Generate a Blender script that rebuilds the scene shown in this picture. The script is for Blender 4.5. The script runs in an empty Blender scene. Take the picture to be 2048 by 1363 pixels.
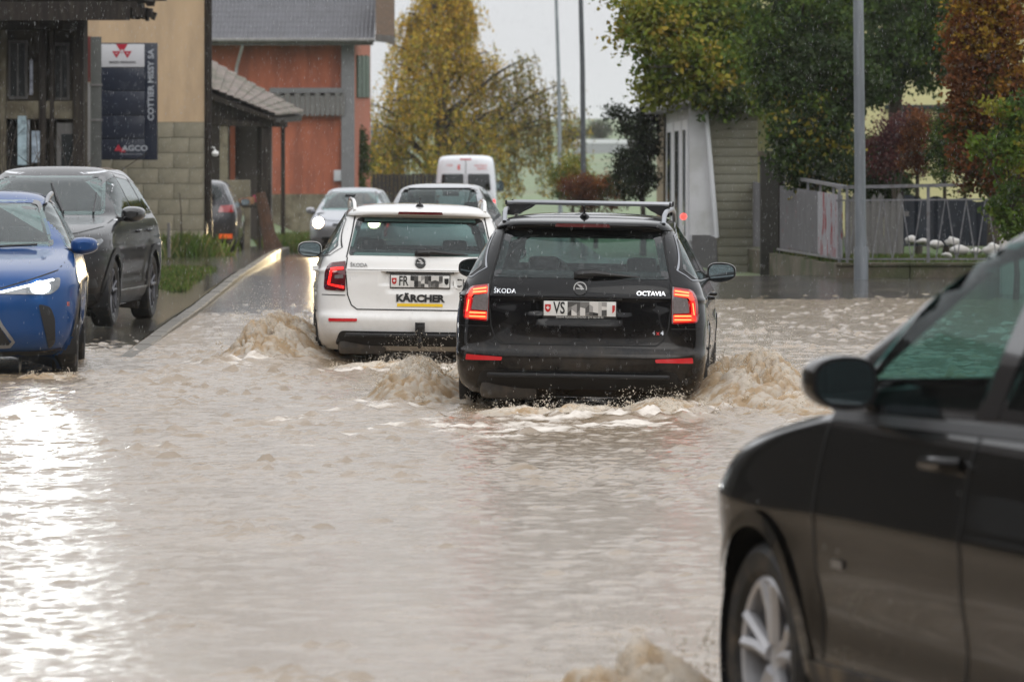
import bpy, bmesh, math, random
import numpy as np
from mathutils import Vector, Matrix
from mathutils.bvhtree import BVHTree
from mathutils.geometry import tessellate_polygon

sc = bpy.context.scene
COL = sc.collection
R = math.radians
FPX = 10000.0          # focal length in photograph pixels (2048 wide)
CAMH = 1.85            # eye height
HZ = 320.0             # horizon row

# ---------------------------------------------------------------- camera
cam = bpy.data.cameras.new('camera')
cam.sensor_fit = 'HORIZONTAL'; cam.sensor_width = 36.0
cam.lens = FPX * 36.0 / 2048.0
cam.shift_y = -(681.5 - HZ) / 2048.0
cam.clip_start = 0.5; cam.clip_end = 6000
cam.dof.use_dof = True; cam.dof.focus_distance = 37.0; cam.dof.aperture_fstop = 6.3
camo = bpy.data.objects.new('camera', cam); COL.objects.link(camo)
camo.location = (0, 0, CAMH); camo.rotation_euler = (R(90), 0, 0)
sc.camera = camo

# ---------------------------------------------------------------- sky, sun, exposure
SUN_EL, SUN_ROT = 38.0, 160.0
w = bpy.data.worlds.new('World'); sc.world = w; w.use_nodes = True
nt = w.node_tree; nt.nodes.clear()
def N(nt, t, **kw):
    n = nt.nodes.new(t)
    for k, v in kw.items():
        if k.startswith('i_'):
            n.inputs[int(k[2:]) if k[2:].isdigit() else k[2:].replace('_', ' ')].default_value = v
        else: setattr(n, k, v)
    return n
out = N(nt, 'ShaderNodeOutputWorld'); bg = N(nt, 'ShaderNodeBackground')
sky = N(nt, 'ShaderNodeTexSky', sky_type='NISHITA', sun_disc=False)
sky.sun_elevation = R(SUN_EL); sky.sun_rotation = R(SUN_ROT); sky.dust_density = 6.0; sky.air_density = 1.0; sky.ozone_density = 1.0
hs = N(nt, 'ShaderNodeHueSaturation'); hs.inputs['Saturation'].default_value = 0.18
nt.links.new(sky.outputs[0], hs.inputs['Color'])
# overcast cloud layer: even grey, brighter towards the zenith, with soft broad cloud texture
geo = N(nt, 'ShaderNodeNewGeometry'); sep = N(nt, 'ShaderNodeSeparateXYZ')
tc = N(nt, 'ShaderNodeTexCoord'); nt.links.new(tc.outputs['Generated'], sep.inputs[0])
mx = N(nt, 'ShaderNodeMath', operation='MAXIMUM'); mx.inputs[1].default_value = 0.0
nt.links.new(sep.outputs['Z'], mx.inputs[0])
ramp = N(nt, 'ShaderNodeMapRange'); ramp.inputs['To Min'].default_value = 7.3; ramp.inputs['To Max'].default_value = 18.0
nt.links.new(mx.outputs[0], ramp.inputs['Value'])
noi = N(nt, 'ShaderNodeTexNoise'); noi.inputs['Scale'].default_value = 2.2; noi.inputs['Detail'].default_value = 4
mpn = N(nt, 'ShaderNodeMapping'); mpn.inputs['Scale'].default_value = (1, 1, 3)
nt.links.new(tc.outputs['Generated'], mpn.inputs[0]); nt.links.new(mpn.outputs[0], noi.inputs['Vector'])
nr_ = N(nt, 'ShaderNodeMapRange'); nr_.inputs['From Min'].default_value = .3; nr_.inputs['From Max'].default_value = .7
nr_.inputs['To Min'].default_value = .93; nr_.inputs['To Max'].default_value = 1.05
nt.links.new(noi.outputs['Fac'], nr_.inputs['Value'])
ml = N(nt, 'ShaderNodeMath', operation='MULTIPLY'); nt.links.new(ramp.outputs[0], ml.inputs[0]); nt.links.new(nr_.outputs[0], ml.inputs[1])
cc = N(nt, 'ShaderNodeCombineColor')
for i, k in enumerate((0.985, 1.0, 1.03)):
    m_ = N(nt, 'ShaderNodeMath', operation='MULTIPLY'); m_.inputs[1].default_value = k
    nt.links.new(ml.outputs[0], m_.inputs[0]); nt.links.new(m_.outputs[0], cc.inputs[i])
mixw = N(nt, 'ShaderNodeMix', data_type='RGBA'); mixw.inputs[0].default_value = 0.9
nt.links.new(hs.outputs[0], mixw.inputs[6]); nt.links.new(cc.outputs[0], mixw.inputs[7])
nt.links.new(mixw.outputs[2], bg.inputs['Color']); bg.inputs['Strength'].default_value = 0.10
nt.links.new(bg.outputs[0], out.inputs['Surface'])

sun = bpy.data.lights.new('sun', 'SUN'); sun.energy = 0.6; sun.angle = R(40); sun.color = (1, .97, .93)
suno = bpy.data.objects.new('sun', sun); COL.objects.link(suno)
suno.rotation_euler = (R(90 - SUN_EL), 0, R(180 - SUN_ROT)); suno.location = (0, 0, 60)

vs = sc.view_settings
vs.view_transform = 'Standard'; vs.look = 'None'; vs.gamma = 1; vs.use_curve_mapping = False; vs.exposure = 0.16
sc.render.engine = 'CYCLES'
cy = sc.cycles
cy.use_denoising = True; cy.max_bounces = 8; cy.transparent_max_bounces = 12; cy.glossy_bounces = 4; cy.diffuse_bounces = 3
cy.transmission_bounces = 6; cy.volume_bounces = 2; cy.sample_clamp_indirect = 6; cy.caustics_reflective = False; cy.caustics_refractive = False
cy.sample_clamp_direct = 30

# ---------------------------------------------------------------- helpers
def P(px, py, Y):
    """point at depth Y that the photograph shows at (px, py)"""
    return Vector(((px - 1024) * Y / FPX, Y, CAMH - (py - HZ) * Y / FPX))
def PX(px, Y): return (px - 1024) * Y / FPX
def PZ(py, Y): return CAMH - (py - HZ) * Y / FPX

MATS = {}
def mat(name, col=(.5, .5, .5), rough=.5, metal=0., coat=0., spec=.5, var=0., vscale=6., bump=0., bscale=30., emit=None, es=0.,
        col2=None, mscale=3., mlo=.45, mhi=.6, attr=None, ior=1.45, stretch=None, coatr=.03):
    if name in MATS: return MATS[name]
    m = bpy.data.materials.new(name); m.use_nodes = True
    nt = m.node_tree; b = nt.nodes['Principled BSDF']
    b.inputs['Base Color'].default_value = (*col, 1); b.inputs['Roughness'].default_value = rough
    b.inputs['Metallic'].default_value = metal; b.inputs['Coat Weight'].default_value = coat; b.inputs['Coat Roughness'].default_value = coatr
    b.inputs['Specular IOR Level'].default_value = spec; b.inputs['IOR'].default_value = ior
    L = nt.links.new
    tc = N(nt, 'ShaderNodeTexCoord'); src = tc.outputs['Object']
    if stretch:
        mp = N(nt, 'ShaderNodeMapping'); mp.inputs['Scale'].default_value = stretch; L(src, mp.inputs[0]); src = mp.outputs[0]
    c = None
    if attr:
        a = N(nt, 'ShaderNodeAttribute', attribute_name=attr); c = a.outputs['Color']
    if col2:
        n = N(nt, 'ShaderNodeTexNoise'); n.inputs['Scale'].default_value = mscale; n.inputs['Detail'].default_value = 6; n.inputs['Roughness'].default_value = .65
        L(src, n.inputs['Vector'])
        r = N(nt, 'ShaderNodeMapRange'); r.inputs['From Min'].default_value = mlo; r.inputs['From Max'].default_value = mhi
        L(n.outputs['Fac'], r.inputs['Value'])
        mx = N(nt, 'ShaderNodeMix', data_type='RGBA'); L(r.outputs[0], mx.inputs[0])
        mx.inputs[6].default_value = (*col, 1); mx.inputs[7].default_value = (*col2, 1)
        if c: L(c, mx.inputs[6])
        c = mx.outputs[2]
    if var:
        n = N(nt, 'ShaderNodeTexNoise'); n.inputs['Scale'].default_value = vscale; n.inputs['Detail'].default_value = 5; n.inputs['Roughness'].default_value = .6
        L(src, n.inputs['Vector'])
        h = N(nt, 'ShaderNodeHueSaturation'); r = N(nt, 'ShaderNodeMapRange')
        r.inputs['From Min'].default_value = .25; r.inputs['From Max'].default_value = .75
        r.inputs['To Min'].default_value = 1 - var; r.inputs['To Max'].default_value = 1 + var
        L(n.outputs['Fac'], r.inputs['Value']); L(r.outputs[0], h.inputs['Value'])
        if c: L(c, h.inputs['Color'])
        else: h.inputs['Color'].default_value = (*col, 1)
        c = h.outputs[0]
        rr = N(nt, 'ShaderNodeMapRange'); rr.inputs['To Min'].default_value = max(.02, rough * .8); rr.inputs['To Max'].default_value = min(1, rough * 1.2)
        L(n.outputs['Fac'], rr.inputs['Value']); L(rr.outputs[0], b.inputs['Roughness'])
    if c: L(c, b.inputs['Base Color'])
    if bump:
        n = N(nt, 'ShaderNodeTexNoise'); n.inputs['Scale'].default_value = bscale; n.inputs['Detail'].default_value = 4
        L(src, n.inputs['Vector'])
        bp = N(nt, 'ShaderNodeBump'); bp.inputs['Strength'].default_value = bump; bp.inputs['Distance'].default_value = .02
        L(n.outputs['Fac'], bp.inputs['Height']); L(bp.outputs[0], b.inputs['Normal'])
    if emit:
        b.inputs['Emission Color'].default_value = (*emit, 1); b.inputs['Emission Strength'].default_value = es
    MATS[name] = m
    return m

def mesh_obj(name, verts, faces, m=None, parent=None, smooth=True, angle=40.0):
    me = bpy.data.meshes.new(name)
    me.from_pydata([tuple(v) for v in verts], [], faces)
    me.update()
    if smooth:
        me.shade_smooth()
        if angle < 179: me.set_sharp_from_angle(angle=R(angle))
    return obj(name, me, m, parent)
def obj(name, me, m=None, parent=None):
    o = bpy.data.objects.new(name, me); COL.objects.link(o)
    if m is not None:
        me.materials.clear(); me.materials.append(m)
    if parent is not None: o.parent = parent
    return o
def tag(o, label=None, cat=None, group=None, kind=None):
    if label: o['label'] = label
    if cat: o['category'] = cat
    if group: o['group'] = group
    if kind: o['kind'] = kind
    return o
def thing(name, label, cat, loc=(0, 0, 0), rz=0, group=None):
    o = bpy.data.objects.new(name, None); COL.objects.link(o); o.empty_display_size = .2
    o.location = loc; o.rotation_euler = (0, 0, rz)
    return tag(o, label, cat, group)

class MB:
    def __init__(s): s.v = []; s.f = []
    def add(s, vs, fs):
        n = len(s.v); s.v += [tuple(v) for v in vs]; s.f += [tuple(i + n for i in f) for f in fs]; return s
    def box(s, c, d, M=None, bev=0.):
        x, y, z = (k / 2 for k in d); c = Vector(c)
        if bev > 0 and min(x, y, z) > bev:
            bm = bmesh.new(); bmesh.ops.create_cube(bm, size=1.0)
            for v in bm.verts: v.co = Vector((v.co.x * d[0], v.co.y * d[1], v.co.z * d[2]))
            bmesh.ops.bevel(bm, geom=list(bm.edges), offset=bev, segments=2, affect='EDGES', profile=.6)
            bm.verts.index_update()
            vs = [(M @ v.co if M else v.co) + c for v in bm.verts]; fs = [[v.index for v in f.verts] for f in bm.faces]
            bm.free(); return s.add(vs, fs)
        vs = [Vector((i * x, j * y, k * z)) for i in (-1, 1) for j in (-1, 1) for k in (-1, 1)]
        if M: vs = [M @ v for v in vs]
        return s.add([v + c for v in vs], [(0, 1, 3, 2), (4, 6, 7, 5), (0, 4, 5, 1), (2, 3, 7, 6), (0, 2, 6, 4), (1, 5, 7, 3)])
    def b2(s, a, b, **k):
        a, b = Vector(a), Vector(b); return s.box((a + b) / 2, [abs(q) for q in (b - a)], **k)
    def tube(s, pts, r, n=8, cap=True):
        pts = [Vector(p) for p in pts]; rs = r if isinstance(r, (list, tuple)) else [r] * len(pts)
        vs = []; fs = []; up = None
        for i, p in enumerate(pts):
            t = (pts[min(i + 1, len(pts) - 1)] - pts[max(i - 1, 0)]).normalized()
            if up is None:
                up = Vector((0, 0, 1)) if abs(t.z) < .9 else Vector((1, 0, 0))
            a = t.cross(up).normalized(); b = t.cross(a).normalized(); up = -b if False else a.cross(t)
            for k in range(n):
                q = 2 * math.pi * k / n; vs.append(p + (a * math.cos(q) + b * math.sin(q)) * rs[i])
        for i in range(len(pts) - 1):
            for k in range(n):
                k2 = (k + 1) % n; fs.append((i * n + k, i * n + k2, (i + 1) * n + k2, (i + 1) * n + k))
        if cap: fs.append(tuple(range(n - 1, -1, -1))); fs.append(tuple((len(pts) - 1) * n + k for k in range(n)))
        return s.add(vs, fs)
    def bar(s, a, b, wx, wy):
        """square bar between two points"""
        a, b = Vector(a), Vector(b); d = b - a; q = d.to_track_quat('Z', 'X').to_matrix()
        return s.box((a + b) / 2, (wx, wy, d.length), q)
    def lathe(s, prof, axis='z', n=24, c=(0, 0, 0)):
        vs = []; fs = []; c = Vector(c)
        for (r, h) in prof:
            for k in range(n):
                q = 2 * math.pi * k / n; u, v = r * math.cos(q), r * math.sin(q)
                vs.append(c + (Vector((u, v, h)) if axis == 'z' else Vector((h, u, v)) if axis == 'x' else Vector((v, h, u))))
        for i in range(len(prof) - 1):
            for k in range(n):
                k2 = (k + 1) % n; fs.append((i * n + k, i * n + k2, (i + 1) * n + k2, (i + 1) * n + k))
        return s.add(vs, fs)
    def prism(s, poly, axis, a, b):
        """extrude a 2D polygon: axis y -> (x,z), x -> (y,z), z -> (x,y)"""
        def m(p, h): return {'y': (p[0], h, p[1]), 'x': (h, p[0], p[1]), 'z': (p[0], p[1], h)}[axis]
        n = len(poly); vs = [m(p, a) for p in poly] + [m(p, b) for p in poly]
        tri = tessellate_polygon([[Vector((p[0], p[1], 0)) for p in poly]])
        fs = [tuple(t) for t in tri] + [tuple(i + n for i in t[::-1]) for t in tri]
        fs += [(i, (i + 1) % n, (i + 1) % n + n, i + n) for i in range(n)]
        return s.add(vs, fs)
    def build(s, name, m=None, parent=None, smooth=True, angle=35.0, kind=None):
        o = mesh_obj(name, s.v, s.f, m, parent, smooth, angle)
        bm = bmesh.new(); bm.from_mesh(o.data); bmesh.ops.recalc_face_normals(bm, faces=bm.faces); bm.to_mesh(o.data); bm.free()
        if kind: o['kind'] = kind
        return o

def text_mesh(s, size, extrude=.002, align='CENTER', bold=0., sx=1.):
    cu = bpy.data.curves.new('lettering', 'FONT'); cu.body = s; cu.size = size; cu.extrude = extrude; cu.align_x = align; cu.align_y = 'CENTER'
    cu.offset = bold; cu.resolution_u = 3
    o = bpy.data.objects.new('tmp', cu); COL.objects.link(o)
    dg = bpy.context.evaluated_depsgraph_get(); dg.update()
    me = bpy.data.meshes.new_from_object(o.evaluated_get(dg))
    bpy.data.objects.remove(o); bpy.data.curves.remove(cu)
    if sx != 1.:
        for v in me.vertices: v.co.x *= sx
    return me
def text(s, size, m, parent, loc, rot=(R(90), 0, 0), **k):
    me = text_mesh(s, size, **k); o = obj('lettering', me, m, parent); o.location = loc; o.rotation_euler = rot
    return o

def pchip(xk, yk, x):
    xk = np.asarray(xk, float); yk = np.asarray(yk, float); h = np.diff(xk); d = np.diff(yk) / h
    m = np.zeros_like(yk)
    for i in range(1, len(xk) - 1):
        if d[i - 1] * d[i] > 0:
            w1 = 2 * h[i] + h[i - 1]; w2 = h[i] + 2 * h[i - 1]; m[i] = (w1 + w2) / (w1 / d[i - 1] + w2 / d[i])
    m[0] = d[0]; m[-1] = d[-1]
    i = np.clip(np.searchsorted(xk, x) - 1, 0, len(h) - 1); t = (x - xk[i]) / h[i]
    return (2*t**3 - 3*t**2 + 1) * yk[i] + (t**3 - 2*t**2 + t) * h[i] * m[i] + (-2*t**3 + 3*t**2) * yk[i+1] + (t**3 - t**2) * h[i] * m[i+1]

def inpoly(px, py, poly):
    c = np.zeros(len(px), bool); n = len(poly)
    for i in range(n):
        x1, y1 = poly[i]; x2, y2 = poly[i - 1]
        if y1 == y2: continue
        k = ((y1 > py) != (y2 > py)) & (px < (x2 - x1) * (py - y1) / (y2 - y1) + x1); c ^= k
    return c
def rnd(poly, r=.02, n=4):
    """round the corners of a polygon; r may be one number or one per corner"""
    out = []; L = len(poly); rs = r if isinstance(r, (list, tuple)) else [r] * L
    for i in range(L):
        p = Vector(poly[i]); a = Vector(poly[i - 1]) - p; b = Vector(poly[(i + 1) % L]) - p
        q = min(rs[i], a.length * .45, b.length * .45)
        if q < 1e-4: out.append(tuple(p)); continue
        A = p + a.normalized() * q; B = p + b.normalized() * q
        for k in range(n + 1):
            t = k / n; out.append(tuple(A * (1 - t) ** 2 + p * 2 * t * (1 - t) + B * t * t))
    return out
def inset(poly, d):
    """move every edge inwards by d (small d)"""
    L = len(poly); A = sum(poly[i - 1][0] * poly[i][1] - poly[i][0] * poly[i - 1][1] for i in range(L)); s = 1 if A > 0 else -1
    out = []
    for i in range(L):
        p = Vector(poly[i]); a = (p - Vector(poly[i - 1])); b = (Vector(poly[(i + 1) % L]) - p)
        if a.length < 1e-6 or b.length < 1e-6: out.append(tuple(p)); continue
        a.normalize(); b.normalize(); na = Vector((-a.y, a.x)) * s; nb = Vector((-b.y, b.x)) * s
        m = na + nb
        if m.length < .2: out.append(tuple(p)); continue
        m.normalize(); out.append(tuple(p + m * (d / max(.35, m.dot(na)))))
    return out
# ---------------------------------------------------------------- shared materials
def glass_mat(name, tint, gloss=1.0, rough=.02, film=.09):
    if name in MATS: return MATS[name]
    m = bpy.data.materials.new(name); m.use_nodes = True; nt = m.node_tree; nt.nodes.clear()
    o = N(nt, 'ShaderNodeOutputMaterial'); t = N(nt, 'ShaderNodeBsdfTransparent'); g = N(nt, 'ShaderNodeBsdfGlossy'); mx = N(nt, 'ShaderNodeMixShader')
    t.inputs['Color'].default_value = (*tint, 1); g.inputs['Roughness'].default_value = rough; g.inputs['Color'].default_value = (.9, .95, .95, 1)
    lw = N(nt, 'ShaderNodeLayerWeight'); lw.inputs['Blend'].default_value = .5; pw_ = N(nt, 'ShaderNodeMath', operation='POWER'); pw_.inputs[1].default_value = 5; nt.links.new(lw.outputs['Facing'], pw_.inputs[0])
    fr = N(nt, 'ShaderNodeMath', operation='MULTIPLY_ADD'); fr.inputs[1].default_value = .93; fr.inputs[2].default_value = .045; nt.links.new(pw_.outputs[0], fr.inputs[0])
    n = N(nt, 'ShaderNodeTexNoise'); n.inputs['Scale'].default_value = 70; n.inputs['Detail'].default_value = 5
    tc = N(nt, 'ShaderNodeTexCoord'); nt.links.new(tc.outputs['Object'], n.inputs['Vector'])
    bp = N(nt, 'ShaderNodeBump'); bp.inputs['Strength'].default_value = .05; bp.inputs['Distance'].default_value = .001
    nt.links.new(n.outputs['Fac'], bp.inputs['Height']); nt.links.new(bp.outputs[0], g.inputs['Normal']); nt.links.new(bp.outputs[0], lw.inputs['Normal'])
    ma = N(nt, 'ShaderNodeMath', operation='MULTIPLY'); ma.inputs[1].default_value = gloss
    nt.links.new(fr.outputs[0], ma.inputs[0]); nt.links.new(ma.outputs[0], mx.inputs[0])
    nt.links.new(t.outputs[0], mx.inputs[1]); nt.links.new(g.outputs[0], mx.inputs[2])
    # rain film: a thin scattering layer of droplets over the pane
    d = N(nt, 'ShaderNodeBsdfDiffuse'); d.inputs['Color'].default_value = (.55, .6, .6, 1)
    v = N(nt, 'ShaderNodeTexNoise'); v.inputs['Scale'].default_value = 45; v.inputs['Detail'].default_value = 6; v.inputs['Roughness'].default_value = .7
    nt.links.new(tc.outputs['Object'], v.inputs['Vector'])
    vr = N(nt, 'ShaderNodeMapRange'); vr.inputs['From Min'].default_value = .45; vr.inputs['From Max'].default_value = .75; vr.inputs['To Min'].default_value = .0; vr.inputs['To Max'].default_value = film
    nt.links.new(v.outputs['Fac'], vr.inputs['Value'])
    m2 = N(nt, 'ShaderNodeMixShader'); nt.links.new(vr.outputs[0], m2.inputs[0]); nt.links.new(mx.outputs[0], m2.inputs[1]); nt.links.new(d.outputs[0], m2.inputs[2])
    nt.links.new(m2.outputs[0], o.inputs['Surface'])
    MATS[name] = m; return m

def paint(name, col, metal=0., rough=.3, dirt=(.22, .17, .12), d0=.1, d1=.75, amt=.55):
    """wet car paint: clear coat, beads of rain, road dirt that thins out upwards"""
    if name in MATS: return MATS[name]
    m = bpy.data.materials.new(name); m.use_nodes = True; nt = m.node_tree; b = nt.nodes['Principled BSDF']; L = nt.links.new
    b.inputs['Metallic'].default_value = metal; b.inputs['Coat Weight'].default_value = .9; b.inputs['Specular IOR Level'].default_value = .04; b.inputs['Coat IOR'].default_value = 1.33; b.inputs['Coat Roughness'].default_value = .04
    tc = N(nt, 'ShaderNodeTexCoord'); sp = N(nt, 'ShaderNodeSeparateXYZ'); L(tc.outputs['Object'], sp.inputs[0])
    mr = N(nt, 'ShaderNodeMapRange'); mr.inputs['From Min'].default_value = d1; mr.inputs['From Max'].default_value = d0; L(sp.outputs['Z'], mr.inputs['Value'])
    n = N(nt, 'ShaderNodeTexNoise'); n.inputs['Scale'].default_value = 5; n.inputs['Detail'].default_value = 7; n.inputs['Roughness'].default_value = .7; L(tc.outputs['Object'], n.inputs['Vector'])
    nr = N(nt, 'ShaderNodeMapRange'); nr.inputs['From Min'].default_value = .35; nr.inputs['From Max'].default_value = .7; L(n.outputs['Fac'], nr.inputs['Value'])
    mu = N(nt, 'ShaderNodeMath', operation='MULTIPLY'); L(mr.outputs[0], mu.inputs[0]); L(nr.outputs[0], mu.inputs[1])
    mu2 = N(nt, 'ShaderNodeMath', operation='MULTIPLY'); L(mu.outputs[0], mu2.inputs[0]); mu2.inputs[1].default_value = amt
    mx = N(nt, 'ShaderNodeMix', data_type='RGBA'); L(mu2.outputs[0], mx.inputs[0]); mx.inputs[6].default_value = (*col, 1); mx.inputs[7].default_value = (*dirt, 1)
    L(mx.outputs[2], b.inputs['Base Color'])
    ro = N(nt, 'ShaderNodeMapRange'); ro.inputs['To Min'].default_value = rough; ro.inputs['To Max'].default_value = .75; L(mu2.outputs[0], ro.inputs['Value']); L(ro.outputs[0], b.inputs['Roughness'])
    cr = N(nt, 'ShaderNodeMapRange'); cr.inputs['To Min'].default_value = .04; cr.inputs['To Max'].default_value = .35; L(mu2.outputs[0], cr.inputs['Value']); L(cr.outputs[0], b.inputs['Coat Roughness'])
    v = N(nt, 'ShaderNodeTexVoronoi'); v.inputs['Scale'].default_value = 85; L(tc.outputs['Object'], v.inputs['Vector'])
    vr = N(nt, 'ShaderNodeMapRange'); vr.inputs['From Min'].default_value = .0; vr.inputs['From Max'].default_value = .35; vr.inputs['To Min'].default_value = 1; vr.inputs['To Max'].default_value = 0
    L(v.outputs['Distance'], vr.inputs['Value'])
    bp = N(nt, 'ShaderNodeBump'); bp.inputs['Strength'].default_value = .05; bp.inputs['Distance'].default_value = .0004; L(vr.outputs[0], bp.inputs['Height'])
    L(bp.outputs[0], b.inputs['Coat Normal'])
    MATS[name] = m; return m

BLACKP = mat('black_plastic', (.012, .012, .013), .42, var=.15, bump=.05, bscale=200)
RUBBER = mat('tyre_rubber', (.014, .014, .014), .6, var=.3, vscale=20, col2=(.10, .075, .05), mscale=9, mlo=.5, mhi=.85)
GAP = mat('panel_gap', (.004, .004, .004), .7)
TRIM = mat('interior_trim', (.02, .022, .023), .8, var=.2)
FRIT = mat('glass_frit', (.006, .007, .008), .06, coat=.6)
SEAT = mat('seat_fabric', (.018, .019, .021), .85, var=.2, vscale=12)
ALLOY = mat('alloy_rim', (.45, .45, .47), .28, metal=1., var=.15, vscale=8)
ALLOYD = mat('dark_alloy', (.09, .09, .1), .35, metal=.8, var=.2)
CHROME = mat('chrome', (.75, .76, .78), .12, metal=1.)
SILVER = mat('silver_anodised', (.30, .31, .33), .3, metal=.9)
MIRG = mat('mirror_glass', (.42, .5, .52), .03, metal=1.)
REDL = mat('red_lens', (.32, .004, .008), .12, coat=1.)
REDREF = mat('glowing_red_reflector', (.45, .008, .015), .15, coat=1., emit=(1, .02, .03), es=.10)  # no lamp: the reflector's gleam is put in as a faint glow
REDDK = mat('dark_red_lens', (.09, .004, .008), .1, coat=1.)
REDE = mat('tail_lamp_glow', (.5, .01, .01), .3, emit=(1, .014, .01), es=1.7)
REDE2 = mat('brake_lamp_glow', (.5, .05, .02), .3, emit=(1, .03, .012), es=1.7)
CLRL = mat('clear_lens', (.17, .15, .15), .1, coat=1., var=.2, vscale=60)
HEADE = mat('head_lamp_glow', (1, 1, 1), .3, emit=(1, 1, .95), es=45)
HEADW = mat('warm_head_lamp_glow', (1, 1, 1), .3, emit=(1, .76, .42), es=30)
DRL = mat('running_lamp_glow', (1, 1, 1), .3, emit=(.95, 1, 1), es=3.0)
LENSB = mat('headlamp_bowl', (.10, .11, .12), .12, coat=1., metal=.3, var=.3, vscale=30)
WHITEP = mat('plate_white', (.72, .72, .70), .4)
INK = mat('plate_black', (.01, .01, .01), .5)
GLASSR = glass_mat('tinted_rear_glass', (.28, .385, .375), .8)
GLASSC = glass_mat('clear_green_glass', (.60, .76, .73), 1.0)
GLASSN = glass_mat('near_green_glass', (.36, .56, .53), .38, film=.03)
GLASSD = glass_mat('dark_side_glass', (.16, .20, .20), 1.1)

# ---------------------------------------------------------------- car builder
def sellipse(wd, r, n, cnt):
    th = np.linspace(0, math.pi / 2, 260); s = np.sin(th) ** (2 / n) * wd; c = (1 - np.cos(th) ** (2 / n)) * r
    d = np.concatenate([[0], np.cumsum(np.hypot(np.diff(s), np.diff(c)))]); t = np.linspace(0, d[-1], cnt + 1)
    return np.interp(t, d, s), np.interp(t, d, c)
VIEW = {'rear': (lambda u, v: Vector((u, -6, v)), Vector((0, 1, 0))), 'front': (lambda u, v: Vector((u, 6, v)), Vector((0, -1, 0))),
        'left': (lambda u, v: Vector((-4, u, v)), Vector((1, 0, 0))), 'right': (lambda u, v: Vector((4, u, v)), Vector((-1, 0, 0))),
        'top': (lambda u, v: Vector((u, v, 5)), Vector((0, 0, -1)))}

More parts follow.
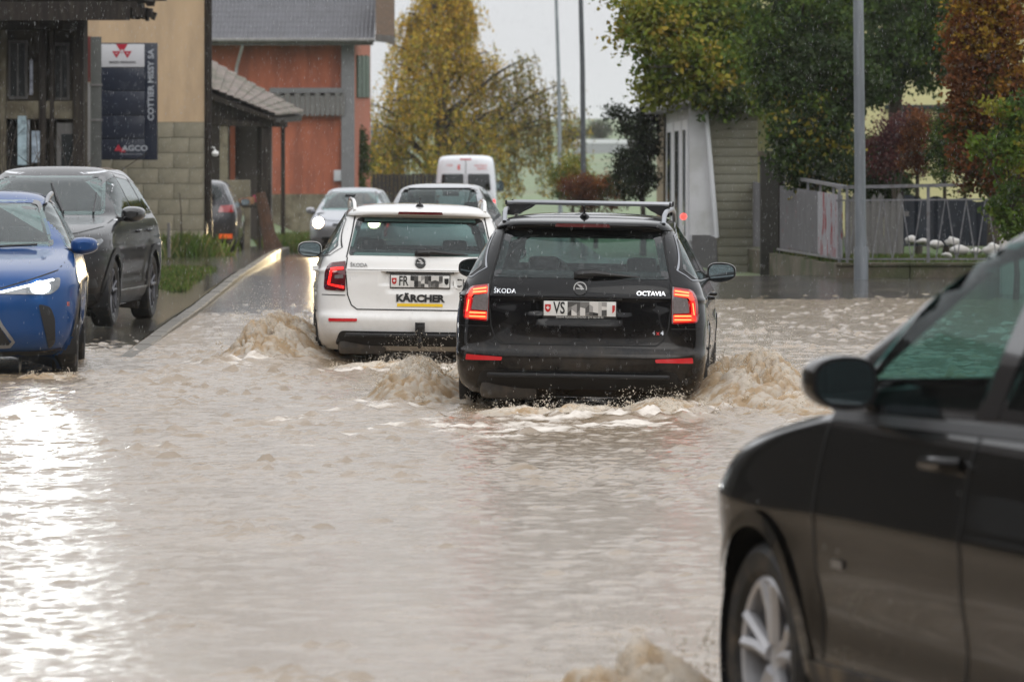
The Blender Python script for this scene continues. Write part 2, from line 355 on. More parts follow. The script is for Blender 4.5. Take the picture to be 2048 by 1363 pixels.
class Car:
    def __init__(s, name, label, cat, pmat, keys, axles, wheelR, wx, loc, rz, group=None, step=.032, deform=None, archR=None, roll=0, nr=36, ns=46, nf=36):
        s.root = thing(name, label, cat, loc, rz, group); s.root.rotation_euler = (0, roll, rz)
        s.pm = pmat; s.axles = axles; s.R = wheelR; s.wx = wx; s.archR = archR or wheelR + .05
        K = np.array(keys, float); zf = np.linspace(K[0, 0], K[-1, 0], 3000)
        C = [pchip(K[:, 0], K[:, i], zf) for i in range(K.shape[1])]
        d = np.sqrt(sum(np.diff(C[i]) ** 2 for i in (0, 1)) + np.maximum(np.abs(np.diff(C[2])), np.abs(np.diff(C[5]))) ** 2)
        cu = np.concatenate([[0], np.cumsum(d)]); nl = int(cu[-1] / step); zl = np.interp(np.linspace(0, cu[-1], nl), cu, zf)
        rings = []
        for z in zl:
            wd, yr, rr, n1, yf, fr, n2 = [float(np.interp(z, zf, C[i])) for i in range(1, 8)]
            ln = yf - yr; rr = min(rr, .47 * ln); fr = min(fr, .47 * ln)
            x1, y1 = sellipse(wd, rr, n1, nr); x2, y2 = sellipse(wd, fr, n2, nf)
            ys = np.linspace(yr + rr, yf - fr, ns + 1)
            x = np.concatenate([x1, np.full(ns - 1, wd), x2[::-1]]); y = np.concatenate([yr + y1, ys[1:-1], yf - y2[::-1]])
            X = np.concatenate([x, -x[-2:0:-1]]); Y = np.concatenate([y, y[-2:0:-1]])
            rings.append(np.stack([X, Y, np.full_like(X, z)], 1))
        V = np.array(rings); L, M, _ = V.shape; V = V.reshape(-1, 3)
        if deform: deform(V)
        F = [(i * M + k, i * M + (k + 1) % M, (i + 1) * M + (k + 1) % M, (i + 1) * M + k) for i in range(L - 1) for k in range(M)]
        top = len(V); V = np.vstack([V, V[(L - 1) * M:].mean(0), V[:M].mean(0)])
        F += [((L - 1) * M + k, (L - 1) * M + (k + 1) % M, top) for k in range(M)] + [((k + 1) % M, k, top + 1) for k in range(M)]
        s.V, s.F = V, F
        s.bvh = BVHTree.FromPolygons([Vector(v) for v in V], F)
        s.holes = []; s.wells = True
        s.body = None
    # --- ray helpers
    def hit(s, view, u, v):
        o, d = VIEW[view][0](u, v), VIEW[view][1]
        p, n, i, t = s.bvh.ray_cast(o, d)
        if p is None:
            q, n, i, t = s.bvh.find_nearest(o + d * (4.0 if view in ('rear', 'front') else 3.2)); p = Vector(q)
        return p, n
    def patch(s, name, poly, view, m, off=.004, thick=.006, parent=None, res=.06, kind=None, lift=None):
        bm = bmesh.new(); vs = [bm.verts.new((p[0], p[1], 0)) for p in poly]; f = bm.faces.new(vs)
        us = [p[0] for p in poly]; vv = [p[1] for p in poly]
        for a, lo, hi in ((0, min(us), max(us)), (1, min(vv), max(vv))):
            n = max(1, int((hi - lo) / res + .5)); no = Vector((1, 0, 0)) if a == 0 else Vector((0, 1, 0))
            for i in range(1, n):
                t = lo + (hi - lo) * i / n
                bmesh.ops.bisect_plane(bm, geom=list(bm.verts) + list(bm.edges) + list(bm.faces), plane_co=no * t, plane_no=no, dist=1e-5)
        bmesh.ops.triangulate(bm, faces=list(bm.faces))
        d = VIEW[view][1]
        for v in bm.verts:
            u0, v0 = v.co.x, v.co.y; p, n = s.hit(view, u0, v0); e = off + (lift(u0, v0) if lift else 0)
            v.co = p - d * e
        bm.normal_update()
        if sum((f.normal.dot(-d)) * f.calc_area() for f in bm.faces) < 0: bmesh.ops.reverse_faces(bm, faces=list(bm.faces))
        if thick:
            ed = [e for e in bm.edges if e.is_boundary]; r = bmesh.ops.extrude_edge_only(bm, edges=ed)
            for g in r['geom']:
                if isinstance(g, bmesh.types.BMVert): g.co += d * thick
        me = bpy.data.meshes.new(name); bm.to_mesh(me); bm.free(); me.shade_smooth(); me.set_sharp_from_angle(angle=R(45))
        o = obj(name, me, m, parent or s.root)
        if kind: o['kind'] = kind
        return o
    def strip(s, name, pts, view, m, wd=.008, off=.0035, parent=None, closed=False, step=.03):
        """thin band laid along a polyline on the body"""
        q = []; P_ = [Vector(p) for p in pts] + ([Vector(pts[0])] if closed else [])
        for a, b in zip(P_[:-1], P_[1:]):
            n = max(1, int((b - a).length / step)); q += [a.lerp(b, i / n) for i in range(n)]
        q.append(P_[-1]); vs = []; d = VIEW[view][1]
        for i, p in enumerate(q):
            t = (q[min(i + 1, len(q) - 1)] - q[max(i - 1, 0)])
            if t.length < 1e-7: t = Vector((1, 0))
            t.normalize(); nn = Vector((-t.y, t.x)) * wd / 2
            for sg in (1, -1):
                u = p + nn * sg; h, n = s.hit(view, u.x, u.y); vs.append(h - d * off)
        fs = [(2 * i, 2 * i + 1, 2 * i + 3, 2 * i + 2) for i in range(len(q) - 1)]
        o = mesh_obj(name, vs, fs, m, parent or s.root); return o
    def window(s, name, poly, view, m, frit=.03, off=.004, hole=True, parent=None):
        if hole: s.holes.append((view, inset(poly, max(.012, frit * .6))))
        w_ = s.patch(name, poly, view, m, off, .004, parent, res=.09)
        if frit:
            inn = inset(poly, frit); vs = []; fs = []; d = VIEW[view][1]; n = len(poly)
            for k in range(3):
                for a, b in zip(poly, inn):
                    t = k / 2; u = (a[0] * (1 - t) + b[0] * t, a[1] * (1 - t) + b[1] * t); h, _ = s.hit(view, *u); vs.append(h - d * (off + .002))
            for k in range(2):
                fs += [(k * n + i, k * n + (i + 1) % n, (k + 1) * n + (i + 1) % n, (k + 1) * n + i) for i in range(n)]
            mesh_obj('window_border', vs, fs, FRIT, w_)
        return w_
    def letters(s, st, size, u, v, view, m, off=.006, parent=None, **k):
        me = text_mesh(st, size, extrude=.002, **k); d = VIEW[view][1]
        sg = 1 if view in ('rear', 'right') else -1
        for q in me.vertices:
            h, _ = s.hit(view, u + sg * q.co.x, v + q.co.y); q.co = h - d * (off + q.co.z)
        return obj('lettering', me, m, parent or s.root)
    # --- finish the shell: cut wheel arches and windows
    def finish(s, lining=True, name='body'):
        V, F = s.V.copy(), s.F
        quads = np.array([f if len(f) == 4 else (*f, f[2]) for f in F]); cen = V[quads].mean(1)
        e1 = V[quads[:, 1]] - V[quads[:, 0]]; e2 = V[quads[:, 2]] - V[quads[:, 0]]; nm = np.cross(e1, e2)
        cc_ = V[:, :].mean(0)
        kill = np.zeros(len(F), bool); side = np.abs(V[:, 0]) > .5
        for ya in s.axles:
            dv = np.hypot(V[:, 1] - ya, V[:, 2] - s.R); ins = (dv < s.archR) & side
            k = ins[quads].all(1); kill |= k
            near = ins & ~np.isin(np.arange(len(V)), [])
            sc_ = np.where(near, s.archR / np.maximum(dv, 1e-4), 1)
            keep = np.zeros(len(V), bool); keep[np.unique(quads[~k])] = True
            mv = near & keep & (dv > s.archR * .55)
            V[mv, 1] = ya + (V[mv, 1] - ya) * sc_[mv]; V[mv, 2] = s.R + (V[mv, 2] - s.R) * sc_[mv]
        ln = np.linalg.norm(nm, axis=1) + 1e-9; nn = nm / ln[:, None]
        for view, poly in s.holes:
            d = VIEW[view][1]; ax = (0, 2) if view in ('rear', 'front') else (1, 2) if view in ('left', 'right') else (0, 1)
            fac = np.abs(nn @ np.array(d)) > .12; dd = np.array(d)
            sidef = ((cen - cc_) @ dd) < 0
            kill |= fac & sidef & inpoly(cen[:, ax[0]], cen[:, ax[1]], poly)
        keepF = [F[i] for i in range(len(F)) if not kill[i]]
        s.body = mesh_obj(name, V, keepF, s.pm, s.root, angle=60)
        bm = bmesh.new(); bm.from_mesh(s.body.data); bmesh.ops.delete(bm, geom=[v for v in bm.verts if not v.link_faces], context='VERTS')
        bmesh.ops.recalc_face_normals(bm, faces=list(bm.faces)); bm.to_mesh(s.body.data)
        if lining:
            bm.normal_update()
            sgn = 1
            c0 = Vector((0, 0, .7))
            tot = sum((f.calc_center_median() - c0).dot(f.normal) for f in bm.faces)
            if tot < 0: bmesh.ops.reverse_faces(bm, faces=list(bm.faces)); bm.to_mesh(s.body.data); bm.normal_update()
            for v in bm.verts: v.co -= v.normal * .022
            bmesh.ops.reverse_faces(bm, faces=list(bm.faces))
            me = bpy.data.meshes.new('interior_lining'); bm.to_mesh(me); obj('interior_lining', me, TRIM, s.root)
        bm.free()
        # wheel wells
        for ya in s.axles:
            for sx in (-1, 1):
                mb = MB(); n = 18; vs = []; rr = s.archR - .004
                xo = s.bvh_side(ya) - .02
                for k in range(n + 1):
                    q = math.pi * (-.12 + 1.24 * k / n); y = ya + rr * math.cos(q); z = s.R + rr * math.sin(q)
                    vs += [(sx * .42, y, z), (sx * xo, y, z)]
                mb.add(vs, [(2 * k, 2 * k + 1, 2 * k + 3, 2 * k + 2) for k in range(n)])
                mb.build('wheel_well', BLACKP, s.root)
                mb = MB(); mb.lathe([(.0, sx * .42), (rr, sx * .42)], 'x', 20, (0, ya, s.R)); mb.build('inner_well', BLACKP, s.root)
    def bvh_side(s, ya):
        h, _ = s.hit('right', ya, s.R + s.archR + .03); return h.x
    def wheels(s, rim=ALLOY, spokes=5, only=None, width=.21):
        proto = None; Rr = s.R
        for ya in s.axles:
            for sx in (-1, 1):
                if only and (ya, sx) not in only: continue
                if proto is None:
                    h = width / 2; r0 = Rr * .70
                    t = MB(); t.lathe([(r0, -h * .8), (r0 + .02, -h * .95), (Rr * .9, -h), (Rr * .97, -h * .85), (Rr, -h * .6), (Rr, h * .6), (Rr * .97, h * .85), (Rr * .9, h), (r0 + .02, h * .95), (r0, h * .8), (r0 - .01, h * .3)], 'x', 40)
                    k = t.build('wheel', RUBBER, s.root)
                    g = MB()
                    g.lathe([(r0, -h * .6), (r0, h * .78), (r0 - .012, h * .84), (r0 - .025, h * .78), (r0 - .03, h * .1)], 'x', 40)
                    g.lathe([(.0, h * .62), (.045, h * .6), (.06, h * .5), (.065, h * .1)], 'x', 20)
                    for j in range(spokes):
                        for e in ((-.13, .13) if spokes <= 6 else (0,)):
                            q = 2 * math.pi * j / spokes + .3; a0, a1 = q + e * .8, q + e * 1.5
                            wd = .024 if spokes <= 6 else .03
                            pts = []
                            for r_, a_, hx in ((.05, a0, .55), (r0 * .6, (a0 + a1) / 2, .62), (r0 - .015, a1, .74)):
                                pts.append((h * hx, r_ * math.cos(a_), r_ * math.sin(a_)))
                            g.tube(pts, [wd, wd * .85, wd * .9], 6)
                    rm = g.build('rim', rim, k)
                    dsc = MB(); dsc.lathe([(0, h * .0), (r0 * .8, h * .0)], 'x', 24); dsc.build('brake_disc', ALLOYD, k)
                    proto = k; o = k
                else:
                    o = proto.copy(); COL.objects.link(o); o.parent = s.root
                    for ch in proto.children:
                        c = ch.copy(); COL.objects.link(c); c.parent = o
                o.location = (sx * s.wx, ya, Rr); o.rotation_euler = (random.random() * 6 if sx > 0 else 0, 0, 0 if sx > 0 else math.pi)
    def mirror(s, sx, y, z, x, wd=.23, ht=.15, dp=.17, m=None, capm=None, foot=.10, skew=.0):
        """door mirror: shell open towards the rear, glass, foot"""
        secs = [(dp, .45), (dp * .9, .72), (dp * .65, .92), (dp * .35, 1.0), (0, 1.0), (-.012, .97)]
        n = 28; vs = []; fs = []
        for (dy, k) in secs:
            for i in range(n):
                q = 2 * math.pi * i / n; c, s_ = math.cos(q), math.sin(q); e = 2 / 3.0
                ux = abs(c) ** e * (1 if c > 0 else -1); uz = abs(s_) ** e * (1 if s_ > 0 else -1)
                taper = 1 - .28 * max(0, ux) * (1 if uz < 0 else .35)
                vs.append((sx * (wd / 2 + ux * wd / 2 * k), dy - .03 * (ux > 0) * ux, uz * ht / 2 * k * taper + skew * ux))
        L = len(secs)
        for i in range(L - 1): fs += [(i * n + k, i * n + (k + 1) % n, (i + 1) * n + (k + 1) % n, (i + 1) * n + k) for k in range(n)]
        fs.append(tuple(range(n)))
        mb = MB(); mb.add(vs, fs); o = mb.build('door_mirror', m or s.pm, s.root, angle=50); o.location = (sx * x, y, z)
        last = vs[-n:]; cx = sum(v[0] for v in last) / n; cz = sum(v[2] for v in last) / n
        g = MB(); g.add([(cx + (v[0] - cx) * .99, v[1] - .0005, cz + (v[2] - cz) * .99) for v in last], [tuple(range(n))]); g.build('mirror_rim', BLACKP, o)
        g = MB(); g.add([(cx + (v[0] - cx) * .88, v[1] - .003, cz + (v[2] - cz) * .86) for v in last], [tuple(range(n))]); g.build('mirror_glass', MIRG, o)
        f = MB(); f.add([(-sx * foot, .02, -ht * .42), (-sx * foot, .11, -ht * .42), (-sx * foot, .11, -ht * .10), (-sx * foot, .02, -ht * .10),
                         (sx * wd * .3, .01, -ht * .42), (sx * wd * .3, .10, -ht * .42), (sx * wd * .3, .10, -ht * .2), (sx * wd * .3, .01, -ht * .2)],
                        [(0, 1, 2, 3), (4, 7, 6, 5), (0, 4, 5, 1), (1, 5, 6, 2), (2, 6, 7, 3), (3, 7, 4, 0)]); f.build('mirror_foot', BLACKP, o)
        return o
    def seats(s, yf, yb, z=.38, front=True, x=.37):
        def seat(name, cx, cy, wd, h, heads):
            mb = MB(); mb.box((cx, cy + .25, z), (wd, .5, .14), bev=.04)
            mb.box((cx, cy - .06, z + h / 2), (wd, .14, h), Matrix.Rotation(R(12), 3, 'X'), bev=.05)
            o = mb.build(name, SEAT, s.root)
            for hx in heads:
                q = MB(); q.box((hx, cy - .15, z + h + .06), (.23, .11, .16), bev=.04); q.tube([(hx - .06, cy - .13, z + h - .06), (hx - .06, cy - .15, z + h + .05)], .008, 5); q.tube([(hx + .06, cy - .13, z + h - .06), (hx + .06, cy - .15, z + h + .05)], .008, 5)
                q.build('headrest', SEAT, o)
        if front:
            for sx in (-1, 1): seat('seat', sx * x, yf, .46, .60, [sx * x])
        if yb is not None: seat('rear_seat', 0, yb, 1.3, .48, [-.42, .42])
        mb = MB(); mb.box((0, yf + .95, .78), (1.45, .4, .3), bev=.08); mb.build('dashboard', TRIM, s.root)
        mb = MB()
        pts = [(-x + .17 * math.cos(q), yf + .68 + .05 * math.sin(q), .92 + .17 * math.sin(q)) for q in np.linspace(0, 2 * math.pi, 17)]
        mb.tube(pts, .014, 6, cap=False); mb.build('steering_wheel', TRIM, s.root)
        mb = MB(); mb.box((0, 0, .28), (1.5, 3.0, .05)); mb.build('cabin_floor', TRIM, s.root)
        mb = MB(); mb.box((.0, yf + .72, 1.30), (.24, .03, .07), bev=.012); mb.build('interior_mirror', TRIM, s.root)

def mirx(p): return [(-a, b) for a, b in p][::-1]
# ---------------------------------------------------------------- the two estate cars seen from behind
#        z     w    yr   rr   nr   yf   fr   nf
WAGON = [(.17, .80, -2.16, .45, 3.2, 2.16, .7, 2.6), (.24, .865, -2.26, .42, 3.3, 2.27, .7, 2.6), (.34, .888, -2.315, .40, 3.4, 2.32, .7, 2.6), (.45, .898, -2.33, .40, 3.4, 2.33, .7, 2.6),
         (.475, .899, -2.328, .40, 3.4, 2.33, .7, 2.6), (.50, .90, -2.29, .40, 3.4, 2.33, .7, 2.6), (.55, .902, -2.275, .40, 3.4, 2.32, .7, 2.6), (.66, .903, -2.262, .41, 3.3, 2.29, .7, 2.6), (.76, .896, -2.255, .42, 3.2, 2.12, .7, 2.5),
         (.84, .886, -2.25, .43, 3.1, 1.78, .65, 2.5), (.872, .880, -2.252, .44, 3.1, 1.60, .6, 2.5), (.90, .872, -2.235, .45, 3.1, 1.43, .55, 2.5), (.95, .855, -2.215, .46, 3.1, 1.18, .5, 2.5), (1.0, .832, -2.185, .46, 3.1, .98, .45, 2.6), (1.1, .782, -2.115, .46, 3.2, .72, .42, 2.8),
         (1.2, .730, -2.035, .45, 3.3, .47, .4, 2.9), (1.3, .675, -1.95, .44, 3.4, .22, .4, 2.9), (1.345, .648, -1.915, .43, 3.4, .10, .4, 2.9), (1.355, .643, -1.99, .44, 3.2, .07, .4, 2.9), (1.385, .62, -2.01, .44, 3.0, .0, .4, 2.9), (1.405, .595, -1.985, .42, 3.0, -.06, .38, 2.8),
         (1.425, .55, -1.85, .4, 2.8, -.12, .35, 2.7), (1.442, .45, -1.62, .35, 2.6, -.2, .3, 2.6), (1.452, .3, -1.35, .3, 2.5, -.3, .25, 2.5), (1.457, .1, -1.1, .2, 2.3, -.42, .15, 2.3), (1.458, .03, -1.0, .1, 2.1, -.5, .1, 2.1)]
def wagon_deform(V):
    # number plate recess and lower tailgate hollow
    x, y, z = V[:, 0], V[:, 1], V[:, 2]
    rear = y < -1.9
    rec = rear & (np.abs(x) < .335 - .05 * (z < .75)) & (z > .70) & (z < .868)
    V[rec, 1] += .028
    # flared arches
    for ya in (-1.28, 1.40):
        g = np.exp(-((y - ya) / .36) ** 2) * np.exp(-((z - .55) / .22) ** 2) * (np.abs(x) > .6)
        V[:, 0] += np.sign(x) * g * .014
    # shoulder crease along the flank
    g = np.exp(-((z - .86) / .018) ** 2) * (np.abs(x) > .7); V[:, 0] += np.sign(x) * g * .008
    g = np.exp(-((z - .70) / .06) ** 2) * (np.abs(x) > .8) * (y > -1.9); V[:, 0] -= np.sign(x) * g * .012

def shield(mb, cx, cz, w_, h_, y):
    mb.prism([(cx - w_ / 2, cz + h_ / 2), (cx - w_ / 2, cz - h_ * .1), (cx - w_ * .3, cz - h_ * .38), (cx, cz - h_ / 2), (cx + w_ * .3, cz - h_ * .38), (cx + w_ / 2, cz - h_ * .1), (cx + w_ / 2, cz + h_ / 2)], 'y', y, y - .002)
PRED = mat('shield_red', (.5, .02, .02), .4); MOSA = [mat('print_grey_%d' % i, (g, g * .97, g * .93), .5) for i, g in enumerate((.02, .07, .16, .3, .45, .6))]

def plate(c, y, zc, s1, right, dealer):
    o = MB().box((0, y, zc), (.53, .012, .125), bev=.004).build('number_plate', BLACKP if dealer else BLACKP, c.root)
    zz = zc + (.008 if dealer else 0)
    MB().box((0, y - .008, zz), (.515, .006, .105), bev=.002).build('plate_face', WHITEP, o)
    yy = y - .0115
    mb = MB(); shield(mb, -.228, zz, .042, .056, yy); mb.build('shield', PRED, o)
    mb = MB(); mb.box((-.228, yy - .003, zz + .004), (.024, .003, .008)); mb.box((-.228, yy - .0034, zz + .004), (.008, .003, .024)); mb.build('cross', WHITEP, o)
    text(s1, .118, INK, o, (-.147, yy - .001, zz), sx=.66, bold=.002)
    mb = MB(); shield(mb, .232, zz, .038, .056, yy); mb.build('shield', WHITEP if right == 'vs' else INK, o)
    if right == 'vs':
        mb = MB(); mb.prism([(.232, zz + .028), (.251, zz + .028), (.251, zz - .006), (.243, zz - .02), (.232, zz - .028)], 'y', yy - .003, yy - .0045); mb.build('shield_half', PRED, o)
    rr = random.Random(7 if dealer else 11)
    # blurred-out number: facets of grey print
    cols = 9; xs = [-.085 + i * .031 + rr.uniform(-.007, .007) for i in range(cols + 1)]
    bands = {k: MB() for k in range(6)}
    for i in range(cols):
        h = [zz + .05, zz + rr.uniform(.005, .035), zz + rr.uniform(-.035, -.005), zz - .05]; h2 = [zz + .05, zz + rr.uniform(.0, .035), zz + rr.uniform(-.035, -.0), zz - .05]
        if i > 0: h = prev
        prev = h2
        for k in range(3):
            q = rr.choice((0, 1, 1, 2, 3, 4, 5, 5)); bands[q].prism([(xs[i], h[k]), (xs[i], h[k + 1]), (xs[i + 1], h2[k + 1]), (xs[i + 1], h2[k])], 'y', yy - .001, yy - .0022)
    for k, b in bands.items():
        if b.v: b.build('print_facets', MOSA[k], o, smooth=False, kind='stuff')
    if dealer: text('Seeland Automobile Murten  079 263 40 40', .019, WHITEP, o, (0, y - .0075, zc - .053), extrude=.0005)

def emblem(c, u, v, r, m1, m2):
    """round badge with a winged arrow"""
    c.patch('badge', [(u + r * math.cos(q), v + r * math.sin(q)) for q in np.linspace(0, 2 * math.pi, 25)[:-1]], 'rear', m2, .008, .01, res=.1)
    b = c.root.children[-1] if False else [o for o in c.root.children if o.name.startswith('badge')][-1]
    p, _ = c.hit('rear', u, v); y = p.y - .010
    mb = MB()
    ring = [(u + r * math.cos(q), v + r * math.sin(q)) for q in np.linspace(0, 2 * math.pi, 29)[:-1]]; ri = [(u + (a - u) * .86, v + (b_ - v) * .86) for a, b_ in ring]; n = len(ring)
    mb.add([(a, y - .002, z) for a, z in ring] + [(a, y - .002, z) for a, z in ri], [(i, (i + 1) % n, n + (i + 1) % n, n + i) for i in range(n)])
    def q(pts): mb.add([(u + a * r, y - .002, v + z * r) for a, z in pts], [tuple(range(len(pts)))])
    q([(-.62, -.12), (.15, -.12), (.0, -.34), (.36, -.34), (.62, -.02), (.30, .02), (-.62, .06)])           # arrow
    for k in range(4): q([(-.5 + .17 * k, .62 - .04 * k), (-.40 + .17 * k, .66 - .05 * k), (.16 + .10 * k, .05), (.06 + .10 * k, .05)])   # feathers
    q([(-.5, -.42), (.45, -.42), (.3, -.52), (-.36, -.52)])
    mb.build('winged_arrow', m1, b, smooth=False)

def wagon(label, pm, loc, rz, roll, black):
    c = Car('station_wagon', label, 'car', pm, WAGON, (-1.28, 1.40), .318, .80, loc, rz, 'estate cars of the same model', deform=wagon_deform, roll=roll)
    # --- glass
    rw = c.window('rear_window', rnd([(-.632, 1.005), (.632, 1.005), (.555, 1.338), (-.555, 1.338)], [.03, .03, .05, .05]), 'rear', GLASSR, .05)
    c.window('windscreen', rnd([(-.66, 1.02), (.66, 1.02), (.52, 1.34), (-.52, 1.34)], .05), 'front', GLASSC, .03)
    for sd in ('left', 'right'):
        c.window('side_window', rnd([(-.40, .985), (.62, .96), (.14, 1.345), (-.40, 1.365)], [.02, .04, .1, .02]), sd, GLASSC, .02)
        c.window('side_window', rnd([(-.50, .988), (-.50, 1.365), (-1.15, 1.345), (-1.32, .995)], .03), sd, GLASSR, .02)
        c.window('quarter_window', rnd([(-1.40, 1.0), (-1.24, 1.34), (-1.70, 1.29), (-1.98, 1.075), (-1.93, 1.01)], .03), sd, GLASSR, .02, hole=False)
        c.strip('window_trim', [(.66, .955), (-1.36, .985), (-1.98, 1.0), (-2.02, 1.07), (-1.72, 1.315), (-1.2, 1.368), (-.4, 1.39), (.12, 1.37)], sd, SILVER if black else BLACKP, .009, .006)
        for y0, y1 in ((.05, -.12), (-.98, -1.15)):
            h, _ = c.hit(sd, y1, .84); mb = MB(); sg = 1 if sd == 'right' else -1
            mb.tube([(h.x - sg * .005, y0, .845), (h.x + sg * .035, y0 - .02, .848), (h.x + sg * .038, y1 + .02, .852), (h.x - sg * .005, y1, .855)], .014, 8); mb.build('door_handle', pm, c.root)
        c.strip('door_gap', [(-.45, .98), (-.45, .55), (-.40, .28)], sd, GAP, .009); c.strip('door_gap', [(-1.38, .99), (-1.22, .75), (-.98, .58), (-.92, .28)], sd, GAP, .009); c.strip('door_gap', [(.72, .95), (.82, .7), (.80, .3)], sd, GAP, .009)
        c.strip('sill_trim', [(-.92, .25), (1.0, .25)], sd, BLACKP, .08, .006)
    # --- tailgate lines
    tg = [(-.64, .985), (-.655, .87), (-.635, .66), (-.60, .57), (-.55, .535), (.55, .535), (.60, .57), (.635, .66), (.655, .87), (.64, .985)]
    c.strip('tailgate_gap', tg, 'rear', GAP, .010, .004)
    for sx in (-1, 1): c.strip('tailgate_gap', [(sx * .648, .985), (sx * .60, 1.2), (sx * .575, 1.345)], 'rear', GAP, .012, .004)
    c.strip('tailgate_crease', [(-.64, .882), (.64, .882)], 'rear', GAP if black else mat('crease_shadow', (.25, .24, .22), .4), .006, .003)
    c.strip('bumper_gap', [(-.86, .655), (-.655, .655)], 'rear', GAP, .007, .004); c.strip('bumper_gap', [(.655, .655), (.86, .655)], 'rear', GAP, .007, .004)
    MB().box((0, c.hit('rear', 0, .858)[0].y - .004, .866), (.60, .03, .022), bev=.006).build('plate_lamp_bar', BLACKP, c.root)
    # --- lamps
    for sx in (-1, 1):
        f = (lambda p: p) if sx > 0 else mirx
        outer = rnd([(.655, .955), (.655, .69), (.845, .70), (.838, .86), (.80, .935)], [.01, .02, .03, .05, .04])
        lamp = c.patch('tail_lamp', f(outer), 'rear', REDDK if not black else REDL, .012, .03)
        cs = [[(.67, .925), (.785, .912), (.815, .86), (.828, .715), (.67, .705), (.67, .735), (.795, .742), (.785, .85), (.765, .885), (.67, .897)]]
        if black:
            c.patch('lamp_strip', f(rnd([(.668, .938), (.79, .918), (.815, .862), (.785, .855), (.77, .878), (.668, .893)], .008)), 'rear', REDE2, .018, .006, lamp)
            c.patch('lamp_strip', f(rnd([(.789, .85), (.817, .855), (.829, .71), (.80, .745)], .006)), 'rear', REDE, .018, .006, lamp)
            c.patch('lamp_strip', f(rnd([(.668, .755), (.795, .758), (.826, .712), (.668, .703)], .008)), 'rear', REDE2, .018, .006, lamp)
            for a in (.915, .733): c.strip('lamp_divider', [(sx * .67, a), (sx * .79, a - .006 * (a > .8))], 'rear', REDL, .007, .022, lamp)
            HOT = mat('lamp_core_glow', (.6, .1, .05), .3, emit=(1, .20, .06), es=3.2)
            for za, zb_ in ((.927, .912), (.903, .893)): c.strip('lamp_core', [(sx * .675, za), (sx * .775, zb_)], 'rear', HOT, .009, .0255, lamp)
            for za in (.748, .722): c.strip('lamp_core', [(sx * .675, za), (sx * .795, za)], 'rear', HOT, .009, .0255, lamp)
            c.strip('lamp_core', [(sx * .803, .84), (sx * .815, .755)], 'rear', HOT, .007, .0255, lamp)
            c.patch('reversing_lens', f(rnd([(.668, .885), (.765, .872), (.782, .77), (.668, .765)], .012)), 'rear', CLRL, .017, .005, lamp)
            c.strip('lens_rim', [(sx * .662, .955), (sx * .662, .695)], 'rear', CLRL, .01, .016, lamp)
        else:
            c.patch('lamp_strip', f(rnd([(.675, .905), (.785, .893), (.79, .872), (.675, .88)], .006)), 'rear', REDE, .018, .006, lamp)
            c.patch('lamp_strip', f(rnd([(.772, .87), (.79, .872), (.815, .745), (.79, .752)], .004)), 'rear', REDE, .018, .006, lamp)
            c.patch('lamp_strip', f(rnd([(.668, .735), (.79, .752), (.812, .742), (.668, .712)], .006)), 'rear', REDE, .018, .006, lamp)
            c.patch('reversing_lens', f(rnd([(.675, .835), (.75, .83), (.752, .80), (.675, .803)], .006)), 'rear', CLRL, .017, .005, lamp)
        c.patch('bumper_reflector', f(rnd([(.545, .440), (.55, .415), (.815, .412), (.81, .452)] if black else [(.55, .455), (.55, .43), (.80, .425), (.80, .452)], .008)), 'rear', REDREF, .010, .012)
        # rear side marker under the lamp is part of the flank; roof rail
        mb = MB(); mb.tube([(sx * .575, -1.80, 1.395), (sx * .578, -1.72, 1.455), (sx * .585, -1.5, 1.482), (sx * .60, -.6, 1.492), (sx * .60, .0, 1.465), (sx * .60, .12, 1.40)], [.016, .018, .017, .017, .018, .014], 10)
        mb.build('roof_rail', SILVER if black else pm, c.root)
    c.patch('high_brake_lamp', rnd([(-.20, 1.368), (.20, 1.368), (.19, 1.392), (-.19, 1.392)], .008), 'rear', REDDK, .006, .01)
    # --- bumper base, tow gear, exhaust
    c.patch('bumper_valance', rnd([(-.74, .215), (.74, .215), (.70, .345), (-.70, .345)], .04), 'rear', BLACKP, .012, .02)
    mb = MB(); mb.box((0, -2.345, .315), (1.30, .05, .03), bev=.012); mb.build('bumper_lip', BLACKP, c.root)
    mb = MB(); mb.box((0, -1.75, .22), (1.3, .6, .14), bev=.04); mb.box((-.5, -2.12, .2), (.42, .22, .13), bev=.05); mb.build('silencer', mat('muddy_metal', (.03, .026, .022), .6, var=.4, col2=(.07, .055, .04)), c.root)
    mb = MB(); mb.tube([(-.75, -1.28, .3), (.75, -1.28, .3)], .05); mb.build('rear_axle', BLACKP, c.root)
    if not black:
        mb = MB(); mb.tube([(.0, -2.0, .22), (.0, -2.36, .22), (.0, -2.43, .26), (.0, -2.43, .35)], .018, 8); mb.tube([(0, -2.43, .34), (0, -2.43, .365), (0, -2.43, .40), (0, -2.43, .415)], [.02, .034, .034, .015], 10)
        mb.build('tow_bar', BLACKP, c.root)
        mb = MB(); mb.tube([(.0, -2.415, .33), (.0, -2.412, .43)], .045, 10); mb.build('tow_ball_cover', BLACKP, c.root)
    # --- rear wiper
    h = c.hit('rear', 0, 1.03)[0]
    mb = MB(); mb.tube([(-.02, h.y - .02, 1.035), (.10, h.y - .03, 1.045), (.24, h.y - .022, 1.032), (.42, h.y + .015, 1.018)], [.03, .026, .014, .007], 8); mb.box((.02, h.y - .02, 1.03), (.14, .03, .05), bev=.012); mb.build('wiper', BLACKP, rw)
    # --- aerial
    mb = MB(); mb.tube([(0, -1.72, 1.425), (0, -1.73, 1.445), (0, -1.76, 1.46)], [.045, .03, .012], 10); mb.tube([(0, -1.745, 1.455), (0, -1.80, 1.52)], .006, 6); mb.build('aerial', BLACKP, c.root)
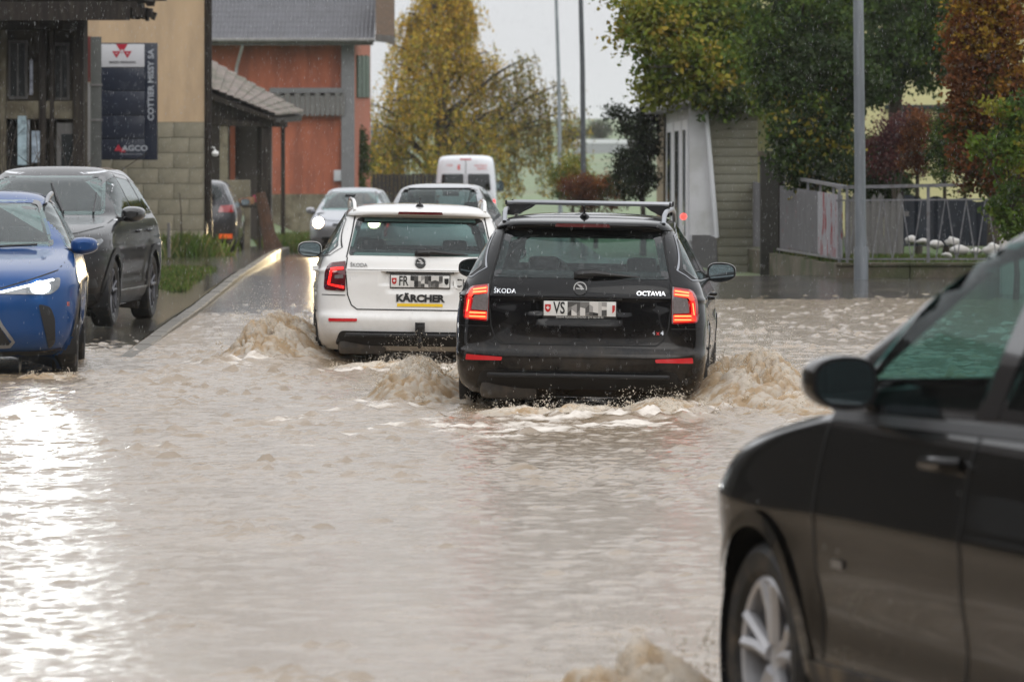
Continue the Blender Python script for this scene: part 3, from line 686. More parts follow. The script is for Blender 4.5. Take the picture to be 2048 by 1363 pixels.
    # --- writing
    y = c.hit('rear', 0, .77)[0].y - .008
    if black:
        plate(c, y, .782, 'VS', 'vs', True); emblem(c, 0, .935, .048, mat('emblem_silver', (.62, .63, .64), .3, metal=.2), INK)
        c.letters('\u0160KODA', .046, -.54, .906, 'rear', CHROME, bold=.0, sx=1.05); c.letters('OCTAVIA', .044, .505, .904, 'rear', CHROME, bold=.0008, sx=1.08)
        c.letters('4', .042, .53, .625, 'rear', CHROME, bold=.001); c.letters('x', .042, .56, .625, 'rear', PRED, bold=.001); c.letters('4', .042, .59, .625, 'rear', CHROME, bold=.001)
    else:
        plate(c, y, .785, 'FR', 'fr', False); emblem(c, 0, .95, .05, mat('emblem_silver', (.62, .63, .64), .3, metal=.2), INK)
        c.letters('\u0160KODA', .045, -.54, .92, 'rear', mat('grey_letter', (.16, .16, .16), .3, metal=.8))
        c.letters('K\u00c4RCHER', .084, .0, .635, 'rear', INK, off=.005, bold=.0045, sx=1.12)
        c.patch('yellow_bar', [(-.20, .565), (.20, .565), (.20, .592), (-.20, .592)], 'rear', mat('sticker_yellow', (.75, .48, .0), .4), .006, .002)
        c.patch('country_sticker', [(.37 + .085 * math.cos(q), .775 + .06 * math.sin(q)) for q in np.linspace(0, 6.283, 25)[:-1]], 'rear', mat('sticker_white', (.62, .61, .58), .35), .006, .001, res=.1)
        c.letters('CH', .10, .37, .773, 'rear', INK, off=.009, sx=.85)
    c.finish()
    c.wheels(ALLOY if black else ALLOYD, 5)
    for sx in (-1, 1): c.mirror(sx, .62, 1.0, .845, .225, .155, m=pm)
    c.seats(-.05, -.85)
    if black:
        for i, yb in enumerate((-1.15, -.35)):
            mb = MB(); hgt = 1.53; mb.box((0, yb, hgt), (1.20, .07, .028), bev=.012); b = mb.build('roof_bar', SILVER, c.root)
            [MB().box((k * .603, yb, hgt), (.012, .074, .034), bev=.004).build('bar_end_cap', BLACKP, b) for k in (-1, 1)]
            for sx in (-1, 1):
                mb = MB(); mb.prism([(sx * .42, hgt - .014), (sx * .46, hgt - .045), (sx * .55, hgt - .09), (sx * .60, hgt - .09), (sx * .60, hgt - .014)], 'y', yb - .035, yb + .035); mb.build('bar_foot', BLACKP, b)
    return c

def place(pxc, Y, z=0.): return (PX(pxc, Y), Y, z)
def car_loc(xr, yr, rz, half, z=0.):
    """centre of a car whose rear-centre point is (xr, yr); rz is the heading turned left from +Y"""
    return (xr - math.sin(rz) * half, yr + math.cos(rz) * half, z)
PBLACK = paint('black_paint', (.004, .004, .0045), 0, .25, amt=.30)
PWHITE = paint('white_paint', (.74, .73, .71), 0, .3, amt=.35, d1=.85)
blackcar = wagon('black estate car with silver roof bars and lit tail lamps in the floodwater', PBLACK, car_loc(PX(1155, 35.6), 35.6, R(-3.4), 2.33), R(-3.4), R(.9), True)
whitecar = wagon('white estate car with a yellow bar sticker on its tailgate', PWHITE, car_loc(PX(838, 43.8), 43.8, R(2.6), 2.33), R(2.6), R(.9), False)
# ---------------------------------------------------------------- the other vehicles
def resc(K, sx, sy, sz, wsc=1.0): return [(r[0] * sz, r[1] * sx, r[2] * sy, r[3] * sy, r[4], r[5] * sy, r[6] * sy, r[7]) for r in K]
SUVK = [(.20, .80, -2.10, .5, 2.8, 2.08, .8, 2.5), (.28, .88, -2.2, .5, 2.8, 2.22, .8, 2.6), (.45, .915, -2.28, .5, 3, 2.29, .8, 2.7), (.62, .925, -2.30, .5, 3, 2.30, .8, 2.7), (.78, .928, -2.28, .5, 3, 2.28, .78, 2.7), (.88, .922, -2.25, .5, 3, 2.23, .75, 2.6),
        (.95, .912, -2.23, .5, 3, 2.12, .72, 2.5), (1.0, .902, -2.22, .5, 3, 1.95, .7, 2.5), (1.04, .892, -2.2, .5, 3, 1.74, .65, 2.5), (1.08, .878, -2.18, .5, 3, 1.46, .6, 2.5), (1.11, .862, -2.16, .5, 3, 1.22, .5, 2.6), (1.14, .845, -2.14, .5, 3, 1.04, .45, 2.7), (1.24, .80, -2.06, .5, 3, .82, .42, 2.8),
        (1.36, .74, -1.95, .5, 3, .54, .42, 2.9), (1.48, .675, -1.82, .5, 3, .27, .42, 2.9), (1.56, .62, -1.72, .5, 3, .08, .4, 2.8), (1.61, .56, -1.6, .45, 2.8, -.06, .36, 2.7), (1.64, .45, -1.4, .4, 2.6, -.18, .3, 2.6), (1.655, .28, -1.2, .3, 2.5, -.3, .25, 2.5), (1.66, .05, -.9, .15, 2.2, -.5, .15, 2.2)]
def flare(axles, zc, amp):
    def f(V):
        x, y, z = V[:, 0].copy(), V[:, 1], V[:, 2]
        for ya in axles:
            V[:, 0] += np.sign(x) * np.exp(-((y - ya) / .42) ** 2) * np.exp(-((z - zc) / .2) ** 2) * (np.abs(x) > .6) * amp
        V[:, 0] += np.sign(x) * np.exp(-((z - zc * 1.42) / .03) ** 2) * (np.abs(x) > .7) * .008
        V[:, 0] -= np.sign(x) * np.exp(-((z - zc * .92) / .10) ** 2) * (np.abs(x) > .8) * (y < axles[1] - .5) * (y > axles[0] + .5) * .022
    return f
def spot(parent, loc, target, power, col=(1, 1, .95), size=15, rad=.06):
    l = bpy.data.lights.new('head_lamp_beam', 'SPOT'); l.energy = power; l.color = col; l.spot_size = R(size); l.spot_blend = .5; l.shadow_soft_size = rad
    o = bpy.data.objects.new('head_lamp_beam', l); COL.objects.link(o); o.parent = parent; o.location = loc
    o.rotation_euler = (Vector(target) - Vector(loc)).to_track_quat('-Z', 'Y').to_euler(); return o

# ---- blue crossover, front towards us
PBLUE = paint('blue_paint', (.004, .052, .19), .15, .3, amt=.1, d1=.6)
K = resc(SUVK, .985, .975, .935)
rzL = math.pi + R(3.6)
c = Car('crossover_car', 'blue crossover car with a glaring headlamp, cut by the left edge', 'car', PBLUE, K, (-1.30, 1.34), .345, .80, (PX(-48, 41.3) - .09 - math.sin(R(3.6)) * 2.24, 41.3 + 2.24, 0.03), rzL, 'oncoming cars', deform=flare((-1.30, 1.34), .55, .022), archR=.40)
B = c
c.window('windscreen', rnd([(-.70, 1.085), (.70, 1.085), (.545, 1.475), (-.545, 1.475)], .05), 'front', GLASSC, .035)
for sd in ('left', 'right'):
    c.window('side_window', rnd([(.76, 1.06), (.16, 1.43), (-.35, 1.49), (-.35, 1.06)], .03), sd, GLASSC, .03); c.window('side_window', rnd([(-.43, 1.06), (-.43, 1.49), (-1.15, 1.44), (-1.5, 1.1)], .03), sd, GLASSD, .03)
    c.strip('arch_cladding', [(1.34 + .425 * math.cos(q), .345 + .425 * math.sin(q)) for q in np.linspace(0, math.pi, 14)], sd, BLACKP, .06, .012); c.strip('arch_cladding', [(-1.30 + .425 * math.cos(q), .345 + .425 * math.sin(q)) for q in np.linspace(0, math.pi, 14)], sd, BLACKP, .06, .012)
for sx in (-1, 1):
    f = (lambda p: p) if sx > 0 else mirx
    lamp = c.patch('head_lamp', f(rnd([(.25, .715), (.70, .705), (.775, .76), (.775, .845), (.72, .838)], [.005, .03, .04, .03, .02])), 'front', LENSB, .012, .03)
    c.patch('running_lamp', f(rnd([(.252, .728), (.715, .837), (.73, .822), (.30, .722)], .004)), 'front', DRL, .02, .008, lamp)
    c.patch('lamp_glow', f([(.62 + .075 * math.cos(q), .768 + .05 * math.sin(q)) for q in np.linspace(0, 6.283, 17)[:-1]]), 'front', HEADE, .024, .01, lamp, res=.1)
    c.patch('air_curtain', f(rnd([(.60, .63), (.70, .60), (.735, .50), (.735, .30), (.68, .24), (.66, .36)], .03)), 'front', BLACKP, .012, .02)
    c.patch('fog_lamp', f(rnd([(.66, .215), (.78, .235), (.78, .255), (.60, .225)], .006)), 'front', CLRL, .02, .01)
    c.strip('grille_frame', f([(.10, .70), (.22, .60), (.30, .45), (.395, .315), (.36, .275), (.0, .265)]), 'front', SILVER, .028, .02)
    c.strip('bonnet_gap', f([(.0, .782), (.30, .762), (.55, .835), (.75, .90), (.80, .96)]), 'front', GAP, .010, .004)
    c.patch('turn_lamp', f(rnd([(.83, .605), (.85, .605), (.85, .64), (.83, .64)], .004)), 'front', REDL, .008, .01)
    c.patch('bumper_lip', f(rnd([(.0, .17), (.78, .20), (.80, .235), (.0, .225)], .01)), 'front', BLACKP, .015, .03)
    mb = MB(); mb.tube([(sx * .60, .05, 1.44), (sx * .615, -.10, 1.50), (sx * .62, -.9, 1.525), (sx * .60, -1.3, 1.49)], [.012, .02, .02, .012], 8); mb.build('roof_rail', SILVER, c.root)
g = c.patch('grille', rnd([(-.20, .70), (.20, .70), (.28, .45), (.37, .30), (.34, .27), (-.34, .27), (-.37, .30), (-.28, .45)], .02), 'front', BLACKP, .006, .02)
for i in range(9): c.strip('grille_bar', [(-.30 + .02 * abs(i - 4), .31 + i * .042), (.30 - .02 * abs(i - 4), .31 + i * .042)], 'front', ALLOYD, .008, .012, g)
c.finish(); c.wheels(ALLOYD, 10)
for sx in (-1, 1): c.mirror(sx, .70, 1.085, .83, .235, .15, m=PBLUE)
for sx in (-1, 1):
    mb = MB(); mb.tube([(sx * .05, 1.02, 1.075), (sx * .30, .99, 1.09), (sx * .55, .93, 1.10)], .012, 6); mb.build('wiper', BLACKP, c.root)
c.seats(-.0, -.85, .5)
for sx in (-1, 1): spot(c.root, (sx * .62, 2.2, .77), (sx * .3, 24, .4), 7500, (.95, 1, .98))

# ---- dark grey SUV behind it
PGREY = paint('dark_grey_paint', (.016, .016, .018), .4, .3, amt=.3)
K = resc(SUVK, .99, .985, 1.015)
c = Car('sport_utility_car', 'dark grey sport utility car behind the blue car, wiper raised mid-sweep', 'car', PGREY, K, (-1.30, 1.40), .36, .80, (PX(229, 52.7) - .90 - math.sin(R(-4.5)) * 1.4, 52.7 + 1.4, .10), math.pi + R(-4.5), 'oncoming cars', deform=flare((-1.30, 1.40), .58, .02), archR=.415)
ws = c.window('windscreen', rnd([(-.72, 1.17), (.72, 1.17), (.58, 1.58), (-.58, 1.58)], .05), 'front', GLASSC, .035)
for sd in ('left', 'right'):
    c.window('side_window', rnd([(.72, 1.15), (.20, 1.52), (-.30, 1.60), (-.30, 1.15)], .03), sd, GLASSR, .03); c.window('side_window', rnd([(-.38, 1.15), (-.38, 1.60), (-1.05, 1.56), (-1.20, 1.17)], .03), sd, GLASSD, .03); c.window('quarter_window', rnd([(-1.26, 1.18), (-1.12, 1.55), (-1.55, 1.42), (-1.72, 1.22)], .03), sd, GLASSD, .02)
    c.strip('window_trim', [(.95, 1.115), (-1.75, 1.185), (-1.6, 1.45), (-1.1, 1.59), (-.3, 1.635), (.3, 1.58)], sd, CHROME, .012, .006)
    for ya in (-1.30, 1.40): c.strip('arch_cladding', [(ya + .44 * math.cos(q), .36 + .44 * math.sin(q)) for q in np.linspace(0, math.pi, 14)], sd, BLACKP, .07, .012)
    c.patch('sill_cladding', [(-.85, .22), (.95, .22), (.95, .36), (-.85, .36)], sd, BLACKP, .012, .02); c.strip('sill_trim', [(-.85, .375), (.95, .375)], sd, CHROME, .02, .014)
    c.strip('door_gap', [(-.34, 1.14), (-.34, .4)], sd, GAP, .01); c.strip('door_gap', [(-1.2, 1.16), (-1.05, .8), (-.88, .62), (-.85, .4)], sd, GAP, .01); c.strip('door_gap', [(.9, 1.1), (.95, .4)], sd, GAP, .01)
    for y0 in (-.22, -1.0):
        sg = 1 if sd == 'right' else -1; h, _ = c.hit(sd, y0, .98); MB().tube([(h.x, y0 + .09, .98), (h.x + sg * .035, y0 + .07, .98), (h.x + sg * .035, y0 - .07, .985), (h.x, y0 - .09, .985)], .014, 8).build('door_handle', PGREY, c.root)
for sx in (-1, 1):
    f = (lambda p: p) if sx > 0 else mirx
    lamp = c.patch('head_lamp', f(rnd([(.46, .80), (.80, .83), (.86, .90), (.84, .93), (.48, .865)], .02)), 'front', LENSB, .012, .03)
    for a in (.60, .72): c.patch('lamp_glow', f([(a + .032 * math.cos(q), .855 + .1 * (a - .6) + .022 * math.sin(q)) for q in np.linspace(0, 6.283, 13)[:-1]]), 'front', mat('head_lamp_glow_dim', (1, 1, 1), .3, emit=(.95, 1, 1), es=14), .022, .01, lamp, res=.1)
    c.strip('bonnet_gap', f([(.3, .955), (.6, .99), (.80, 1.05), (.82, 1.12)]), 'front', GAP, .012, .004)
    c.patch('fog_recess', f(rnd([(.55, .40), (.82, .42), (.80, .52), (.60, .48)], .02)), 'front', BLACKP, .012, .02)
c.patch('grille', rnd([(-.46, .86), (.46, .86), (.34, .52), (-.34, .52)], .05), 'front', BLACKP, .01, .02)
c.strip('grille_frame', [(-.50, .86), (-.36, .53), (.36, .53), (.50, .86)], 'front', CHROME, .03, .016)
c.patch('bumper_base', rnd([(-.80, .22), (.80, .22), (.78, .36), (-.78, .36)], .03), 'front', BLACKP, .012, .02)
c.finish(); c.wheels(ALLOYD, 5, width=.225)
for sx in (-1, 1): c.mirror(sx, .68, 1.17, .875, .25, .17, m=mat('mirror_black', (.008, .008, .009), .2, coat=1.))
# wipers, one raised
a0 = c.hit('front', -.28, 1.20)[0]; a1 = c.hit('front', -.05, 1.50)[0]
MB().tube([a0 + Vector((0, .03, 0)), (a0 + a1) / 2 + Vector((0, .06, 0)), a1 + Vector((0, .02, 0))], [.016, .018, .012], 6).build('wiper', BLACKP, ws)
a0 = c.hit('front', -.60, 1.19)[0]; a1 = c.hit('front', -.56, 1.40)[0]
MB().tube([a0 + Vector((0, .03, 0)), a1 + Vector((0, .03, 0))], [.012, .008], 6).build('wiper', BLACKP, ws)
c.seats(.0, -.85, .58)
spot(c.root, (.66, 2.25, .86), (.3, 26, .3), 1300, (.97, 1, 1)); spot(c.root, (-.66, 2.25, .86), (-.3, 26, .3), 1300, (.97, 1, 1))

# ---- dark brown SUV close by on the right, cut by the frame
PBRN = paint('dark_brown_paint', (.006, .0055, .005), .15, .25, amt=.2, d1=.62, dirt=(.16, .125, .085))
K = resc(SUVK, 1.01, 1.02, 1.03)
ZS = lambda z: z if z < 1.15 else 1.15 + (z - 1.15) * 1.09
K = [(ZS(r[0]), r[1], r[2], r[3], r[4], r[5] + (.26 if r[0] > 1.15 else .09 if r[0] > .8 else .03), r[6] * (.55 if r[0] > 1.15 else 1), r[7] + (.6 if r[0] > 1.15 else 0)) for r in K]
c = Car('large_utility_car', 'dark brown sport utility car cut off in the right foreground', 'car', PBRN, K, (-1.36, 1.45), .365, .815, (2.045, 14.14, -.04), R(15.5), deform=flare((-1.36, 1.45), .60, .026), archR=.425, step=.032, nr=36, ns=64, nf=48)
c.window('windscreen', rnd([(-.72, 1.20), (.72, 1.20), (.58, 1.66), (-.58, 1.66)], .05), 'front', GLASSN, .03)
c.window('rear_window', rnd([(-.66, 1.14), (.66, 1.14), (.56, 1.52), (-.56, 1.52)], .05), 'rear', GLASSN, .03)
for sd in ('left', 'right'):
    c.window('side_window', rnd([(.90, 1.15), (.52, 1.52), (.38, 1.635), (-.22, 1.685), (-.22, 1.18)], [.03, .1, .1, .03, .03]), sd, GLASSN, .025); c.window('side_window', rnd([(-.36, 1.185), (-.36, 1.68), (-1.05, 1.64), (-1.22, 1.195)], .03), sd, GLASSN, .03)
    c.strip('window_trim', [(.92, 1.138), (-1.3, 1.165)], sd, BLACKP, .03, .006); c.patch('door_pillar', [(-.22, 1.18), (-.22, 1.69), (-.36, 1.69), (-.36, 1.185)], sd, FRIT, .007, .01)
    c.strip('door_gap', [(-.29, 1.15), (-.29, .7), (-.27, .42)], sd, GAP, .011); c.strip('door_gap', [(.92, 1.13), (.93, .9), (.90, .42)], sd, GAP, .011)
    c.strip('bonnet_gap', [(2.0, .98), (1.5, 1.055), (1.05, 1.125)], sd, GAP, .010)
    c.patch('sill_cladding', [(-.90, .24), (1.0, .24), (1.0, .405), (-.90, .405)], sd, mat('dirty_cladding', (.035, .032, .03), .55, var=.3, col2=(.16, .125, .085), mscale=4), .014, .02)
    sg = 1 if sd == 'right' else -1
    for y0 in (-.10,):
        h, _ = c.hit(sd, y0, 1.05); MB().tube([(h.x, y0 + .11, 1.045), (h.x + sg * .035, y0 + .08, 1.05), (h.x + sg * .037, y0 - .08, 1.055), (h.x, y0 - .11, 1.055)], .02, 10).build('door_handle', PBRN, c.root)
    c.patch('side_badge', [(.76, .70), (.76, .725), (.67, .725), (.67, .70)], sd, SILVER, .008, .004)
    for ya in (-1.36, 1.45): c.strip('arch_lip', [(ya + .433 * math.cos(q), .365 + .433 * math.sin(q)) for q in np.linspace(-.1, math.pi + .1, 22)], sd, PBRN, .05, .014)
c.finish(); c.wheels(mat('bright_alloy', (.55, .55, .57), .35, metal=.45, var=.15, vscale=8), 5, width=.235)
for sx in (-1, 1): c.mirror(sx, .62, 1.245, .85, .215, .16, m=PBRN, foot=.14)
c.seats(-.02, -.9, .58); NEAR = c

# ---- small silver hatchback, headlamp on, further down the road
HATCH = [(.18, .72, -1.72, .4, 2.8, 1.72, .6, 2.4), (.26, .80, -1.82, .45, 2.8, 1.85, .62, 2.5), (.42, .825, -1.88, .45, 3, 1.92, .62, 2.6), (.58, .835, -1.89, .45, 3, 1.92, .62, 2.6), (.70, .832, -1.88, .45, 3, 1.86, .6, 2.5), (.80, .822, -1.86, .45, 3, 1.70, .58, 2.5), (.88, .806, -1.84, .45, 3, 1.42, .55, 2.5), (.94, .79, -1.82, .45, 3, 1.15, .5, 2.6), (.98, .775, -1.80, .45, 3, .98, .45, 2.7),
         (1.08, .735, -1.74, .45, 3, .78, .42, 2.8), (1.2, .685, -1.66, .45, 3, .50, .42, 2.9), (1.32, .63, -1.55, .45, 3, .22, .4, 2.9), (1.40, .575, -1.44, .42, 2.8, .0, .36, 2.7), (1.45, .47, -1.25, .36, 2.6, -.15, .3, 2.6), (1.475, .28, -1.0, .3, 2.4, -.3, .22, 2.4), (1.48, .05, -.8, .15, 2.2, -.45, .12, 2.2)]
PSILV = paint('silver_paint', (.36, .37, .40), .7, .3, amt=.3)
c = Car('small_hatchback', 'small silver hatchback with a round warm headlamp coming down the road', 'car', PSILV, HATCH, (-1.18, 1.18), .29, .72, (PX(692, 110) + .1, 112, -.245), math.pi + R(-3.5), 'oncoming cars', deform=flare((-1.18, 1.18), .5, .015), step=.05, nr=24, ns=24, nf=30)
c.window('windscreen', rnd([(-.66, .985), (.66, .985), (.54, 1.40), (-.54, 1.40)], .06), 'front', GLASSC, .04)
c.window('rear_window', rnd([(-.6, 1.0), (.6, 1.0), (.5, 1.36), (-.5, 1.36)], .05), 'rear', GLASSR, .03)
for sd in ('left', 'right'): c.window('side_window', rnd([(.66, .995), (.16, 1.34), (-.35, 1.40), (-.40, 1.0)], .03), sd, GLASSC, .03); c.window('side_window', rnd([(-.48, 1.0), (-.43, 1.40), (-1.1, 1.34), (-1.3, 1.05)], .03), sd, GLASSR, .03)
for sx in (-1, 1):
    f = (lambda p: p) if sx > 0 else mirx
    lamp = c.patch('head_lamp', f([(.62 + .155 * math.cos(q), .71 + .14 * math.sin(q)) for q in np.linspace(0, 6.283, 21)[:-1]]), 'front', CLRL, .01, .02)
    c.patch('lamp_glow', f([(.62 + .12 * math.cos(q), .71 + .11 * math.sin(q)) for q in np.linspace(0, 6.283, 17)[:-1]]), 'front', HEADW, .02, .008, lamp, res=.1)
c.patch('grille', rnd([(-.30, .64), (.30, .64), (.28, .70), (-.28, .70)], .02), 'front', BLACKP, .008, .01); c.patch('air_intake', rnd([(-.5, .26), (.5, .26), (.55, .40), (-.55, .40)], .03), 'front', BLACKP, .008, .01)
c.strip('bonnet_gap', [(-.7, .90), (-.42, .76), (0, .745), (.42, .76), (.7, .90)], 'front', GAP, .012)
c.finish(); c.wheels(ALLOYD, 8)
for sx in (-1, 1): c.mirror(sx, .66, .97, .80, .20, .15, m=PSILV)
a0 = c.hit('front', -.05, 1.0)[0]; a1 = c.hit('front', .22, 1.30)[0]; MB().tube([a0 + Vector((0, .03, 0)), a1 + Vector((0, .02, 0))], .012, 5).build('wiper', BLACKP, c.root)
c.seats(.05, -.7, .45, x=.33)
for sx in (-1, 1): spot(c.root, (sx * .62, 1.95, .71), (sx * .5, 40, -.6), 6500, (1, .78, .45))

# ---- grey hatchback ahead of the white car
PGRY2 = paint('mid_grey_paint', (.34, .35, .365), .6, .3, amt=.3)
K = resc(HATCH, .97, 1.13, .985)
c = Car('grey_hatchback', 'grey hatchback half hidden beyond the white estate car', 'car', PGRY2, K, (-1.32, 1.32), .31, .78, (PX(862, 70) + .2, 72.1, .06), R(-3.5), step=.045, nr=30, ns=24, nf=24)
c.window('rear_window', rnd([(-.62, 1.06), (.62, 1.06), (.53, 1.42), (-.53, 1.42)], .06), 'rear', GLASSR, .04)
c.window('windscreen', rnd([(-.68, 1.0), (.68, 1.0), (.56, 1.41), (-.56, 1.41)], .06), 'front', GLASSC, .04)
for sd in ('left', 'right'): c.window('side_window', rnd([(.9, 1.0), (.3, 1.38), (-.4, 1.43), (-.4, 1.02)], .03), sd, GLASSC, .03); c.window('side_window', rnd([(-.48, 1.02), (-.48, 1.43), (-1.25, 1.38), (-1.5, 1.08)], .03), sd, GLASSR, .03)
for sx in (-1, 1):
    f = (lambda p: p) if sx > 0 else mirx
    lamp = c.patch('tail_lamp', f(rnd([(.70, .72), (.86, .74), (.85, 1.02), (.76, 1.04)], .03)), 'rear', REDL, .012, .03)
    c.patch('lamp_glow', f(rnd([(.78, .90), (.845, .90), (.84, .99), (.79, .99)], .02)), 'rear', REDE, .02, .008, lamp)
c.finish(); c.wheels(ALLOYD, 8)
for sx in (-1, 1): c.mirror(sx, .70, 1.06, .85, .20, .15, m=BLACKP)
c.seats(.0, -.8, .45)

# ---- white van
VANK = [(.22, .86, -2.72, .22, 4, 2.5, .5, 2.8), (.35, .93, -2.80, .24, 4.5, 2.7, .5, 3), (.7, .965, -2.82, .24, 5, 2.72, .5, 3), (1.0, .97, -2.82, .24, 5, 2.62, .5, 3), (1.2, .968, -2.82, .24, 5, 2.3, .5, 3), (1.5, .955, -2.815, .25, 4.8, 1.9, .5, 3), (1.9, .925, -2.79, .27, 4.4, 1.45, .5, 3), (2.25, .89, -2.75, .3, 4, 1.0, .5, 3), (2.42, .855, -2.71, .34, 3.4, .7, .5, 2.8), (2.50, .78, -2.62, .4, 3, .45, .5, 2.6), (2.545, .6, -2.45, .45, 2.6, .2, .45, 2.5), (2.56, .3, -2.2, .4, 2.4, -.2, .4, 2.4), (2.565, .05, -1.8, .2, 2.2, -.8, .2, 2.2)]
PVAN = paint('van_white', (.68, .70, .74), 0, .35, amt=.3)
c = Car('delivery_van', 'white high-roofed van with red lettering at the far end of the road', 'van', PVAN, VANK, (-1.8, 1.7), .34, .84, (PX(930, 159) + .05, 161.9, -.55), R(-.6), step=.07, nr=30, ns=24, nf=20)
for sx in (-1, 1):
    f = (lambda p: p) if sx > 0 else mirx
    c.window('rear_window', f(rnd([(.06, 1.42), (.80, 1.42), (.76, 1.96), (.06, 1.96)], .05)), 'rear', GLASSD, .04)
    c.patch('tail_lamp', f(rnd([(.86, .80), (.94, .82), (.93, 1.15), (.88, 1.15)], .02)), 'rear', REDE if sx > 0 else REDL, .015, .03)
    c.strip('door_hinge', f([(.83, 1.25), (.93, 1.25)]), 'rear', CHROME, .07, .02)
    c.mirror(sx, 1.75, 1.55, .95, .22, .38, m=BLACKP)
c.window('windscreen', rnd([(-.8, 1.3), (.8, 1.3), (.7, 1.98), (-.7, 1.98)], .06), 'front', GLASSC, .04)
for sd in ('left', 'right'): c.window('side_window', rnd([(1.75, 1.3), (1.3, 1.95), (.6, 1.95), (.6, 1.3)], .04), sd, GLASSC, .04)
c.strip('door_gap', [(0, .4), (0, 2.38)], 'rear', GAP, .02); c.patch('bumper', rnd([(-.90, .33), (.90, .33), (.90, .50), (-.90, .50)], .02), 'rear', BLACKP, .02, .04)
c.patch('high_brake_lamp', rnd([(-.18, 2.40), (.18, 2.40), (.18, 2.45), (-.18, 2.45)], .01), 'rear', REDL, .012, .02)
RL = mat('van_lettering_red', (.62, .04, .03), .4)
c.letters('DIE TREUE', .085, .48, 2.22, 'rear', RL, bold=.0); c.letters('SERVICE', .085, .52, 2.12, 'rear', RL, bold=.0)
c.letters('MOBIL', .07, -.50, 2.23, 'rear', RL, bold=.0); c.letters('S', .20, -.22, 2.16, 'rear', RL, bold=.01)
c.finish(); c.wheels(ALLOYD, 8)
mb = MB(); mb.box((0, .2, 1.1), (1.7, .1, 1.6)); mb.build('cabin_bulkhead', TRIM, c.root)

# ---- car parked behind the corner of the rendered building
PCOR = paint('corner_car_paint', (.05, .05, .055), .4, .3)
K = resc(HATCH, 1.07, 1.1, 1.05)
c = Car('parked_hatchback', 'dark parked hatchback peeking out behind the downpipe of the beige building', 'car', PCOR, K, (-1.3, 1.3), .31, .77, (PX(468, 106) - .86, 108.3, -.12), R(0), step=.05, nr=26, ns=20, nf=16)
c.window('rear_window', rnd([(-.60, 1.12), (.60, 1.12), (.52, 1.45), (-.52, 1.45)], .06), 'rear', GLASSR, .04)
for sx in (-1, 1):
    f = (lambda p: p) if sx > 0 else mirx
    c.patch('tail_lamp', f(rnd([(.50, .86), (.83, .86), (.82, 1.02), (.55, 1.0)], .03)), 'rear', REDL, .012, .03); c.patch('bumper_reflector', f(rnd([(.52, .30), (.80, .30), (.80, .40), (.52, .40)], .02)), 'rear', mat('glowing_orange_reflector', (.6, .10, .02), .2, emit=(1, .16, .03), es=.35), .012, .02)  # orange reflector gets a weak glow of its own for returned light
    c.strip('pillar_trim', f([(.80, 1.04), (.69, 1.25), (.60, 1.46)]), 'rear', SILVER, .05, .012)
c.finish(); c.wheels(ALLOYD, 8); c.mirror(1, .7, 1.05, .84, .2, .15)
# ---------------------------------------------------------------- ground, road, pavements
WL = .07
def tab(pts): 
    xs = [p[0] for p in pts]; ys = [p[1] for p in pts]; return lambda v: np.interp(v, xs, ys)
ROADZ = tab([(-60, 0), (48, 0), (60, .085), (76, .085), (90, -.05), (105, -.2), (125, -.33), (160, -.55), (185, -.55)])
KERBX = tab([(30, -3.1), (43, -3.45), (60, -3.75), (80, -4.25), (105, -4.95), (125, -5.4)])
def gridmesh(name, xs, ys, zf, m, kind='structure', parent=None, skip=None):
    X, Y = np.meshgrid(xs, ys); Z = zf(X, Y); V = np.stack([X, Y, Z], -1).reshape(-1, 3); nx = len(xs); ny = len(ys)
    i = np.arange(nx - 1)[None, :] + np.arange(ny - 1)[:, None] * nx; F = np.stack([i, i + 1, i + nx + 1, i + nx], -1).reshape(-1, 4)
    if skip is not None:
        c = V[F].mean(1); F = F[~skip(c[:, 0], c[:, 1])]
    me = bpy.data.meshes.new(name); me.vertices.add(len(V)); me.vertices.foreach_set('co', V.astype(np.float32).ravel())
    me.loops.add(len(F) * 4); me.loops.foreach_set('vertex_index', F.astype(np.int32).ravel()); me.polygons.add(len(F))
    me.polygons.foreach_set('loop_start', np.arange(len(F), dtype=np.int32) * 4); me.update(calc_edges=True); me.shade_smooth()
    o = obj(name, me, m, parent)
    if kind: o['kind'] = kind
    return o
def sst(a, b, x): t = np.clip((x - a) / (b - a), 0, 1); return t * t * (3 - 2 * t)
GT = tab([(-60, -.1), (60, -.06), (76, -.02), (90, -.10), (105, -.26), (125, -.39), (160, -.62), (190, -.6), (205, -.35), (225, .2), (300, 1.0), (500, 3.7), (800, 6.6), (1200, 10.5), (1700, 13.5), (2600, 16)])
def ground_z(X, Y):
    z = GT(Y) + sst(-5.6, -8.5, X) * sst(98, 128, Y) * (1 - sst(165, 200, Y)) * .9
    z = z + sst(240, 500, Y) * (1.2 * np.sin(X / 55.) + .8 * np.sin(X / 23. + Y / 90.))
    return z
gm = mat('field_grass', (.14, .185, .095), .75, var=.25, vscale=.15, col2=(.17, .17, .10), mscale=.02, mlo=.5, mhi=.7)
xs = np.unique(np.concatenate([np.arange(-1500, -60, 40), np.arange(-60, 60, 1.5), np.arange(60, 1501, 40)])); ys = np.unique(np.concatenate([np.arange(-60, 260, 2.0), np.arange(260, 1200, 20), np.arange(1200, 2700, 100)]))
gridmesh('ground', xs, ys, ground_z, gm)
lawnm = mat('wet_lawn', (.045, .085, .018), .7, var=.4, vscale=3, col2=(.07, .06, .035), mscale=.9, mlo=.5, mhi=.65, bump=.4, bscale=30)
V = []; F = []
for j, y in enumerate(np.linspace(74.2, 103.8, 40)):
    x0_ = 4.8 - (y - 74) * 1.18 / 19 + .2
    for u in np.linspace(0, 1, 24): V.append((x0_ + u * 9, y, .27 + .03 * math.sin(u * 20 + y)))
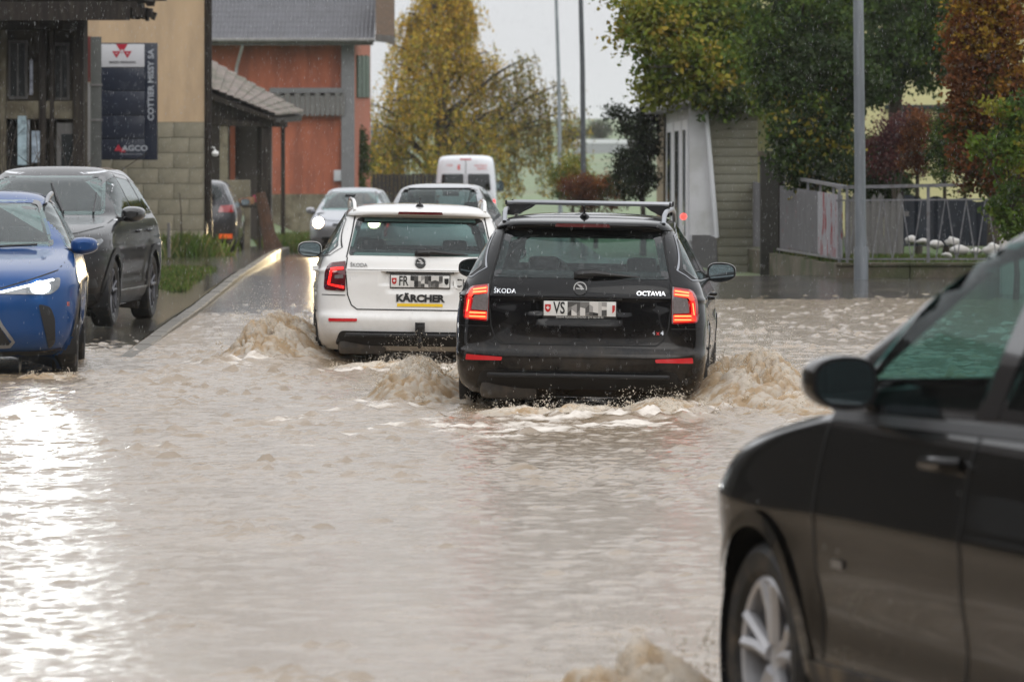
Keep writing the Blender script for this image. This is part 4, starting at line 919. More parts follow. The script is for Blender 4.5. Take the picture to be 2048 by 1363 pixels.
for j in range(39): F += [(j * 24 + k, j * 24 + k + 1, j * 24 + k + 25, j * 24 + k + 24) for k in range(23)]
ln_ = mesh_obj('lawn', V, F, lawnm); ln_['kind'] = 'structure'
asp = mat('wet_asphalt', (.05, .047, .045), .11, var=.3, vscale=1.5, bump=.14, bscale=30, col2=(.11, .095, .078), mscale=.7, mlo=.48, mhi=.62, ior=1.33, spec=.6)
def road_z(X, Y):
    z = ROADZ(Y) - .07 * sst(.8, 2.0, X) * (1 - sst(60, 66, Y)) + .02 * sst(2.6, 5, X) * sst(68, 72, Y) + .095 * sst(2.75, 3.05, X - .05 * (Y - 46)) * sst(45.6, 46.4, Y) * (1 - sst(50.0, 50.15, Y - .25 * (X - 3)))
    return z
gridmesh('road', np.arange(-16, 16.01, .32), np.concatenate([np.arange(-20, 40, 1.), np.arange(40, 76, .25), np.arange(76, 185.1, 1.)]), road_z, asp, skip=lambda x, y: ((x > 3.3) & (y > 76)) | ((x < -9) & (y > 112)) | ((x > 1.9) & (y > 105)))
# left pavement with its kerb stones
PVZ = tab([(36, -.05), (41, .02), (45, .056), (50, .080), (56, .105), (75, .13), (95, .03), (112, -.12), (124, -.27)])
pav = mat('wet_concrete', (.040, .036, .031), .10, var=.4, vscale=1.2, bump=.12, bscale=14, col2=(.085, .073, .056), mscale=.9, ior=1.33, spec=.5)
ys = np.arange(36, 124.1, .5); us = np.concatenate([np.linspace(0, 1, 30)])
V = []; F = []
for y in ys:
    kx = float(KERBX(y)) - .087
    for u in us: V.append((kx - u * u * 12, y, float(PVZ(y)) + (.006 if u == 0 else 0)))
n = len(us)
for i in range(len(ys) - 1): F += [(i * n + k, i * n + k + 1, (i + 1) * n + k + 1, (i + 1) * n + k) for k in range(n - 1)]
pv = mesh_obj('pavement', V, F, pav); pv['kind'] = 'structure'
ks = mat('kerb_stone', (.10, .088, .07), .6, var=.45, vscale=4, bump=.2, bscale=40)
yk = 37.0; i = 0; rk = random.Random(3)
while yk < 122:
    ln = 1.0 + rk.uniform(-.08, .08); a = Vector((float(KERBX(yk)), yk, float(PVZ(yk)) + .012)); b = Vector((float(KERBX(yk + ln)), yk + ln - .012, float(PVZ(yk + ln)) + .012)); d = (b - a).normalized(); r = d.cross(Vector((0, 0, 1)))
    mb = MB(); lo = Vector((0, 0, -.2)); j = Vector((0, 0, rk.uniform(-.004, .006)))
    tl = [a - r * .075 + j, a + r * .075 + j, b + r * .075 + j, b - r * .075 + j]
    mb.add([q + lo for q in tl] + [q - Vector((0, 0, .012)) for q in tl] + [a - r * .06 + d * .012 + j, a + r * .06 + d * .012 + j, b + r * .06 - d * .012 + j, b - r * .06 - d * .012 + j],
           [(0, 1, 5, 4), (1, 2, 6, 5), (2, 3, 7, 6), (3, 0, 4, 7), (4, 5, 9, 8), (5, 6, 10, 9), (6, 7, 11, 10), (7, 4, 8, 11), (8, 9, 10, 11)])
    mb.build('kerb_stone', ks, pv, smooth=False); yk += ln

# ---------------------------------------------------------------- flood water
rng = np.random.default_rng(5)
WX = np.arange(-6.2, 7.4, .039); WY = np.concatenate([np.arange(11.0, 48.0, .039), np.arange(48.0, 72.0, .08)])
def spec(nx, ny, dx, dy, lmin, lmax, p=1.5, an=1.0, seed=0):
    g = np.random.default_rng(seed); kx = np.fft.fftfreq(nx, dx)[None, :]; ky = np.fft.fftfreq(ny, dy)[:, None] * an
    k = np.hypot(kx, ky) + 1e-9; a = np.where((k > 1 / lmax) & (k < 1 / lmin), k ** -p, 0)
    h = np.fft.ifft2((g.normal(size=(ny, nx)) + 1j * g.normal(size=(ny, nx))) * a).real
    return h / h.std()
nX, nY = len(WX), len(WY)
gx, gy = np.meshgrid(WX, WY)
sw = spec(nX, nY, .039, .039, .9, 3.5, 1.2, 1.0, 1); ch = spec(nX, nY, .039, .039, .16, .60, 1.0, .8, 2); fi = spec(nX, nY, .039, .039, .09, .24, .8, .8, 3); tu = spec(nX, nY, .039, .039, .07, .30, 1.3, 1.0, 4); big = spec(nX, nY, .039, .039, 3, 14, 1.2, 1, 6)
fo = spec(nX, nY, .039, .039, .10, 1.2, 1.3, .6, 7)
crest = lambda h: np.where(h > 0, np.abs(h) ** 1.25, h * .75)
# smooth backwater on the left, with its ragged edge
XB = tab([(11, -.6), (17, -1.05), (18.2, -1.2), (20.5, -1.6), (23, -1.45), (26.2, -1.7), (30, -2.4), (36, -3.2), (44, -3.6)])
ed = gx - XB(gy) - .16 * ch - .10 * sw
calm = 1 - sst(-.25, .35, ed)
gain = (1 - .72 * calm) * (.5 + .5 * sst(-1.3, 1.4, big))
gain = gain * (1 - .45 * sst(52, 70, gy))
md1 = spec(nX, nY, .039, .039, .25, 1.6, .7, .6, 11)
far = .60 + .85 * sst(24, 34, gy)
wake = np.exp(-((gx - .35) / 1.5) ** 2 - ((gy - 31.0) / 4.0) ** 2) + .8 * np.exp(-((gx + 1.0) / 1.3) ** 2 - ((gy - 40.0) / 2.5) ** 2)
H = gain * (.0030 * wake * fi + .0028 * wake * tu) + gain * far * (.0022 * sw + .0018 * ch + .0015 * fi + sst(.1, 1.9, md1) * (.0075 * ch + .0068 * crest(fi))) + .0022 * fi * calm
H += calm * sst(10, 16, gy) * (1 - sst(34, 40, gy)) * .0065 * np.sin(2 * np.pi * (gy + .12 * np.sin(gx * 1.3) + .05 * ch) / (.50 + .012 * gy)) * (.55 + .45 * np.sin(gx * .9 + gy * .35))
H += .017 * np.exp(-((ed - .05) / .13) ** 2) * (1 - sst(27, 34, gy)) * sst(-.3, .9, sw) * (.6 + .5 * ch + .25 * fi).clip(-.3, 2.2)
# wheel wash and wakes: (x, y, rx, ry, height, turbulence, foam, tilt)
LOBES = [(1.72, 36.9, .42, 1.1, .17, .062, .75), (2.25, 35.6, .60, 1.3, .055, .03, .8), (1.35, 35.3, .28, .5, .06, .035, .75), (-.62, 37.3, .26, .75, .12, .055, .6), (-1.05, 36.3, .45, 1.0, .045, .03, .6), (.45, 34.7, .95, .8, .035, .028, 1.02), (1.0, 34.6, .5, .5, .05, .035, .8), (.2, 33.4, 1.1, 1.0, .010, .018, .85),
         (-1.9, 45.0, .34, 1.1, .20, .07, .6), (-2.35, 44.0, .45, 1.3, .07, .035, .7), (-1.0, 42.4, .75, .6, .04, .032, .95), (-.25, 42.0, .5, .8, .05, .03, .7), (-3.6, 41.4, .35, .4, .03, .03, .3), (.85, 15.4, .28, .5, .05, .03, .7)]
FO = np.zeros_like(H); TUR = np.zeros_like(H)
for (x, y, rx, ry, a, t, f) in LOBES:
    e = np.exp(-(((gx - x) / rx) ** 2 + ((gy - y) / ry) ** 2) ** 1.15)
    H += e * a * .5 * (1 + .25 * ch) + e * t * .17 * (tu + .35 * ch); FO = np.maximum(FO, e * f); TUR = np.maximum(TUR, e)
def ridge(pts, wd, a, f):
    global H, FO
    best = np.full_like(H, 9.)
    for (x0, y0), (x1, y1) in zip(pts[:-1], pts[1:]):
        dx, dy = x1 - x0, y1 - y0; t = np.clip(((gx - x0) * dx + (gy - y0) * dy) / (dx * dx + dy * dy), 0, 1)
        best = np.minimum(best, np.hypot(gx - x0 - t * dx, (gy - y0 - t * dy) * .5))
    e = np.exp(-(best / wd) ** 2) * (.4 + .6 * sst(-1, 1, sw)); H += e * a * .55 * (.8 + .45 * ch + .4 * tu); FO = np.maximum(FO, e * f)
ridge([(-.6, 36.6), (-1.4, 34.6), (-2.1, 32.2), (-2.3, 30.5)], .16, .030, .45); ridge([(-.2, 35.3), (-.8, 33.4), (-1.3, 31.5)], .14, .026, .5); ridge([(1.9, 35.2), (1.9, 33.5), (2.1, 31.5)], .2, .022, .55)
ridge([(.9, 34.2), (.3, 32.8), (-.3, 31.8)], .16, .018, .75); ridge([(2.4, 37.5), (3.1, 36.0), (3.3, 34.5)], .2, .03, .5); ridge([(-2.4, 44), (-2.9, 42), (-3.0, 40)], .16, .03, .4); ridge([(2.2, 42), (3.0, 44), (3.4, 47)], .3, .018, .4)
foam = sst(.25, 1.15, FO * 1.1 + .24 * fo + .12 * crest(tu) * FO - .12) * (FO > .03)
foam = np.clip(foam, 0, 1)
bnd = np.minimum(sst(-6.2, -5.4, gx), 1 - sst(6.5, 7.3, gx)); H *= bnd
wz = WL + H
# ---- water material: silt-laden, glossy, foam where the wheels churn it
wm = bpy.data.materials.new('silty_water'); wm.use_nodes = True; nt = wm.node_tree; b = nt.nodes['Principled BSDF']; L = nt.links.new
tc = N(nt, 'ShaderNodeTexCoord'); at = N(nt, 'ShaderNodeAttribute', attribute_name='foam')
n1 = N(nt, 'ShaderNodeTexNoise'); n1.inputs['Scale'].default_value = .8; n1.inputs['Detail'].default_value = 5; L(tc.outputs['Object'], n1.inputs['Vector'])
mx1 = N(nt, 'ShaderNodeMix', data_type='RGBA'); mx1.inputs[6].default_value = (.215, .158, .10, 1); mx1.inputs[7].default_value = (.30, .232, .16, 1); L(n1.outputs['Fac'], mx1.inputs[0])
n2 = N(nt, 'ShaderNodeTexNoise'); n2.inputs['Scale'].default_value = 34; n2.inputs['Detail'].default_value = 6; n2.inputs['Roughness'].default_value = .7; L(tc.outputs['Object'], n2.inputs['Vector'])
fr_ = N(nt, 'ShaderNodeMath', operation='MULTIPLY_ADD'); L(n2.outputs['Fac'], fr_.inputs[0]); fr_.inputs[1].default_value = .9; fr_.inputs[2].default_value = -.45
fa = N(nt, 'ShaderNodeMath', operation='ADD'); L(at.outputs['Fac'], fa.inputs[0]); L(fr_.outputs[0], fa.inputs[1])
mrf = N(nt, 'ShaderNodeMapRange'); mrf.inputs['From Min'].default_value = .22; mrf.inputs['From Max'].default_value = 1.0; L(fa.outputs[0], mrf.inputs['Value'])
mx2 = N(nt, 'ShaderNodeMix', data_type='RGBA'); L(mrf.outputs[0], mx2.inputs[0]); L(mx1.outputs[2], mx2.inputs[6]); mx2.inputs[7].default_value = (.70, .64, .57, 1)
L(mx2.outputs[2], b.inputs['Base Color'])
ro = N(nt, 'ShaderNodeMapRange'); ro.inputs['To Min'].default_value = .12; ro.inputs['To Max'].default_value = .5; L(mrf.outputs[0], ro.inputs['Value']); L(ro.outputs[0], b.inputs['Roughness'])
b.inputs['IOR'].default_value = 1.52
mpw = N(nt, 'ShaderNodeMapping'); mpw.inputs['Scale'].default_value = (1, .6, 1); L(tc.outputs['Object'], mpw.inputs[0])
n3 = N(nt, 'ShaderNodeTexNoise'); n3.inputs['Scale'].default_value = 30; n3.inputs['Detail'].default_value = 4; n3.inputs['Roughness'].default_value = .68; L(mpw.outputs[0], n3.inputs['Vector'])
bp = N(nt, 'ShaderNodeBump'); bp.inputs['Strength'].default_value = .8; bp.inputs['Distance'].default_value = .010; L(n3.outputs['Fac'], bp.inputs['Height']); L(bp.outputs[0], b.inputs['Normal'])
wo = gridmesh('flood_water', WX, WY, lambda X, Y: wz, wm)
ats = wo.data.attributes.new('foam', 'FLOAT', 'POINT'); ats.data.foreach_set('value', foam.astype(np.float32).ravel())
# the same sheet goes on flat beyond the modelled waves
mb = MB()
for (x0, x1, y0, y1) in ((-30, WX[0], -20, 72), (WX[-1], 30, -20, 72), (WX[0], WX[-1], -20, 11.0)): mb.add([(x0, y0, WL), (x1, y0, WL), (x1, y1, WL), (x0, y1, WL)], [(0, 1, 2, 3)])
bm = bmesh.new(); bm.from_mesh(wo.data); me2 = bpy.data.meshes.new('w'); me2.from_pydata(mb.v, [], mb.f); bm.from_mesh(me2); bm.to_mesh(wo.data); bm.free()

# ---------------------------------------------------------------- splashes thrown up by the wheels
sm = bpy.data.materials.new('churned_water'); sm.use_nodes = True; nt = sm.node_tree; b = nt.nodes['Principled BSDF']; L = nt.links.new
tc = N(nt, 'ShaderNodeTexCoord'); n = N(nt, 'ShaderNodeTexNoise'); n.inputs['Scale'].default_value = 22; n.inputs['Detail'].default_value = 7; n.inputs['Roughness'].default_value = .75; L(tc.outputs['Object'], n.inputs['Vector'])
at2 = N(nt, 'ShaderNodeAttribute', attribute_name='foam'); ad = N(nt, 'ShaderNodeMath', operation='MULTIPLY_ADD'); L(n.outputs['Fac'], ad.inputs[0]); ad.inputs[1].default_value = .9; L(at2.outputs['Fac'], ad.inputs[2])
mr = N(nt, 'ShaderNodeMapRange'); mr.inputs['From Min'].default_value = .50; mr.inputs['From Max'].default_value = 1.05; L(ad.outputs[0], mr.inputs['Value'])
mx = N(nt, 'ShaderNodeMix', data_type='RGBA'); L(mr.outputs[0], mx.inputs[0]); mx.inputs[6].default_value = (.64, .49, .32, 1); mx.inputs[7].default_value = (.82, .76, .67, 1); L(mx.outputs[2], b.inputs['Base Color'])
b.inputs['Roughness'].default_value = .5; b.inputs['IOR'].default_value = 1.33; b.inputs['Subsurface Weight'].default_value = 0.0; b.inputs['Subsurface Radius'].default_value = (.16, .12, .08); b.inputs['Subsurface Scale'].default_value = 1.0
n3 = N(nt, 'ShaderNodeTexNoise'); n3.inputs['Scale'].default_value = 75; n3.inputs['Detail'].default_value = 5; L(tc.outputs['Object'], n3.inputs['Vector'])
bp = N(nt, 'ShaderNodeBump'); bp.inputs['Strength'].default_value = .5; bp.inputs['Distance'].default_value = .006; L(n3.outputs['Fac'], bp.inputs['Height']); L(bp.outputs[0], b.inputs['Normal'])
tl = N(nt, 'ShaderNodeBsdfTranslucent'); L(mx.outputs[2], tl.inputs['Color']); ms = N(nt, 'ShaderNodeMixShader'); ms.inputs[0].default_value = .6
L(b.outputs[0], ms.inputs[1]); L(tl.outputs[0], ms.inputs[2])
# the sheet tears into holes where it is thrown up thin
at3 = N(nt, 'ShaderNodeAttribute', attribute_name='thin'); nh = N(nt, 'ShaderNodeTexNoise'); nh.inputs['Scale'].default_value = 30; nh.inputs['Detail'].default_value = 6; nh.inputs['Roughness'].default_value = .75; L(tc.outputs['Object'], nh.inputs['Vector'])
ah = N(nt, 'ShaderNodeMath', operation='ADD'); L(at3.outputs['Fac'], ah.inputs[0]); L(nh.outputs['Fac'], ah.inputs[1]); mh = N(nt, 'ShaderNodeMapRange'); mh.inputs['From Min'].default_value = .98; mh.inputs['From Max'].default_value = 1.40; L(ah.outputs[0], mh.inputs['Value'])
tp_ = N(nt, 'ShaderNodeBsdfTransparent'); mt = N(nt, 'ShaderNodeMixShader'); L(mh.outputs[0], mt.inputs[0]); L(ms.outputs[0], mt.inputs[1]); L(tp_.outputs[0], mt.inputs[2]); L(mt.outputs[0], nt.nodes['Material Output'].inputs['Surface'])
ICO = bmesh.new(); bmesh.ops.create_icosphere(ICO, subdivisions=2, radius=1.0); ICO.verts.index_update()
IV = np.array([v.co for v in ICO.verts]); IF = np.array([[v.index for v in f.verts] for f in ICO.faces]); ICO.free()
DV = np.array([(1, 0, 0), (0, 1, 0), (-1, 0, 0), (0, -1, 0), (0, 0, 1), (0, 0, -1)], float); DF = np.array([(0, 1, 4), (1, 2, 4), (2, 3, 4), (3, 0, 4), (1, 0, 5), (2, 1, 5), (3, 2, 5), (0, 3, 5)])
def splash(label, c, rx, ry, h, seed, lean=(0, 0), res=.015, jets=14, drops=1000, streak=(1, 1), foamy=.0, sharp=1.0):
    """churned water: a fine turbulent surface rising out of the flood, with strings of drops thrown off it"""
    g = np.random.default_rng(seed); nx, ny = int(3.0 * rx / res), int(3.0 * ry / res)
    u = np.linspace(-1.5, 1.5, nx); v = np.linspace(-1.5, 1.5, ny); U, Vv = np.meshgrid(u, v)
    n1 = spec(nx, ny, res * streak[0], res * streak[1], .16, .7, 1.6, 1, seed * 7 + 1); n2 = spec(nx, ny, res * streak[0], res * streak[1], .05, .24, 1.8, 1, seed * 7 + 2); n3 = spec(nx, ny, res, res, .034, .07, 1.0, 1, seed * 7 + 3); n4 = spec(nx, ny, res, res, .05, .5, 1.3, 1, seed * 7 + 4)
    rad_ = U ** 2 + Vv ** 2 + .14 * n1
    env = np.exp(-np.clip(rad_, 0, None) ** 1.2 * 1.9); env = env - .035
    rid = 1 - np.abs(n2).clip(0, 1.6) / 1.6
    Z = env * h * (.50 + .30 * np.clip(n1, -1.2, 1.6) + sharp * (.22 * rid ** 1.3 + .05 * n2)) + np.clip(env, 0, .4) * (.012 * n2 + .006 * n3)
    gy_, gx_ = np.gradient(Z, res); ch_ = .014
    X = U * rx + lean[0] * np.clip(Z, 0, 9) - np.clip(gx_, -1.6, 1.6) * ch_ * .55; Yy = Vv * ry + lean[1] * np.clip(Z, 0, 9) - np.clip(gy_, -1.6, 1.6) * ch_ * .55
    V = np.stack([X, Yy, Z], -1).reshape(-1, 3); i = np.arange(nx - 1)[None, :] + np.arange(ny - 1)[:, None] * nx; F = np.stack([i, i + 1, i + nx + 1, i + nx], -1).reshape(-1, 4)
    keep = (env.reshape(-1) > -.03)[F].any(1); F = F[keep]
    fo_ = np.clip(.30 + foamy + .32 * n4 + .25 * (rid - .5) + .2 * n3 * .5, 0, 1).reshape(-1)
    th_ = np.clip(Z / (h * .9), 0, 1).reshape(-1) * .9 + .12 * n2.reshape(-1) * (env.reshape(-1) > .02)
    # drops: loose spray and strings along ballistic arcs
    dp = []; dr = []
    k = drops; a_ = g.normal(0, .5, (k, 2)); zz_ = np.exp(-(a_ ** 2).sum(1)) * h * g.uniform(.25, 1.25, k); dp.append(np.stack([a_[:, 0] * rx + lean[0] * zz_, a_[:, 1] * ry, zz_], 1)); dr.append(g.uniform(.001, .0034, k) * (g.random(k) ** 2 + .4))
    for j in range(jets):
        a_ = g.normal(0, .42, 2); e = math.exp(-(a_ ** 2).sum() * 1.5); p0 = np.array([a_[0] * rx, a_[1] * ry, h * .45 * e]); d = np.array([g.normal(0, .35) + lean[0] * .8, g.normal(0, .3), g.uniform(.7, 1.3)]) * h * g.uniform(.5, 1.15)
        t = np.sort(g.random(36)); q = p0 + d * t[:, None] - np.array([0, 0, .5 * h]) * (t ** 2)[:, None] + g.normal(0, .010, (36, 3)) * (1 + 2 * t)[:, None]; dp.append(q); dr.append((.0062 * (1 - t) + .0015) * g.uniform(.6, 1.3, 36))
    dp = np.concatenate(dp); dr = np.concatenate(dr); nd = len(DV); DVs = (DV[None] * dr[:, None, None] * np.array([1, 1, 1.35]) + dp[:, None, :]).reshape(-1, 3); base = len(V)
    DFs = (DF[None] + (np.arange(len(dp)) * nd)[:, None, None]).reshape(-1, 3) + base
    me = bpy.data.meshes.new('wheel_splash'); VV = np.vstack([V, DVs]); me.vertices.add(len(VV)); me.vertices.foreach_set('co', VV.astype(np.float32).ravel())
    li = np.concatenate([F.ravel(), DFs.ravel()]); me.loops.add(len(li)); me.loops.foreach_set('vertex_index', li.astype(np.int32)); me.polygons.add(len(F) + len(DFs))
    me.polygons.foreach_set('loop_start', np.concatenate([np.arange(len(F)) * 4, len(F) * 4 + np.arange(len(DFs)) * 3]).astype(np.int32)); me.update(calc_edges=True); me.shade_smooth()
    at_ = me.attributes.new('foam', 'FLOAT', 'POINT'); at_.data.foreach_set('value', np.concatenate([fo_, np.full(len(DVs), .85)]).astype(np.float32))
    at_ = me.attributes.new('thin', 'FLOAT', 'POINT'); at_.data.foreach_set('value', np.concatenate([th_, np.zeros(len(DVs))]).astype(np.float32))
    o = obj('wheel_splash', me, sm); o.location = c; return tag(o, label, 'splash', 'splashes thrown up by car wheels', 'stuff')
splash('brown bow wave rolling off the right flank of the black estate car', (1.72, 36.6, .05), .66, 1.6, .54, 1, (.15, -.1), jets=26, drops=2600, streak=(1, .7))
splash('low foamy swell spreading right of the black estate car', (2.15, 35.5, .05), .66, 1.4, .22, 2, (.2, 0), jets=8, drops=700, foamy=.15)
splash('upright splash beside the left rear wheel of the black estate car', (-.66, 37.2, .05), .44, 1.0, .46, 3, (-.2, -.1), jets=26, drops=1800)
splash('line of white foam boiling behind the black estate car', (.35, 34.9, .05), .9, .6, .13, 4, jets=10, drops=900, foamy=.35)
splash('spiky foam lumps behind the right rear wheel of the black car', (1.05, 34.9, .05), .45, .5, .19, 5, jets=18, drops=900, foamy=.1)
splash('tall brown splash off the left wheels of the white estate car', (-2.0, 45.0, .05), .62, 1.3, .58, 6, (-.3, 0), jets=30, drops=2600)
splash('foam churned up under the tail of the white estate car', (-.95, 42.7, .05), .8, .6, .13, 7, jets=10, drops=900, foamy=.25)
splash('small splash between the two estate cars', (-.30, 41.0, .05), .36, .7, .20, 8, (-.1, 0), jets=14, drops=700)
splash('dark ripple of water at the front wheel of the blue car', (-3.8, 41.0, .05), .34, .35, .08, 9, jets=3, drops=300, foamy=-.2)
splash('blurred brown splash at the front wheel of the nearest car', (.42, 15.75, .04), .40, .45, .40, 10, (-.2, 0), res=.012, jets=10, drops=500)
for k_, (x_, y_) in enumerate(((-.28, 36.75), (1.18, 36.4), (-1.62, 44.9))):   # water streaming off the tyres
    splash(('spray dripping off the left rear tyre of the black car', 'spray dripping off the right rear tyre of the black car', 'spray dripping off the left rear tyre of the white car')[k_], (x_, y_ - .25, .05), .15, .14, .12, 20 + k_, jets=16, drops=700, foamy=.2)
# ---------------------------------------------------------------- beige rendered building with the company sign
REND = mat('beige_render', (.50, .36, .225), .85, var=.12, vscale=.9, bump=.15, bscale=40, col2=(.37, .27, .175), mscale=1.1, mlo=.45, mhi=.75, stretch=(2.2, 2.2, .5))
BLOCK = mat('grey_green_block', (.205, .19, .135), .85, var=.22, vscale=3, bump=.25, bscale=30, col2=(.25, .225, .165), mscale=1.2)
MORT = mat('mortar', (.215, .20, .145), .9, var=.15)
DARKW = mat('dark_wet_timber', (.016, .012, .010), .6, var=.4, vscale=3, stretch=(6, 6, .6), bump=.3, bscale=20, col2=(.035, .028, .021), mscale=2, spec=.25)
GREYW = mat('grey_timber', (.13, .125, .12), .7, var=.35, vscale=3, stretch=(6, 6, .6), bump=.3, bscale=20)
CONC = mat('stained_concrete', (.17, .15, .105), .85, var=.3, vscale=1.5, bump=.2, bscale=30, col2=(.085, .07, .045), mscale=1.3)
OLDPL = mat('old_plaster', (.07, .057, .04), .9, var=.35, vscale=1.2, col2=(.02, .016, .012), mscale=.9, bump=.2)
WIN = mat('dark_window_glass', (.02, .024, .026), .06, coat=1.)
PIPE = mat('zinc_pipe', (.16, .155, .15), .5, metal=.4, var=.3)
YB = 98.0
xc = PX(409, YB); bb = thing('rendered_building', 'beige rendered building with a grey block base and company sign', 'building', (xc, YB, 0))
zb = PZ(244, YB)
MB().prism([(-7.5, 0), (0, 0), (-.55, 7), (-7.5, 7)], 'z', zb, 6.2).build('rendered_wall', REND, bb)
MB().prism([(-7.5, .03), (-.03, .03), (-.58, 6.9), (-7.5, 6.9)], 'z', -.4, zb - .004).build('block_wall_core', MORT, bb)
bw, bh = .60, .302; i = 0; rb = random.Random(4); protos = {}
z = zb
while z > -.2:
    off = (i % 2) * bw / 2; x = 0.
    while x > -3.6:
        w_ = bw if not (x == 0 and off) else bw / 2
        key = round(w_, 2)
        if key not in protos:
            o = MB().box((-w_ / 2, 0, -bh / 2), (w_ - .009, .05, bh - .009), bev=.004).build('concrete_block', BLOCK, bb, angle=30); protos[key] = o
        else:
            o = protos[key].copy(); COL.objects.link(o); o.parent = bb
        o.location = (x, .012 + rb.uniform(-.004, .004), z); x -= w_
    z -= bh; i += 1
rf = MB(); rf.prism([(-8.3, 5.9), (-3.7, 8.6), (.9, 5.9), (.9, 6.15), (-3.7, 8.9), (-8.3, 6.15)], 'y', -.8, 7.6); rf.build('roof', mat('old_tiles', (.11, .065, .05), .7, var=.4, vscale=4, bump=.4, bscale=12), bb)
MB().tube([(.10, -.06, 6.0), (.09, -.06, .9), (.13, -.06, .2), (.16, -.12, .05)], .055, 10).build('downpipe', DARKW, bb)
MB().b2((.0, -.03, .4), (.05, .35, 6.2)).build('corner_board', DARKW, bb)
lp = MB(); lp.lathe([(.0, .06), (.05, .05), (.075, 0), (.05, -.05), (0, -.06)], 'z', 14, (.22, -.15, PZ(307, YB))); lp.tube([(.08, -.05, PZ(307, YB) + .12), (.2, -.12, PZ(307, YB) + .12), (.22, -.15, PZ(307, YB) + .05)], .012, 6); lp.build('globe_lamp', mat('opal_glass', (.7, .7, .68), .3), bb)
MB().box((.12, -.3, .05), (.5, .5, .12), bev=.02).build('concrete_pad', CONC, bb)

# ---- company sign on its post
YS = 96.0; x0, x1, z0, z1 = PX(201, YS), PX(315, YS), PZ(320, YS), PZ(86, YS); W_ = x1 - x0; Hh = z1 - z0
NAVY = mat('sign_navy', (.012, .017, .032), .3, coat=.3, var=.2, vscale=2); SWH = mat('sign_white', (.50, .50, .52), .4); SRED = mat('sign_red', (.36, .012, .03), .4); SGRY = mat('sign_grey', (.34, .36, .39), .4)
sg = thing('company_sign', 'dark blue company sign with white and navy panels on the beige wall', 'sign', (x0, YS, z0))
MB().box((W_ / 2, .05, Hh / 2), (W_, .10, Hh), bev=.006).build('sign_cabinet', NAVY, sg)
rows = [(PZ(135, YS), PZ(88, YS), SWH)] + [(PZ(a, YS), PZ(b, YS), NAVY) for a, b in ((181, 136.5), (230, 182.5), (277, 231.5), (318, 278.5))]
pw = PX(289, YS) - x0
for (a, b, m) in rows: MB().b2((.01, -.022, a - z0 + .006), (pw, -.002, b - z0 - .006), bev=.004).build('sign_panel', m, sg)
MB().b2((pw + .006, -.018, .01), (W_ - .006, -.002, Hh - .01), bev=.004).build('sign_panel', NAVY, sg)
text('COTTIER MISSY SA', .155, SGRY, sg, (pw + (W_ - pw) / 2 + .004, -.024, PZ(170, YS) - z0), rot=(R(90), R(-90), 0), bold=.004, sx=1.06)
ez = PZ(104, YS) - z0; ex = PX(244, YS) - x0
def tri(mb, cx, cz, r, y, up=True):
    s_ = 1 if up else -1; mb.add([(cx - r, y, cz + s_ * r * .7), (cx + r, y, cz + s_ * r * .7), (cx, y, cz - s_ * r * .9)], [(0, 1, 2)])
mb = MB(); tri(mb, ex, ez + .07, .115, -.026); tri(mb, ex - .105, ez - .045, .085, -.027); tri(mb, ex + .105, ez - .045, .085, -.027); em = mb.build('triple_triangle_emblem', SRED, sg, smooth=False)
mb = MB(); tri(mb, ex, ez + .02, .04, -.029, False); tri(mb, ex - .105, ez - .03, .02, -.029); tri(mb, ex + .105, ez - .03, .02, -.029); mb.build('emblem_core', SWH, em, smooth=False)
text('MASSEY FERGUSON', .058, INK, sg, (PX(245, YS) - x0, -.026, PZ(125, YS) - z0), bold=.001)
text('AGCO', .145, SGRY, sg, (PX(270, YS) - x0, -.026, PZ(297, YS) - z0), bold=.004, sx=1.15)
mb = MB(); tri(mb, PX(237, YS) - x0, PZ(296, YS) - z0, .08, -.026, False); tri(mb, PX(246, YS) - x0, PZ(300, YS) - z0, .06, -.027, False); mb.build('red_emblem', SRED, sg, smooth=False)
text('Your Agriculture Company', .04, SGRY, sg, (PX(262, YS) - x0, -.026, PZ(308, YS) - z0), extrude=.001)
po = thing('flue_pipe', 'thick grey cement pipe standing left of the company sign', 'pipe', (PX(192, 95), 95, 0))
MB().tube([(0, 0, -.2), (0, 0, PZ(74, 95))], .105, 16).build('pipe', mat('fibre_cement', (.075, .078, .072), .7, var=.25, vscale=3), po)
for p in (170, 240): MB().tube([(0, 0, PZ(p, 95) - .02), (0, 0, PZ(p, 95) + .02)], .125, 16).build('pipe_collar', PIPE, po)
bn = tag(MB().b2((PX(172, 95.4), 95.4, PZ(330, 95.4)), (PX(183, 95.4), 95.44, PZ(165, 95.4))).build('white_board', mat('weathered_white', (.33, .32, .31), .5)), 'narrow weathered white board left of the grey pipe', 'board')
bn = tag(MB().b2((PX(172, 95.4), 95.38, PZ(165, 95.4) + .01), (PX(183, 95.4), 95.44, PZ(73, 95.4))).build('red_board', mat('weathered_red', (.12, .018, .015), .5)), 'narrow dark red board left of the grey pipe', 'board')

